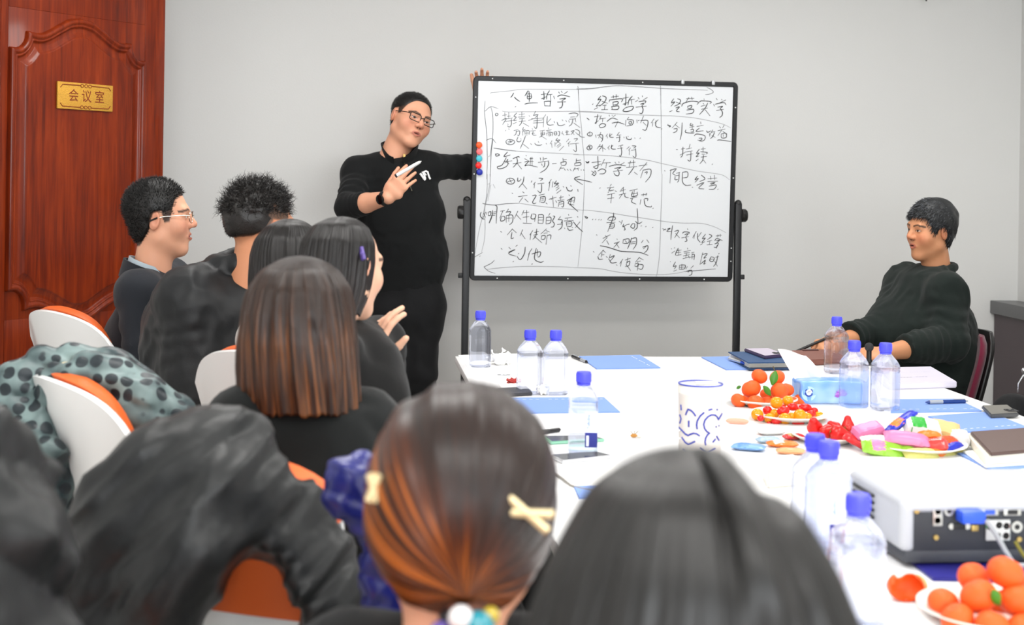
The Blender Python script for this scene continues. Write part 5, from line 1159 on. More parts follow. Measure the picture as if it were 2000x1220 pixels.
# phones
def phone(px4, z, th, m_edge, m_face, label, cam=None):
    o = quad_box('smartphone', px4, z, th, m_edge, label, 'phone', bev=.003); c = np.mean([on(x, y, z + th) for x, y in px4], 0); s_ = []
    for x, y in px4: p = on(x, y, z + th); s_.append((p - c) * .93)
    MB().add([(p[0], p[1], th + .0004) for p in s_], [[0, 1, 2, 3]]).build('screen' if cam is None else 'back_cover', m_face, o, smooth=False)
    if cam is not None:
        q = on(*cam, z + th) - c; MB().box((q[0], q[1], th + .0015), (.03, .03, .003), bev=.001).build('camera_bump', mat('phone_bump', '#2a2b2e', .25), o)
        for dx, dy in ((-.007, .007), (.007, .007), (-.007, -.007)): MB().cyl((q[0] + dx, q[1] + dy, th + .0028), (q[0] + dx, q[1] + dy, th + .0042), .005, n=14).build('lens', mat('phone_lens', '#0a0a0c', .08), o)
    return o
m_scr = mat('screen_glass', '#14161b', .06); m_silver = mat('phone_silver', '#d9dbde', .25, .6)
phone([(1075, 887), (1165, 880.5), (1196, 888), (1098, 899)], TZ, .009, m_silver, m_scr, 'smartphone with a pale metal edge, in front of the labelled bottle')
phone([(1062, 851), (1155, 849), (1182, 856), (1075, 862)], TZ, .008, mat('phone_green', '#8fc7ab', .4), m_scr, 'black smartphone in a pale green case, behind the labelled bottle')
phone([(1917, 791), (1968, 789.5), (1990, 806), (1935, 809)], TZ + .004, .011, mat('phone_case_grey', '#4c4d4e', .5), mat('case_back_grey', '#6d6b64', .45), 'grey cased smartphone face down on the right-hand booklet', cam=(1975, 802))
# navy notebook with phone and pen
nb = quad_box('navy_notebook', [(1422, 686.5), (1535, 685), (1552, 706), (1462, 707.5)], TZ + .026, .004, mat('notebook_navy', '#2b4a72', .55), 'navy hardback notebook with a phone on top, far edge of the table', 'notebook', bev=.001)
pgs = quad_box('page_block', [(1425, 687), (1535, 686), (1550, 705.5), (1463, 706.5)], TZ + .026, .0001, mat('page_cream', '#ece6d6', .7), bev=0); pgs.parent = nb; pgs.scale[2] = -190; pgs.location = (pgs.location[0] - nb.location[0], pgs.location[1] - nb.location[1], 0)
bk_ = quad_box('back_cover', [(1422, 686.5), (1535, 685), (1552, 706), (1462, 707.5)], TZ + .026, .003, mat('notebook_navy', '#2b4a72', .55), bev=.0008); bk_.parent = nb; bk_.location = (bk_.location[0] - nb.location[0], bk_.location[1] - nb.location[1], -.022)
phone([(1453, 680), (1500, 679), (1534, 691), (1494, 695)], TZ + .0302, .011, mat('case_purple', '#4a3c5c', .4), mat('case_back_pale', '#bdb3c4', .35), 'purple cased smartphone lying on the navy notebook', cam=(1518, 690))
pa, pb = on(1425, 700, TZ + .012), on(1457, 710, TZ + .012); pe = empty('pen', pa, 'silver and blue pen clipped to the navy notebook\'s left edge', 'pen')
MB().cyl((0, 0, 0), (pb - pa) * .75, .006, n=12).build('barrel', m_silver, pe); MB().cyl((pb - pa) * .75, pb - pa, .0062, n=12).build('cap', mat('pen_blue', '#2f56c8', .3), pe)
# brown notebooks
nb2 = quad_box('brown_notebook', [(1545, 684), (1625, 681), (1657, 699), (1568, 703)], TZ + .001, .02, mat('leather_brown', '#7a4a3e', .5, bump=.1, bscale=200), 'brown leather notebook under the right man\'s pen hand', 'notebook', bev=.003)
quad_box('pen_loop', [(1565, 681.5), (1598, 681), (1599, 683), (1568, 683.5)], TZ + .021, .003, mat('leather_dark', '#4a2420', .5), bev=.0005).parent = nb2
bpy.data.objects['pen_loop'].location -= nb2.location
nb3 = quad_box('brown_notebook', [(1895, 842), (2010, 834), (2075, 872), (1935, 884)], TZ + .03, .008, mat('leather_mocha', '#5a4742', .55, bump=.1, bscale=200), 'dark brown notebook lying open-edged at the right edge, on a white pad', 'notebook', bev=.003)
q = quad_box('page_block', [(1890, 848), (2010, 838), (2070, 878), (1925, 889)], TZ + .008, .022, mat('page_cream', '#ece6d6', .7)); q.parent = nb3; q.location -= nb3.location
quad_box('writing_pad', [(1880, 880), (2020, 868), (2070, 900), (1925, 910)], TZ + .004, .004, m_paper, 'white writing pad beneath the dark brown notebook', 'notepad')
# thick white book
bkk = quad_box('thick_book', [(1700, 717), (1819, 715), (1869, 744), (1735, 748)], TZ, .021, mat('book_white', '#cfcbdb', .45), 'thick white paperback in front of the right man', 'book', bev=.003)
dashes(bkk, (1757, 737), (1812, 735.5), 9, .021, mat('print_grey', '#6d6d72', .6), gap=.7, name='title_lettering'); dashes(bkk, (1755, 727), (1815, 726), 14, .021, mat('print_pale', '#b9b9c0', .6), gap=.6, name='subtitle_lettering', hgt=.003)
# microphone by his hand
mp = on(1697, 712, TZ); mic = empty('microphone', mp, 'small black table microphone behind the bottles on the right', 'microphone')
MB().lathe([(0, 0), (.03, 0), (.03, .006), (.012, .012), (.009, .02), (.009, .05), (0, .05)], n=16).build('base', m_blk2, mic); MB().sphere((0, 0, .062), .016, 16).build('mesh_head', mat('mic_mesh', '#3c3c3e', .5, .6, bump=.6, bscale=500), mic)
# tissue pack
def tissue():
    p = on(1563, 789, TZ); X = nrm(V(1, -.02, 0)); Y = np.cross([0, 0, 1], X); W_, D, Hh = .185, .095, .064; o0 = p + X * W_ / 2 + Y * D / 2
    mb = bpy.data.materials.new('tissue_wrap'); mb.use_nodes = True; N, L = mb.node_tree.nodes, mb.node_tree.links; b = N['Principled BSDF']; tc = N.new('ShaderNodeTexCoord'); n = N.new('ShaderNodeTexNoise'); n.inputs['Scale'].default_value = 9; L.new(tc.outputs['Object'], n.inputs['Vector'])
    cr = N.new('ShaderNodeValToRGB'); cr.color_ramp.elements[0].color = (*hexc('#5b93e0'), 1); cr.color_ramp.elements[1].color = (*hexc('#b4d2f6'), 1); cr.color_ramp.elements[0].position = .35; cr.color_ramp.elements[1].position = .7; L.new(n.outputs['Fac'], cr.inputs[0]); L.new(cr.outputs[0], b.inputs['Base Color']); b.inputs['Roughness'].default_value = .28
    S = SDF(); bx = V(W_ / 2, D / 2, Hh / 2)
    def box(P):
        q = np.abs(P - V(0, 0, Hh / 2)) - (bx - .008); return np.linalg.norm(np.maximum(q, 0), axis=1) + np.minimum(q.max(1), 0) - .008 - .006 * np.clip((P[:, 2] - Hh * .7) / .02, 0, 1) * np.cos(P[:, 1] * 30) * np.cos(P[:, 0] * 14)
    S.put(box, 0); S.lo = -bx * V(1, 1, 0) - .01 + V(0, 0, 0); S.hi = bx * V(1, 1, 2) + V(.01, .01, .02); S.disp(lambda P: .0016 * vnoise(P * 60)); v, f = S.mesh(.004)
    e = arr_obj('tissue_pack', v, f, mb, org=np.zeros(3)); e.location = o0; e.rotation_euler[2] = math.atan2(X[1], X[0]); tag(e, 'soft blue tissue pack with a pink flower, a tissue sticking out', 'tissue pack')
    y = -D / 2 - .0012
    def disc(r0, r1, x, z, m, n, yy=y, a0=0, a1=360, nm='emblem'):
        A = [R(a0 + (a1 - a0) * k / n) for k in range(n + 1)]; MB().grid([[(x + r * math.cos(a), yy, z + r * math.sin(a)) for a in A] for r in (r0, r1)]).build(nm, m, e, smooth=False)
    disc(.009, .0125, -.068, .034, m_navy, 24, a0=-235, a1=55); cl = MB()
    for dx, dz, r in ((-.004, .002, .004), (.001, .005, .0045), (.005, .002, .004), (0, -.002, .006)): cl.add([(-.068 + dx + r * math.cos(a), y - .0004, .034 + dz + r * math.sin(a)) for a in np.linspace(0, 6.28, 14)[:-1]], [list(range(13))])
    cl.build('emblem_cloud', m_paper, e, smooth=False); disc(0, .021, -.068, .03, mat('pack_pale', '#a9ccf5', .35), 28, yy=y + .0006, nm='emblem_ring')
    m_pk = mat('petal_pink', '#c98ad8', .4); m_pk2 = mat('petal_deep', '#a65cc4', .4); ctr = (.028, .024)
    for k in range(9):
        a = R(20 + 20 * k); L_ = .022; w = .005; d = V(math.cos(a), 0, math.sin(a)); t = V(-math.sin(a), 0, math.cos(a)); c = V(ctr[0], y - .0003 - .0001 * k, ctr[1])
        MB().add([c, c + d * L_ * .5 + t * w, c + d * L_, c + d * L_ * .5 - t * w], [[0, 1, 2, 3]]).build('petal', m_pk if k % 2 else m_pk2, e, smooth=False)
    # the tissue itself: a curved sheet
    rows = []
    for i in range(12):
        t = i / 11; x0 = -.088 - .045 * t; x1 = -.012 - .056 * t + .012 * math.sin(t * 2.5)
        rows.append([(x0 + (x1 - x0) * u, .012 + .012 * math.sin(u * 4 + t * 2) + .03 * t * (1 - u), Hh - .006 + .088 * t * (1 - .12 * u * t) + .004 * math.sin(u * 5)) for u in np.linspace(0, 1, 14)])
    sh = MB().grid(rows); sh.grid([[(x, yy + .0012, z) for x, yy, z in r] for r in rows]); sh.build('tissue_sheet', m_paper, e)
tissue()
# plates
m_plate = mat('plate_white', '#f4f1e8', .25)
def plate(px, py, r, label):
    p = on(px, py, TZ); o = MB().lathe([(0, .004), (r * .55, .004), (r * .62, .006), (r * .97, .018), (r, .0195), (r, .017), (r * .64, .001), (r * .6, 0), (0, 0)], n=48).build('plate', m_plate); o.location = p; return tag(o, label, 'plate', 'white plates with snacks'), p
_, P1 = plate(1489, 789, .1, 'white plate under the tangerine pile by the tissue pack')
_, P2 = plate(1544, 819, .106, 'white plate under the red and yellow cherry tomatoes')
_, P3 = plate(1614, 862, .085, 'white plate under the strawberries')
_, P4 = plate(1788, 878, .12, 'white plate heaped with wrapped sweets')
_, P5 = plate(1948, 1208, .115, 'white plate under the near tangerines, bottom right corner')
m_tan = mat('tangerine_skin', '#ee5c1c', .42, bump=.25, bscale=500, var=.06, vscale=40, spec=.4); m_leaf = mat('leaf_green', '#3f7a1c', .4, var=.2, vscale=60); m_stem = mat('stem_brown', '#6a5a2a', .7)
def tangerine_mesh():
    rows = []; n = 28
    for j in range(17):
        a = math.pi * j / 16; z = -math.cos(a) * .86; r = math.sin(a); dm = .12 * math.exp(-(r / .22) ** 2); z = z - math.copysign(dm, z); rows.append([(r * math.cos(w) * (1 + .012 * math.cos(5 * w)), r * math.sin(w) * (1 + .012 * math.cos(5 * w)), z) for w in np.linspace(0, 2 * math.pi, n + 1)])
    return MB().grid(rows).build('tangerine', m_tan)
tan0 = tangerine_mesh(); MB().lathe([(0, .78), (.09, .775), (.07, .72), (0, .7)], n=8).build('stem_button', m_stem, tan0); tan_used = False
def dep(p): return float((np.asarray(p) - CAM) @ VD)
def tangerine(px, py, Z, r, label, group, tilt=(0, 0, 0)):
    global tan_used
    o = copy_tree(tan0) if tan_used else tan0; tan_used = True; p = at(px, py, Z); o.location = p; o.scale = (r, r, r); o.rotation_euler = tilt; return tag(o, label, 'tangerine', group)
Z1 = dep(P1); lab1 = 'small orange tangerine in the pile beside the tissue pack'
for i, (x, y, r, dz) in enumerate([(290, 555, 105, -.045), (515, 590, 115, -.06), (455, 400, 130, -.02), (565, 235, 108, .0), (800, 250, 105, .03), (830, 425, 120, -.02), (930, 410, 95, .02), (1100, 555, 92, .03), (660, 575, 85, -.02), (650, 470, 80, .04), (1010, 570, 70, -.0), (420, 540, 90, .05), (740, 560, 100, .05)]):
    tangerine(1400 + x / 6.78, 700 + y / 6.78, Z1 + dz, r / 6.78 * (Z1 + dz) / FPX, lab1, 'tangerines beside the tissue pack', (R(20 * math.sin(i * 2)), R(25 * math.cos(i * 3)), i))
def leaf(c, d, n, L_, w, parent=None, label=None):
    d = nrm(d); n = nrm(np.asarray(n) - d * (np.asarray(n) @ d)); t = np.cross(d, n); rows = []
    for u in np.linspace(0, 1, 9):
        ww = w * math.sin(math.pi * min(u * .94 + .03, 1)) ** .8; rows.append([np.asarray(c) + d * L_ * u + t * ww * s_ + n * (.004 * (1 - s_ * s_) - .008 * u * u) for s_ in (-1, -.5, 0, .5, 1)])
    m = MB().grid(rows); m.grid([[q - n * .0006 for q in r] for r in rows]); o = m.build('tangerine_leaf', m_leaf); return tag(o, label, 'leaf', 'tangerine leaves') if label else o
leaf(at(1508, 752, Z1 - .025), _u * .9 + _r * .25, K_ + _u * .2, .042, .0115, label='upright green leaf on the tangerine pile, the larger one')
leaf(at(1491, 753, Z1 - .05), -_u * .7 + _r * .6, K_ + _u * .3, .036, .009, label='drooping green leaf in the middle of the tangerine pile')
leaf(at(1447, 755, Z1 + .02), -_r, K_ + _u, .012, .006, label='tip of a green leaf left of the tangerine pile')
MB().tube([at(1514, 727, Z1 + .0), at(1512, 720, Z1 + .0), at(1510, 715, Z1 + .005)], .0012, 5).build('tangerine_stalk', m_stem); tag(bpy.data.objects['tangerine_stalk'], 'thin stalk rising from the tangerine pile', 'stalk')
Z5 = dep(P5); lab5 = 'tangerine in the near pile at the bottom right corner'
for i, (x, y, r, dz) in enumerate([(1964, 1118, 36, -.01), (1901, 1128, 31, .03), (1911, 1164, 37, -.03), (1843, 1177, 32, .0), (1870, 1208, 33, -.05), (1988, 1172, 37, -.03), (1938, 1222, 34, -.08), (2030, 1150, 34, .02), (1960, 1180, 33, .04), (2000, 1230, 34, -.07), (1900, 1190, 30, .05)]):
    tangerine(x, y, Z5 + dz, r * (Z5 + dz) / FPX, lab5, 'near tangerines', (R(20 * math.sin(i * 2)), R(25 * math.cos(i * 3)), i))
leaf(at(1938, 1150, Z5 - .06), -_u * .8 + _r * .45, K_ + _u * .3, .028, .008, label='green leaf stuck in the near tangerine pile')
def peel():
    p = on(1768, 1172, TZ); S = SDF(); c = p + V(0, 0, .021); S.ell(c, (.028, .028, .022), None, 0); S.ell(c + V(.0, -.004, .0), (.0255, .0255, .0195), None, .001, 's'); S.put(lambda P: (P[:, 2] - TZ - .034) + .006 * np.sin(P[:, 0] * 190), .001, 'i'); S.put(lambda P: -((P[:, 1] - c[1] + .016) + .008 * vnoise(P * 120)), .001, 'i'); S.put(lambda P: -(P[:, 2] - TZ - .0005), 0, 'i'); v, f = S.mesh(.0022); o = arr_obj('tangerine_peel', v, f, m_tan); tag(o, 'torn piece of tangerine peel beside the projector', 'peel')
    S = SDF(); c = p + V(.022, .012, .016); S.ell(c, (.018, .014, .02), None, 0); S.ell(c - V(.006, .003, 0), (.017, .014, .02), None, .001, 's'); v, f = S.mesh(.0022); arr_obj('pith', v, f, mat('pith_pale', '#f4b27a', .6), o)
peel()
ORD = ['first', 'second', 'third', 'fourth', 'fifth', 'sixth', 'seventh', 'eighth', 'ninth', 'tenth', 'eleventh', 'twelfth', 'thirteenth', 'fourteenth', 'fifteenth']
def ordinals(group, fmt):
    L_ = sorted([o for o in COL.objects if o.get('group') == group], key=lambda o: (np.array(o.location) - CAM) @ VR / ((np.array(o.location) - CAM) @ VD))
    for i, o in enumerate(L_): o['label'] = fmt % ('leftmost' if i == 0 else 'rightmost' if i == len(L_) - 1 else ORD[i] + ' from the left')
ordinals('tangerines beside the tissue pack', 'small orange tangerine in the pile beside the tissue pack, %s'); ordinals('near tangerines', 'tangerine in the near pile at the bottom right corner, %s')
# cherry tomatoes
m_ty = mat('tomato_yellow', '#e8930f', .14, var=.05, vscale=50); m_tr = mat('tomato_red', '#d81c16', .12, var=.05, vscale=50)
Z2 = dep(P2); tom = {}
def tomato(x, y, rx, ry, col, dz):
    if col not in tom: tom[col] = MB().sphere((0, 0, 0), (1, 1, 1), 20).build('cherry_tomato', m_ty if col == 'yellow' else m_tr); o = tom[col]
    else: o = tom[col].copy(); COL.objects.link(o)
    Z = Z2 + dz; k = Z / FPX / 6.78; o.location = at(1400 + x / 6.78, 700 + y / 6.78, Z); o.scale = (rx * k, min(rx, ry) * k, ry * k); o.rotation_euler = (0, R(RNG.uniform(-15, 15)) if rx > ry * 1.1 else 0, 0)
    tag(o, '%s cherry tomato heaped on the middle plate' % col, 'tomato', '%s cherry tomatoes' % col)
for x, y, r, dz in [(790, 585, 85, -.0), (535, 740, 82, -.02), (940, 560, 75, .03), (700, 795, 75, -.05), (900, 800, 85, -.06), (1100, 755, 90, -.03), (765, 730, 65, -.01), (985, 760, 50, -.03), (1200, 775, 62, -.01), (1350, 775, 80, .02)]: tomato(x, y, r, r * .95, 'yellow', dz)
for x, y, rx, ry, dz in [(670, 685, 65, 58, .0), (880, 692, 88, 60, -.04), (580, 790, 48, 42, -.07), (790, 825, 72, 45, -.07), (1075, 848, 90, 40, -.07), (1005, 640, 75, 52, .0), (1170, 650, 92, 55, .02), (870, 650, 60, 45, .02), (1255, 725, 62, 45, -.0), (1290, 690, 55, 45, .03), (1410, 755, 50, 50, .05), (1090, 690, 55, 45, .01), (700, 850, 40, 30, -.06), (640, 760, 50, 45, .04), (1180, 850, 55, 38, -.04)]: tomato(x, y, rx, ry, 'red', dz)
for c_ in ('red', 'yellow'): ordinals(c_ + ' cherry tomatoes', c_ + ' cherry tomato heaped on the middle plate, %s')
# strawberries
m_sb = mat('strawberry_red', '#c81614', .3, var=.2, vscale=90); m_seed = mat('seed', '#d8a24a', .5); m_cal = mat('calyx_brown', '#8a7a3c', .7)
Z3 = dep(P3)
def strawberry(x, y, r, dz, ax, label):
    Z = Z3 + dz; k = Z / FPX / 6.78; c = at(1400 + x / 6.78, 700 + y / 6.78, Z); ax = nrm(ax); S = SDF(); r *= k; S.cap(c - ax * r * .3, c + ax * r * .5, r * .82, r * .45, 0); S.disp(lambda P: r * .035 * np.sin(P[:, 0] / r * 16) * np.sin(P[:, 1] / r * 16) * np.sin(P[:, 2] / r * 16)); v, f = S.mesh(r / 9); o = arr_obj('strawberry', v, f, m_sb); tag(o, label, 'strawberry', 'strawberries on the small plate')
    cal = MB(); t = nrm(np.cross(ax, [.3, .2, .9])); b = np.cross(ax, t); base = c - ax * r * 1.15
    for i in range(6):
        a = i * math.pi / 3; d = t * math.cos(a) + b * math.sin(a); cal.add([base, base + d * r * .4 + np.cross(ax, d) * r * .16 + ax * r * .12, base + d * r * .75 + ax * r * .2, base + d * r * .4 - np.cross(ax, d) * r * .16 + ax * r * .12], [[0, 1, 2, 3]])
    q = cal.build('calyx', m_cal, o); q.location = -o.location
for x, y, r, dz, ax, lb in [(1290, 880, 130, -.0, (-.2, -.3, .5), 'large round strawberry at the plate\'s left'), (1545, 890, 95, .04, (-.6, .2, .4), 'strawberry at the back of the small plate'), (1735, 850, 105, .03, (0, .1, 1), 'strawberry standing point up at the right'), (1440, 960, 115, -.02, (-.7, -.4, .1), 'strawberry with a pale brown calyx, middle front'), (1660, 1015, 150, -.04, (.8, -.4, -.2), 'largest strawberry at the plate\'s right front'), (1765, 930, 80, .0, (.7, .2, .1), 'small strawberry half hidden at the right'), (1540, 1000, 90, .0, (-.3, -.8, .1), 'strawberry wedged in the middle')]: strawberry(x, y, r, dz, ax, lb)
# wrapped sweets
def packet(px, py, Z, L_, w, t, yaw, tilt, m, label, m2=None, box=False, name='wrapped_sweet', roll=0):
    if name == 'wrapped_sweet': L_, w, t = L_ * 1.2, w * 1.2, t * 1.35
    e = None; nx, ny = 17, 11; rows = []; rows2 = []
    for i in range(nx):
        u = -1 + 2 * i / (nx - 1); row = []; row2 = []
        for j in range(ny):
            v = -1 + 2 * j / (ny - 1); k = (max(0, 1 - abs(u) ** (8 if box else 3.5)) ** .6) * (max(0, 1 - abs(v) ** (8 if box else 2.6)) ** .6)
            wv = (1 + (.12 * math.cos(u * 22) if abs(u) > .85 else 0)) * (1 - (.18 if not box else 0) * math.exp(-((abs(u) - .82) / .08) ** 2)); cr = .0008 * math.sin(13 * v + 9 * u)
            row.append((u * L_ / 2, v * w / 2 * wv, t / 2 * k + cr)); row2.append((u * L_ / 2, v * w / 2 * wv, -t / 2 * k + cr - .0002))
        rows.append(row); rows2.append(row2)
    o = MB().grid(rows).grid(rows2).build(name, m); o.location = at(px, py, Z); o.rotation_euler = (R(roll), R(tilt), R(yaw)); tag(o, label, 'sweet', 'wrapped sweets on the plate')
    if m2: MB().grid([[(x * .5 - L_ * .12, y * .96, z * 1.04 + (.0006 if z > 0 else 0)) for x, y, z in r] for r in rows]).build('printed_band', m2, o)
    return o
Z4 = dep(P4); q4 = lambda x, y: (1550 + x / 5.714, 790 + y / 5.714)
m_pk = mat('wrap_pink', '#d878a4', .35); m_bl = mat('wrap_blue', '#2430b0', .3); m_wt = mat('wrap_white', '#d6d6d4', .3); m_gr = mat('wrap_green', '#1f9a2a', .35); m_lime = mat('wrap_lime', '#84b82c', .35); m_rd = mat('wrap_red', '#c8242a', .25); m_yl = mat('wrap_yellow', '#c9c472', .35); m_bg = mat('wrap_beige', '#cfae74', .4); m_or = mat('wrap_orange', '#ee7a2a', .35); m_lb = mat('wrap_sky', '#7ea8dc', .3)
packet(*q4(830, 300), Z4 - .0, .062, .034, .026, 8, -12, m_pk, 'pink boxed sweet at the left of the sweets plate', box=True, roll=20)
packet(*q4(1260, 385), Z4 - .05, .088, .036, .024, -12, 6, m_pk, 'pink pillow-wrapped sweet across the middle of the sweets', roll=25)
packet(*q4(1200, 190), Z4 + .03, .085, .026, .014, 24, -26, m_bl, 'dark blue twisted wrapper on top of the sweets', m_or)
packet(*q4(1430, 265), Z4 + .02, .075, .046, .028, -8, 6, m_wt, 'white and green boxed sweet on top of the pile', m_gr, box=True, roll=25)
packet(*q4(1690, 300), Z4 + .04, .06, .05, .026, -20, 10, m_bg, 'beige packet at the right of the sweets plate', box=True, roll=25)
packet(*q4(1000, 490), Z4 - .07, .085, .042, .02, -8, 8, m_lime, 'lime green packet with pink print, front left of the sweets', m_pk, roll=30)
packet(*q4(1180, 520), Z4 - .06, .06, .03, .018, -20, -8, mat('wrap_olive', '#7fae2c', .35), 'olive green packet at the front of the sweets', roll=30)
packet(*q4(1420, 565), Z4 - .09, .07, .034, .02, 6, 0, m_yl, 'pale yellow bar at the front of the sweets', m_yl, roll=30)
packet(*q4(1640, 545), Z4 - .06, .06, .034, .018, 22, -8, m_yl, 'pale yellow packet with an orange end, front right', m_or, roll=30)
packet(*q4(1790, 540), Z4 - .03, .055, .034, .016, 30, -10, m_yl, 'pale yellow crinkled packet at the far right of the plate', roll=20)
packet(*q4(1450, 480), Z4 - .045, .05, .03, .022, 10, 0, m_rd, 'dark red twist-wrapped sweet under the pink packet', roll=20)
packet(*q4(1580, 455), Z4 - .05, .05, .032, .024, -25, -8, mat('wrap_red_clear', '#c4403c', .12), 'glossy red candy pack at the right of the pile', roll=20)
packet(*q4(1700, 420), Z4 - .02, .055, .03, .02, 15, 0, mat('wrap_red_orange', '#d8502c', .2), 'orange-red candy pack beside the beige packet', roll=20)
packet(*q4(1760, 480), Z4 - .04, .06, .024, .014, 35, -12, m_bl, 'dark blue wrapper at the right of the pile', roll=15)
packet(*q4(740, 430), Z4 - .02, .07, .022, .012, -35, 22, m_rd, 'bright red wrapper hanging off the plate\'s left side', roll=30)
packet(*q4(920, 400), Z4 - .05, .06, .03, .014, 4, 0, m_wt, 'white packet under the pink boxed sweet', roll=25); packet(*q4(1835, 385), Z4 + .02, .042, .04, .03, -10, 10, m_wt, 'white packet at the far right of the sweets', box=True, roll=20)
for i, (x, y) in enumerate([(1500, 340), (1350, 400), (1100, 420), (1600, 430), (1250, 430)]): packet(*q4(x, y), Z4 + .0, .05, .03, .02, 20 * i, 0, [m_or, m_bg, m_rd, m_lime, m_or][i], ['orange', 'beige', 'red', 'green', 'amber'][i] + ' wrapper peeking out low down between the heaped sweets')
# wrappers left of the sweets
def flat_wrap(px, py, L_, w, yaw, m, label, m2=None): 
    o = packet(px, py, dep(on(px, py, TZ + .008)), L_, w, .014, yaw, 0, m, label, m2, name='empty_wrapper'); o['category'] = 'wrapper'; o['group'] = 'empty wrappers on the table'; return o
flat_wrap(1462, 872, .08, .05, -25, m_lb, 'pale blue plastic wrapper behind the nearest black hair', mat('wrap_midblue', '#5f8fdc', .3)); flat_wrap(1500, 858, .06, .03, 10, mat('wrap_silverblue', '#9fb6c8', .25), 'silver-blue wrapper left of the orange wrappers')
flat_wrap(1528, 866, .075, .035, -8, m_or, 'orange and white wrapper left of the bottles', m_wt); flat_wrap(1545, 880, .07, .03, -12, mat('wrap_peach', '#f0a070', .35), 'peach wrapper nearest the two overlapping bottles'); flat_wrap(1550, 852, .055, .03, 18, m_rd, 'red torn wrapper in front of the strawberries', m_bg); flat_wrap(1440, 822, .06, .008, -20, mat('wrap_salmon', '#f0a890', .5), 'thin salmon strip between tumbler and tomatoes'); flat_wrap(1505, 842, .07, .04, 5, m_wt, 'white tissue scrap before the tomato plate')
quad_box('small_box', [(1490, 890), (1552, 886), (1566, 902), (1500, 908)], TZ, .05, mat('box_cream', '#efece2', .5), 'small cream box behind the nearest black hair', 'box', bev=.004)
sc = on(1238, 855, TZ); o = MB().sphere((0, 0, .006), (.009, .006, .005), 10).build('tangerine_scrap', mat('scrap_amber', '#b9823a', .6)); o.location = sc; tag(o, 'tiny scrap of tangerine stalk alone on the white tabletop', 'scrap')
for a in (-1, .2, 1.2): MB().tube([(0, 0, .008), (.006 * a, -.002, .014), (.009 * a, 0, .018)], .0008, 5).build('twig', m_stem, o)
MB().sphere((.014, 0, .005), (.007, .005, .005), 8).build('pale_bit', mat('scrap_pale', '#e8e4d4', .6), o)
# tumbler with blue doodles
def tumbler():
    p = on(1366, 902, TZ); e = empty('tumbler', p, 'cream tumbler with dark blue line doodles and a handle lid', 'tumbler'); r0, r1, H_ = .047, .05, .158
    MB().lathe([(0, 0), (r0 - .003, 0), (r0, .003), (r1, H_), (0, H_)], n=40).build('body', mat('tumbler_cream', '#d9d2cc', .45), e)
    MB().lathe([(r1 - .001, H_ - .003), (r1 + .001, H_), (r1 + .0005, H_ + .012), (r1 - .002, H_ + .018), (r1 - .006, H_ + .019), (0, H_ + .017)], n=40).build('lid', mat('lid_clear', '#f1efe6', .15), e)
    MB().tube([(r1 * .99 * math.cos(a), r1 * .99 * math.sin(a), H_ + .0195) for a in np.linspace(0, 6.28, 41)[:-1]], .0018, 6, closed=True).build('lid_rim', mat('rim_blue', '#2c3fae', .3), e)
    MB().box((.012, -.005, H_ + .022), (.05, .018, .006), bev=.002).build('sip_lid', mat('lid_clear', '#f1efe6', .15), e); MB().tube([(-r0, -.01, .075), (-r0 - .012, -.012, .07), (-r0 - .013, -.012, .06), (-r0, -.01, .055)], .002, 6).build('ring', mat('ring_clear', '#e6e6e2', .2), e)
    c0 = p; mdo = mat('doodle_blue', '#1c2f9a', .45); V0 = (1322 + 1412) / 2; pxr = 45.
    def pt(x, y):
        px, py = 1300 + x / 6.78, 720 + y / 6.78; s_ = max(-.985, min(.985, (px - V0) / 44.5)); z = (HOR + (px - 1000) * .015 - py) * dep(c0 - VD * .05) / FPX + CAMZ - TZ; fr = -VD * math.sqrt(1 - s_ * s_) + _r * s_; rr = (r0 + (r1 - r0) * z / H_) + .0003; return fr * rr + V(0, 0, z)
    for ln in [[(230, 625), (245, 580), (258, 545), (300, 560), (330, 590), (357, 630)], [(268, 695), (268, 780)], [(470, 575), (415, 625), (378, 690), (370, 745), (378, 800)], [(525, 547), (580, 537)], [(645, 548), (660, 555)], [(742, 625), (705, 655), (678, 690), (655, 645), (620, 618), (570, 612), (520, 635), (480, 680), (465, 735), (478, 790), (510, 830), (552, 855), (520, 875), (495, 920), (488, 970), (500, 1010)], [(152, 815), (190, 845), (225, 880), (260, 895), (290, 875), (330, 857), (370, 862), (415, 890)], [(185, 935), (225, 990), (265, 1010), (310, 985), (352, 962)], [(175, 500), (180, 575)], [(165, 640), (178, 690), (165, 755)], [(640, 780), (650, 778)], [(685, 772), (692, 772)], [(655, 905), (700, 970)], [(600, 980), (640, 940)], [(200, 1080), (260, 1120), (340, 1100)], [(420, 1040), (520, 1100), (640, 1060)]]:
        q = []
        for a, b in zip(ln[:-1], ln[1:]): q += [pt(a[0] + (b[0] - a[0]) * k / 3, a[1] + (b[1] - a[1]) * k / 3) for k in range(3)]
        q.append(pt(*ln[-1])); MB().tube(q, .0019, 6).build('doodle', mdo, e)
tumbler()
# cable on the tabletop
cb_ = [on(x, y, TZ + .003) for x, y in ((1085, 925), (1098, 934), (1115, 948), (1135, 954), (1155, 957), (1175, 975), (1190, 1000), (1250, 1060))]
MB().tube(cb_, .003, 8).build('thin_cable', mat('cable_grey', '#8f8c86', .5)); tag(bpy.data.objects['thin_cable'], 'thin grey cable curving over the tabletop beside the phone', 'cable')
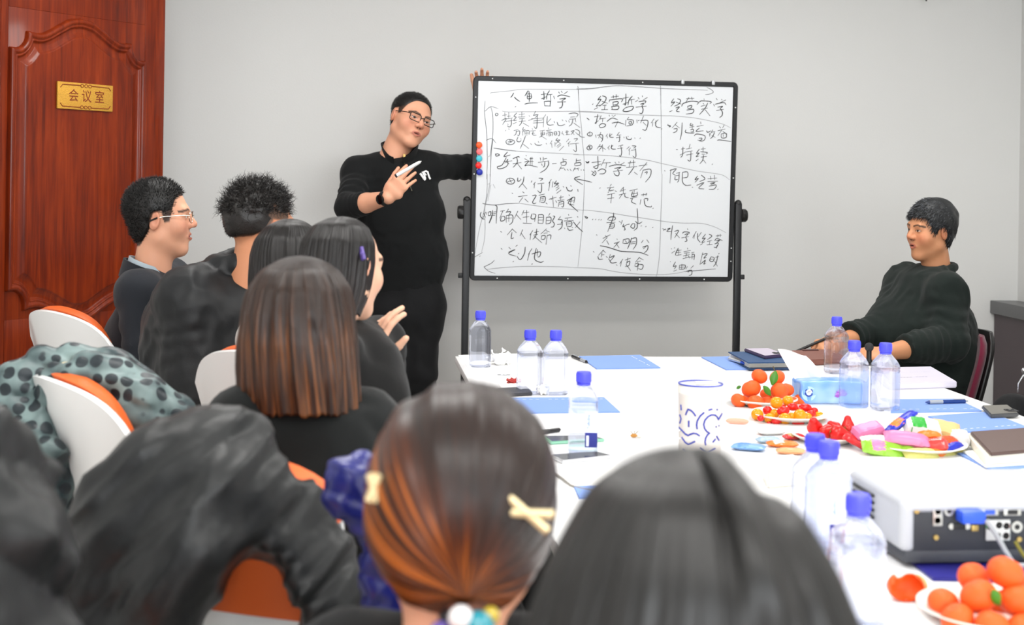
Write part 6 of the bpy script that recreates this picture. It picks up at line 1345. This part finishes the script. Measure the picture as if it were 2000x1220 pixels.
# ------------------------------------------------------------------ projector
def projector():
    c = on(1757, 1100, TZ + .012); x0, y0 = c[0], c[1]; Wd, D, Hh = .34, .265, .114; e = empty('projector', (x0 + Wd / 2, y0 + D / 2, TZ), 'white and grey projector, its port panel facing the camera', 'projector')
    mw = mat('projector_white', '#b4b7bd', .35); mg = mat('projector_grey', '#3c3f45', .5); md = mat('port_panel', '#2a2d33', .55)
    S = SDF(); z0, z1 = .028, Hh
    def body(P):
        q = np.abs(P - V(0, .0, (z0 + z1) / 2)) - V(Wd / 2 - .016, D / 2 - .016, (z1 - z0) / 2 - .014); return np.linalg.norm(np.maximum(q, 0), axis=1) + np.minimum(q.max(1), 0) - .014
    S.put(body, 0); S.put(lambda P: np.maximum(np.maximum(np.abs(P[:, 0] - .012) - (Wd / 2 - .012), P[:, 2] - .096), P[:, 1] + D / 2 - .008), .004, 's'); S.lo = V(-Wd / 2, -D / 2, 0); S.hi = V(Wd / 2, D / 2, Hh); v, f = S.mesh(.004)
    o = arr_obj('housing', v, f, mw, e); o.location = (0, 0, 0)
    MB().box((.004, .002, .022), (Wd - .014, D - .012, .026), bev=.006).build('base', mg, e); 
    for sx in (-1, 1):
        for sy in (-1, 1): MB().cyl((sx * .13, sy * .085, 0), (sx * .13, sy * .085, .012), .011, n=14).build('foot', m_blk2, e)
    pn = MB().box((.012, -D / 2 + .0095, .063), (Wd - .026, .004, .066), bev=.001).build('port_panel', md, e); yv = -D / 2 + .0065
    mst = mat('port_steel', '#b9b9b4', .3, .8); mgd = mat('port_gold', '#b39a5c', .35, .7); mbk = mat('port_black', '#0c0c0e', .5); k = 1 / 1150.
    def pp(px, py): q = onplane(px, py, V(x0, y0 + .006, 0), V(0, -1., 0)); return (q[0] - x0 - Wd / 2, q[2] - TZ)
    def rnd(name, px, py, r, m, inner=None):
        x, z = pp(px, py); MB().cyl((x, yv, z), (x, yv - .003, z), r, n=18).build(name, m, pn)
        if inner: MB().cyl((x, yv - .0028, z), (x, yv - .0034, z), r * .5, n=14).build(name + '_hole', inner, pn)
    def rc(name, px, py, w, h, m, dy=.003, bev=.0015): x, z = pp(px, py); return MB().box((x, yv - dy / 2, z), (w, dy, h), bev=bev).build(name, m, pn)
    T_ = lambda x, y: (1640 + x / 5.544, 900 + y / 5.544)
    rnd('screw', *T_(830, 540), .0042, mgd); rnd('screw', *T_(1040, 825), .0042, mgd); rnd('screw', *T_(1940, 845), .0042, mgd); rc('twin_jack', *T_(1058, 590), .017, .034, mst, bev=.0015); rnd('jack', *T_(1058, 540), .0055, mbk); rnd('jack', *T_(1055, 640), .0055, mbk); rnd('jack', *T_(1180, 540), .008, mst, mbk)
    rc('vga_port', *T_(1620, 545), .03, .013, mst); rc('vga_socket', *T_(1620, 550), .018, .008, mat('vga_blue', '#2f55c0', .4), .0045); rc('vga_port', *T_(1865, 545), .03, .013, mst); rc('vga_socket', *T_(1865, 550), .018, .008, mbk, .0045)
    rc('serial_port', *T_(1290, 705), .022, .009, mbk, .004); rnd('bolt', *T_(1205, 705), .0048, mst); rnd('bolt', *T_(1380, 705), .0048, mst); rc('usb_port', *T_(1460, 725), .012, .01, mgd)
    rc('rca_block', *T_(1710, 745), .042, .034, mat('rca_white', '#c9cbc8', .5), .003)
    for (a, b, c_) in ((1615, 705, '#3f9a5c'), (1720, 690, '#d8d8d2'), (1800, 700, '#c8423c'), (1705, 805, '#e6dcc0'), (1795, 805, '#c8423c')): rnd('rca_jack', *T_(a, b), .0058, mat('rca_' + c_[1:], c_, .4), mbk)
    rnd('round_port', *T_(1915, 710), .0095, mst, mbk)
    x, z = pp(*T_(1375, 570)); pl = MB().box((x, yv - .016, z), (.04, .03, .02), bev=.003).build('vga_plug', mat('plug_blue', '#2a56d8', .35), pn)
    a = V(x + .02, yv - .03, z - .004); MB().tube([a, a + V(.012, -.012, -.02), a + V(.024, -.02, -.045), a + V(.04, -.022, -.068), a + V(.1, -.02, -.071), a + V(.25, .0, -.071)], .0042, 8).build('cable', mat('cable_light', '#9a9da2', .5), pn)
    MB().tube([a + V(.05, .0, -.035), a + V(.06, -.008, -.055), a + V(.075, -.012, -.072)], .003, 6).build('cable', mat('cable_olive', '#7a722a', .5), pn)
    for i in range(5):
        zz = .095 - i * .0125; MB().box((-Wd / 2 - .0003, .045, zz), (.004, .11, .004)).build('vent_slot', mbk, e, smooth=False)
    mt = mat('print_silver', '#c3c6ca', .4)
    for i in range(3): MB().box((-.02 + .045 * i, -.07, Hh + .0003), (.022, .005, .0006)).build('button', mt, e, smooth=False)
    MB().box((.0, -.0, Hh + .0002), (.09, .004, .0004)).build('top_print', mt, e, smooth=False)
projector()
# ------------------------------------------------------------------ handwriting on the whiteboard
CROPS = dict(A=(920, 150, 6.1), B=(1120, 160, 6.1), C=(920, 340, 5.808), D=(1120, 340, 5.545), E=(890, 120, 2.772))
m_ink = mat('marker_ink', '#17181a', .5); m_ink2 = mat('faint_ink', '#8b8d90', .6); m_ink3 = mat('grey_ink', '#4a4c4f', .6)
def ink(crop, text, name, m, w=.0036):
    w *= 1.12
    x0, y0, k = CROPS[crop]; mb = MB(); P0 = BC + BN * .0076
    for st in text.replace('\n', ' ').split(';'):
        pts = [tuple(map(float, t.split(','))) for t in st.split()]
        if not pts: continue
        q = []
        for (x, y) in pts:
            d = onplane(x0 + x / k, y0 + y / k, P0, BN) - BC; q.append(np.array([d @ BX, d @ BZ]))
        if len(q) == 1: q.append(q[0] + .002)
        if np.linalg.norm(q[-1] - q[0]) < .003 and len(q) == 2: q = [q[0] - .0016, q[0] + .0022]
        if len(q) > 2:
            q = smooth_path(q, set(), 3)
        q = np.array(q); t = np.gradient(q, axis=0); t /= np.maximum(np.linalg.norm(t, axis=1), 1e-9)[:, None]; n = np.stack([-t[:, 1], t[:, 0]], 1); L = len(q)
        ww = w / 2 * (1 - .35 * np.linspace(-1, 1, L) ** 4) * (1 - .2 * np.linspace(0, 1, L)); a = q + n * ww[:, None]; b = q - n * ww[:, None]
        q0 = q[0] - t[0] * w * .3; q1 = q[-1] + t[-1] * w * .3; a[0] -= t[0] * w * .2; b[0] -= t[0] * w * .2
        mb.grid([[(x, -.0074, z) for x, z in a], [(x, -.0074, z) for x, z in b]])
    o = mb.build(name, m, pan, smooth=False); o['kind'] = 'stuff'; return o
G = m_ink2
ink('A', '235,200 245,188 400,175 570,152 700,148 1280,150 1400,145 1525,134', 'drawn_line', G, .0026)
ink('B', '40,82 200,78 400,55 520,45 700,52 1040,75 1300,88 1600,98; 1590,65 1640,90 1668,122 1620,145 1570,152', 'drawn_arrow', m_ink3, .0026)
ink('A', '1272,115 1278,135; 1278,150 1283,280', 'drawn_line', m_ink); ink('A', '1283,280 1295,420 1315,600 1330,800 1345,950 1355,1220', 'drawn_line', G, .0028)
ink('C', '1290,0 1280,250 1270,450 1255,650 1235,850 1212,1050', 'drawn_line', G, .0028)
ink('B', '1038,48 1040,70; 1040,80 1042,260', 'drawn_line', m_ink3); ink('B', '1042,260 1045,420 1048,700 1046,960 1050,1098', 'drawn_line', G, .0028); ink('D', '960,0 955,250 945,500 940,700 930,900 910,1050 895,1115', 'drawn_line', G, .0028)
ink('A', '370,408 450,418 600,415 780,415 1290,410 1586,422', 'drawn_line', G, .0026); ink('B', '60,356 300,365 600,385 1040,402 1200,405 1450,430 1700,480 1800,510 1875,548', 'drawn_line', G, .0026)
ink('A', '270,848 400,868 540,885', 'drawn_line', m_ink3, .0034); ink('A', '540,885 800,900 1280,922', 'drawn_line', G, .0026); ink('B', '0,865 250,870 450,880 700,905 900,935 1040,968 1300,1025 1500,1065 1650,1085 1780,1110 1860,1165', 'drawn_line', G, .0026)
ink('C', '130,330 170,340 270,350 400,335 550,330', 'drawn_line', m_ink3, .003); ink('C', '550,330 750,360 940,380 1280,410', 'drawn_line', G, .0026); ink('D', '100,388 200,395 400,420 550,445 750,475 940,505 1050,520 1200,530 1350,530 1450,545 1550,580 1655,635', 'drawn_line', G, .0026)
ink('A', '168,285 160,420 175,560 188,700 192,900 195,1000 185,1220; 168,410 235,355 325,380; 235,355 258,450 262,600 255,740 225,950; 180,755 235,735 262,745 298,790; 262,745 245,860 235,1000 228,1220; 212,948 216,950', 'drawn_arrow', m_ink3, .0026)
ink('C', '185,0 180,200 150,400 100,600 70,750 45,900; 215,0 215,100 175,300 155,400 160,600 150,750 120,880; 190,115 215,105; 250,115 275,160; 225,120 190,305', 'drawn_arrow', G, .0026); ink('C', '30,945 130,888; 100,930 105,925', 'drawn_arrow', m_ink, .003)
ink('C', '265,975 230,1010 160,1045 150,1055 200,1100 275,1125', 'drawn_arrow', m_ink3, .0028); ink('C', '180,1080 350,1060 650,1045 1000,1050 1160,1057', 'drawn_line', G, .0026); ink('D', '0,1012 150,1015 300,1025 450,1055 650,1078 850,1088 1000,1085 1130,1070 1200,1055', 'drawn_line', G, .0026); ink('D', '1200,1055 1350,1042 1540,1025', 'drawn_line', m_ink3, .003)
ink('C', '1370,92 1280,70 1170,52; 1235,25 1170,52 1268,120', 'drawn_arrow', m_ink); ink('D', '690,370 695,440 700,535; 670,510 705,535 745,515', 'drawn_arrow', m_ink)
H = 'handwritten_line'
ink('A', '''508,192 490,225 470,248; 515,240 545,270 585,295; 680,165 662,195 640,230; 655,205 720,200; 668,238 722,230; 690,170 695,255 692,300; 640,325 700,312 797,310; 670,215 675,262 720,250 715,205;
835,212 900,200; 865,172 872,265 850,255; 838,262 905,232; 935,165 905,215 900,270; 905,215 970,208; 945,210 950,295; 985,230 995,265; 872,295 878,345; 872,295 930,290 945,300 940,345; 880,345 950,348;
1045,180 1055,200; 1075,170 1088,190; 1150,175 1105,205; 1030,235 1080,215 1180,238; 1055,265 1130,255 1080,285; 1030,300 1130,298; 1085,285 1090,330 1075,365 1048,372; 530,355 532,357''', H, m_ink, .0042)
ink('A', '''300,430 290,450 300,465 318,455 322,440 305,432; 375,460 430,450; 402,425 405,500; 365,520 420,495 375,570; 430,470 475,465; 450,420 448,500; 420,500 500,490; 410,530 500,520; 480,500 480,570 455,598 430,580; 435,560 445,572;
545,430 510,470 540,480 505,520 550,515; 500,560 545,540; 570,450 640,440; 605,415 605,480; 560,480 645,475; 575,500 640,495; 570,530 650,525; 610,500 600,550 570,585; 620,550 690,590;
690,460 700,475; 685,520 740,500; 770,410 745,455; 740,460 800,450 760,490; 720,500 870,490; 745,525 850,515; 740,550 860,545; 790,470 785,590 770,615 750,590; 890,450 850,510; 865,500 860,600; 950,500 900,555; 910,470 905,550 930,575 985,570;
990,530 995,550; 1025,540 1040,575 1080,580 1120,565; 1085,510 1095,525; 1130,520 1140,535; 1165,440 1230,430 1275,445 1255,480; 1185,480 1245,475; 1170,505 1250,500; 1165,520 1170,545; 1240,490 1250,540; 1215,500 1200,560 1165,590; 1225,550 1300,605''', H, m_ink3, .0036)
ink('A', '''410,640 413,643; 450,615 455,635; 510,640 565,625; 540,640 535,680 510,700; 545,650 580,645 570,700 550,690; 625,600 615,635 650,625; 610,650 690,640 690,690; 615,650 615,700; 640,655 645,690; 665,650 665,700; 640,670 690,668; 730,615 735,630; 705,645 770,640; 740,650 735,690 780,695; 725,675 760,670;
820,645 880,635; 835,655 835,690 875,685 875,655; 835,672 875,668; 855,640 845,700 815,720; 830,700 900,745; 925,605 925,625; 895,640 960,630; 905,650 950,645; 900,670 905,700; 900,670 970,662 965,705; 920,685 950,680 945,700 920,700; 990,655 995,690 1020,688 1018,655 990,655; 990,672 1018,670; 1035,650 1055,655 1050,700 1035,695;
1090,650 1080,680; 1085,670 1110,695; 1135,640 1140,690; 1125,660 1165,650; 1130,690 1180,685; 1150,640 1150,690; 1190,650 1230,640 1190,690; 1200,650 1230,690; 1240,625 1285,640 1295,670 1280,690 1245,660; 1285,690 1310,715 1355,720''', H, m_ink3, .0032)
ink('A', '''430,750 415,775 440,805 490,805 520,780 505,755 455,745 430,750; 440,775 500,765; 460,750 480,790; 445,795 500,760; 560,715 545,760 575,775 600,755; 590,735 600,745; 650,700 620,780 585,855; 620,800 690,855; 710,795 725,810; 760,790 775,810 820,815 845,805; 800,770 810,785; 895,790 900,805;
965,760 940,800; 960,790 965,845; 1000,780 1000,830; 1030,730 1010,760 1060,750 1005,800; 1020,760 1070,800; 1055,800 1020,830; 1070,810 1030,845; 1105,825 1050,880; 1165,740 1135,775; 1180,770 1150,800; 1165,790 1165,830; 1225,740 1270,735 1240,770; 1180,800 1285,790; 1250,795 1255,870 1245,890 1215,865''', H, m_ink3, .0034)
ink('A', '''290,915 300,945 340,930 310,915 295,930; 435,895 390,950 470,930; 420,960 370,1050 315,1070 330,1095 400,1080 440,1040 430,980; 395,1010 490,1000; 440,980 400,1030; 420,1015 455,1035; 500,975 560,950 580,960; 500,1035 600,1020; 545,960 550,1020 500,1080; 550,1030 605,1100;
655,935 660,945; 640,975 670,990; 640,1015 690,1000 640,1060 680,1050 795,1075; 700,975 740,970; 695,1010 745,1005; 710,960 705,1060; 725,955 728,1060; 825,965 830,995; 860,955 858,1005; 860,980 905,970; 800,1020 930,1000; 880,1010 875,1060 855,1080; 840,1035 850,1060; 920,1005 925,1040 890,1100 820,1145; 970,1035 1020,1030;
1095,970 1100,1020; 1100,990 1140,985; 1070,1020 1075,1050; 1070,1020 1130,1010 1125,1050 1075,1055; 1075,1070 1045,1118; 1060,1090 1110,1085; 1110,1095 1125,1115; 1145,1100 1160,1115; 1180,1100 1195,1120; 1255,975 1250,1030; 1255,1000 1310,990; 1235,1030 1300,1020 1305,1050 1240,1060; 1235,1030 1235,1060; 1240,1080 1215,1125; 1225,1100 1290,1085; 1270,1090 1280,1115; 1310,1105 1315,1115; 1340,1105 1345,1118''', H, m_ink, .0038)
ink('B', '''325,170 290,215 330,205 270,290; 270,290 320,275; 250,325 290,305; 345,165 390,185 370,240 310,290; 340,230 410,255; 350,280 395,275; 375,275 370,325; 335,330 410,328; 450,180 540,170; 475,160 478,195; 510,150 508,195; 430,215 425,240; 430,215 580,200 570,240; 470,240 475,290; 470,240 530,235 525,265 475,275; 455,290 465,330; 455,295 535,285 530,325 450,328;
590,195 660,180; 625,140 622,270 605,260; 590,265 660,240; 700,170 660,220 650,280; 665,215 730,205; 690,210 695,270; 740,235 770,215; 610,315 590,345 640,352 700,330 710,290 640,300 610,315; 770,185 785,205; 820,165 825,180; 880,185 830,215; 780,235 860,225 850,255; 800,265 840,255 815,285; 745,300 870,288; 815,285 830,330 815,375 785,370; 230,265 233,268''', H, m_ink, .0042)
ink('B', '''1195,200 1165,250 1210,235 1160,290; 1145,355 1180,340; 1240,200 1275,215 1260,260 1200,290; 1225,240 1285,265; 1220,310 1265,295 1225,345 1265,355; 1345,200 1440,195; 1375,185 1340,240; 1410,180 1415,215; 1290,290 1310,255 1400,230 1490,240 1470,270; 1360,290 1365,320; 1360,290 1410,280 1400,310 1365,320; 1350,335 1430,325 1420,370 1340,382;
1555,200 1558,212; 1500,240 1530,225 1640,235 1625,260; 1545,255 1555,265; 1520,290 1575,275; 1600,250 1570,310 1500,390; 1525,325 1600,310; 1570,330 1628,405; 1700,195 1715,215; 1765,205 1770,218; 1815,215 1740,250; 1670,265 1680,290; 1690,265 1790,245 1820,275; 1720,300 1780,290 1745,315; 1705,340 1790,325; 1750,315 1775,360 1770,400 1740,425''', H, m_ink, .004)
ink('B', '''160,430 190,455; 165,432 188,448; 250,415 310,405; 290,385 270,490 255,485; 255,490 300,460; 330,400 310,450; 315,440 385,430; 350,435 345,480; 305,520 340,495 380,505 375,530 325,545 305,520; 425,395 430,410; 460,395 465,405; 500,395 470,415; 400,470 460,430 530,450; 460,490 530,480 610,505; 530,470 495,540;
660,420 640,445; 625,455 620,525; 640,450 710,455 700,510 630,525; 660,475 690,470 685,500 665,500 660,475; 755,450 760,490; 770,460 790,455; 835,405 800,490; 800,460 885,460 880,530 860,575 820,565; 830,480 870,520; 960,440 925,490; 945,480 940,530; 1010,450 970,490; 985,460 980,520 1005,540 1040,545; 1050,560 1055,563''', H, m_ink, .0038)
ink('B', '''195,595 165,620 180,640 215,640 225,610 195,595; 195,605 197,635; 265,630 270,665; 285,635 345,630 345,690 330,715; 325,600 300,670; 315,650 345,680; 405,620 385,650; 400,645 405,670; 460,620 430,650; 435,615 435,655 480,660; 545,600 515,640; 525,635 570,630; 510,665 565,655; 548,640 550,700 535,712; 600,655 605,668; 630,650 640,680 685,685 690,665; 650,645 655,655; 730,665 735,675; 795,670 800,675''', H, m_ink, .0036)
ink('B', '''190,750 160,785 180,808 215,795 222,765 190,750; 180,770 200,770 185,790 210,790; 320,740 280,800; 305,770 340,765 300,820; 345,745 350,830; 345,780 385,805; 430,760 405,790; 420,785 425,810; 470,755 445,785; 455,750 455,795 505,800; 590,750 535,765; 525,795 590,785; 565,765 575,840 560,888 545,870; 665,770 635,800; 680,785 655,815; 668,810 665,870; 700,760 745,765 715,790; 690,815 740,805; 740,790 745,880 730,900 705,880''', H, m_ink, .0036)
ink('B', '''145,945 165,960 185,945 175,965 150,960; 220,960 330,945; 290,885 292,1010 265,1030 235,1010; 240,1010 330,975; 370,920 330,1000; 355,965 445,960; 395,965 385,1030; 290,1060 340,1035 385,1055 365,1090 310,1095; 215,1060 255,1090; 255,1060 215,1110; 225,1100 250,1115 270,1085 255,1055; 495,955 510,975; 540,950 545,965; 605,960 560,985; 425,1005 520,985 625,1000; 490,1030 570,1015 525,1040; 475,1065 590,1050; 525,1040 545,1080 535,1115 500,1110 480,1080;
650,965 740,955; 680,940 665,1010; 715,930 718,1000; 630,1020 760,1005; 720,1015 690,1060 655,1105; 725,1075 765,1105; 780,1000 880,985; 875,960 790,1060; 830,1050 920,1040 915,1120 855,1195; 830,1050 800,1145; 850,1080 880,1070 870,1100''', H, m_ink, .0038)
ink('B', '''1120,515 1160,525 1140,535; 1125,505 1145,540; 1235,480 1175,550; 1215,510 1265,550; 1195,560 1235,555 1225,590 1185,605; 1295,485 1290,600 1270,690; 1400,490 1390,520 1430,510; 1415,500 1415,560; 1385,540 1440,530; 1340,570 1335,600 1420,610 1440,600; 1395,570 1430,565 1425,595 1395,595; 1515,475 1520,505; 1470,530 1550,515; 1500,550 1460,590 1550,580; 1440,640 1470,620 1565,640 1560,690 1520,705 1480,690; 1495,670 1530,670 1525,690 1500,695;
1585,580 1600,600 1640,580; 1620,610 1625,650; 1660,570 1620,640; 1640,600 1690,590; 1680,600 1660,650 1630,675; 1650,640 1690,660; 1740,530 1755,550; 1795,515 1775,550; 1720,580 1810,560; 1770,570 1720,640; 1780,590 1830,620; 1760,620 1815,610 1820,660 1765,665 1760,620; 1785,625 1785,655; 1715,695 1750,690 1880,710''', H, m_ink, .0036)
ink('B', '''1225,805 1245,805; 1285,800 1330,790; 1305,775 1300,870 1275,900; 1270,870 1330,840; 1390,740 1375,800; 1345,800 1410,785; 1330,835 1420,820; 1345,870 1425,855; 1400,830 1395,930 1375,940 1360,925; 1500,800 1465,850 1500,845 1460,890 1500,880; 1460,940 1490,915; 1520,800 1575,795; 1545,775 1545,830; 1515,830 1595,840 1580,860; 1530,860 1570,860; 1520,895 1590,885; 1550,870 1540,930 1505,975; 1550,930 1580,970; 1655,980 1660,985''', H, m_ink, .0036)
ink('E', '''1130,590 1135,594; 1160,590 1195,580 1175,605 1190,615; 1165,585 1160,660; 1195,605 1215,600; 1185,620 1212,615; 1210,600 1208,640 1200,655; 1188,625 1188,640 1203,638; 1228,600 1255,598 1255,625 1230,630; 1228,600 1228,650 1245,670 1275,668; 1280,680 1285,682; 1310,620 1295,640 1315,632 1295,655; 1330,615 1350,635 1320,650; 1305,670 1345,655 1315,685 1345,690; 1365,635 1415,630; 1380,620 1382,640; 1400,615 1402,640; 1365,650 1420,648; 1378,660 1405,655 1380,668; 1372,675 1410,668 1400,690 1370,692; 1420,692 1422,694''', H, m_ink, .0036)
ink('C', '''410,55 400,85 430,110 470,110 495,85 480,55 440,45 410,55; 415,85 480,70; 435,55 460,100; 530,40 530,80 565,70; 560,55 570,65; 600,30 590,90 540,155; 585,110 635,170; 690,75 680,95; 730,90 705,120; 720,110 715,160; 770,45 815,50 785,75; 755,110 830,100; 800,110 800,180 785,212 755,185;
910,60 880,105; 895,90 880,190; 930,85 920,150; 970,75 945,110 995,100 940,145; 960,110 1000,135; 990,140 960,160; 1000,155 965,185; 1020,180 970,218; 1045,140 1055,150; 1080,145 1100,185 1140,190 1150,170; 1130,130 1140,140; 1210,170 1215,200''', H, m_ink, .0038)
ink('C', '''465,215 475,222; 585,200 605,215; 535,255 640,240; 585,265 545,320; 610,280 650,318; 695,245 740,240 700,310 710,335 740,325; 770,240 835,225; 790,255 780,320; 785,260 840,255 835,315 790,318; 800,275 830,272; 800,295 830,292; 850,325 865,340; 885,285 970,260; 925,250 935,375; 905,275 915,290; 960,300 975,325; 1000,270 1050,255; 1020,245 1015,300; 985,300 1060,290; 1000,315 990,370; 1000,320 1050,310 1045,370 1025,365; 1005,340 1045,335;
1110,235 1120,245; 1090,300 1140,275 1100,330 1170,350; 1125,280 1175,260 1165,330; 1150,260 1120,355; 1120,310 1165,300; 1125,345 1170,385 1215,425''', H, m_ink, .0038)
ink('C', '''270,350 295,370 290,440 285,560; 205,555 230,500 245,430; 115,430 105,470 130,505 155,510; 140,440 165,490; 165,430 135,500; 180,430 175,460; 200,430 195,470; 200,430 225,425 220,465 195,470; 245,410 240,460 205,550; 255,430 285,425; 245,450 280,445; 230,470 275,465; 335,420 385,410; 360,420 325,500; 345,480 335,530 380,520 380,480 345,480; 425,395 395,440; 400,430 450,425 430,460; 400,470 400,550; 400,470 470,465 470,540 435,575; 430,470 428,540; 405,500 465,495;
530,420 490,505; 515,460 565,515; 600,410 575,465; 595,440 660,430; 590,490 660,480; 630,410 630,550; 590,555 690,560; 690,450 680,500 720,505 735,460 700,450; 735,460 720,540; 765,460 760,560; 765,460 820,465 815,560; 770,490 815,490; 770,520 815,520; 765,555 815,560; 895,445 880,470; 855,490 850,565; 855,490 905,490 900,550 850,565; 855,525 900,525; 930,475 950,480 925,530 945,560 935,595 905,600;
1015,480 985,520; 990,515 1035,520 1020,560; 980,570 1040,565; 1035,520 1030,600 990,635; 1105,455 1110,470; 1065,500 1145,490; 1090,505 1095,520; 1055,530 1165,525; 1080,545 1085,590; 1080,545 1140,540 1135,590 1085,590; 1085,565 1135,562; 1060,610 1065,620; 1095,605 1110,635 1160,630; 1145,600 1155,610; 1205,480 1215,490; 1235,540 1180,610; 1160,540 1210,600 1270,655''', H, m_ink, .0038)
ink('C', '''335,650 350,660; 470,620 410,690; 465,620 515,665; 465,660 455,730 485,720; 585,630 555,700; 570,670 615,735; 700,640 665,690; 680,670 670,745; 720,660 770,650; 710,690 760,680; 745,620 735,700 700,740; 715,700 805,780; 855,620 790,680; 850,640 890,655; 825,670 870,665; 800,700 795,740; 800,700 840,695 835,735 800,740; 865,695 905,690 900,740; 865,690 850,800''', H, m_ink, .0038)
ink('C', '''340,840 355,855; 430,830 450,850; 525,805 505,820; 425,885 500,855 425,900 510,930; 540,900 535,905; 615,825 605,900 560,970 520,930; 690,845 650,910; 665,880 640,980; 740,840 720,930 730,975 790,1000 825,985; 690,905 785,880 780,930 755,940; 755,855 750,930; 480,990 485,994; 693,1018 698,1022''', H, m_ink, .004)
ink('D', '''288,150 293,155; 410,110 395,135; 365,150 440,140; 400,150 385,180 440,170; 380,190 375,205; 450,180 470,190; 365,225 450,205; 370,265 440,255; 415,215 405,315; 545,140 510,175; 505,185 565,165; 540,150 540,215; 495,225 570,205; 530,215 495,265; 555,210 560,245 600,255; 610,180 695,160; 640,190 630,240 690,230 690,190; 635,215 690,205; 660,170 650,240; 615,265 690,245; 640,265 630,300 680,325; 735,225 800,215; 760,210 755,240; 790,205 785,235; 730,275 720,330; 770,265 805,265 800,290; 765,270 780,340 840,355 845,340; 862,370 868,372''', H, m_ink, .0038)
ink('D', '''120,455 155,470 140,478 125,465; 208,490 211,492; 240,490 243,492; 275,492 278,494; 300,494 304,496; 370,495 395,465 450,465 445,495 380,500; 435,420 430,470 370,625; 360,525 455,520; 390,545 440,535 435,580 385,585; 390,565 435,560; 495,510 515,525; 530,500 515,545; 545,540 535,570 580,545; 550,570 560,600 545,605; 585,545 610,540; 640,535 620,570 655,585 665,540 640,535; 690,530 690,580 655,610; 735,560 738,562; 785,567 789,569; 858,577 864,579''', H, m_ink, .0038)
ink('D', '''248,655 258,662; 345,665 365,680; 320,695 400,655; 365,685 310,745; 360,720 385,765; 470,700 475,710; 440,750 500,730; 490,735 435,795; 460,745 495,798; 540,710 535,750; 540,710 600,700 595,745 540,750; 560,720 580,740; 630,690 610,750 585,810; 630,700 680,690 680,760 645,815; 625,735 675,730; 620,755 670,750; 755,715 735,745; 795,710 820,745; 750,790 805,775 800,820 765,855; 785,785 755,810; 290,775 350,785 450,815 520,835 700,845 760,860 812,880''', H, m_ink, .004)
ink('D', '''215,835 225,848; 325,820 270,880; 320,825 350,850; 310,850 300,900; 305,875 335,870; 265,890 275,920 320,920; 355,890 370,905; 400,870 380,930; 395,905 445,880 400,940; 390,925 410,960 470,955; 465,980 475,990; 535,920 500,970; 520,940 510,1000; 560,930 620,910; 590,905 570,990; 575,960 610,940 600,990 560,1000; 570,975 620,1045; 715,900 670,955; 715,905 760,930; 690,945 730,940; 665,975 700,960 690,1000 660,990; 710,975 755,985 740,1030 700,1020; 705,975 690,1045''', H, m_ink, .0038)
ink('D', '''965,590 1005,605; 975,610 1000,590; 1015,595 1050,585 1010,620 1060,620; 1075,555 1060,640 1055,710; 1095,620 1140,610 1095,690; 1105,640 1150,690; 1235,590 1240,605; 1180,640 1200,625 1255,630 1245,650; 1205,655 1240,645 1215,680; 1170,690 1250,675; 1215,680 1230,720 1205,730; 1330,620 1290,690; 1310,660 1305,700; 1385,630 1350,680; 1345,640 1345,700 1375,740; 1430,650 1395,700 1430,690 1390,740 1425,730; 1375,765 1400,750; 1470,650 1500,670 1450,710; 1450,730 1500,715; 1480,720 1470,760; 1445,765 1505,760;
1545,670 1605,660; 1565,655 1565,685; 1590,650 1590,680; 1530,720 1555,695 1615,720; 1545,720 1585,715 1550,740; 1530,755 1570,745 1550,790 1520,790; 1555,770 1550,805''', H, m_ink, .0036)
ink('D', '''1060,805 1065,812; 1095,798 1098,802; 1065,855 1100,830; 1135,800 1110,850 1105,880; 1120,830 1170,820; 1140,810 1140,880; 1115,850 1165,845; 1115,880 1170,870; 1235,800 1238,815; 1195,840 1270,825; 1200,855 1260,850; 1190,885 1260,870; 1225,860 1215,910; 1185,915 1260,895; 1240,880 1260,910; 1280,850 1310,845; 1285,860 1285,920; 1285,870 1310,870 1305,930; 1265,900 1315,890; 1400,850 1370,980; 1395,870 1450,860 1410,910 1440,900; 1380,970 1430,930 1410,975 1435,960; 1415,965 1418,970;
1490,895 1475,935 1510,945 1525,905 1490,895; 1480,920 1520,920; 1575,860 1578,864; 1540,900 1575,890; 1565,880 1545,960 1515,1000; 1530,940 1560,998''', H, m_ink, .0036)
ink('D', '''1048,945 1053,950; 1105,950 1080,1000 1115,990 1090,1030; 1085,1050 1120,1035; 1150,985 1145,1030; 1150,985 1210,985 1200,1025 1145,1030; 1175,975 1172,1030; 1150,1008 1205,1005; 1235,1000 1215,1030; 1300,990 1270,1020; 1225,1050 1280,1040 1280,1085 1250,1098; 1255,1045 1240,1065''', H, m_ink, .0036)
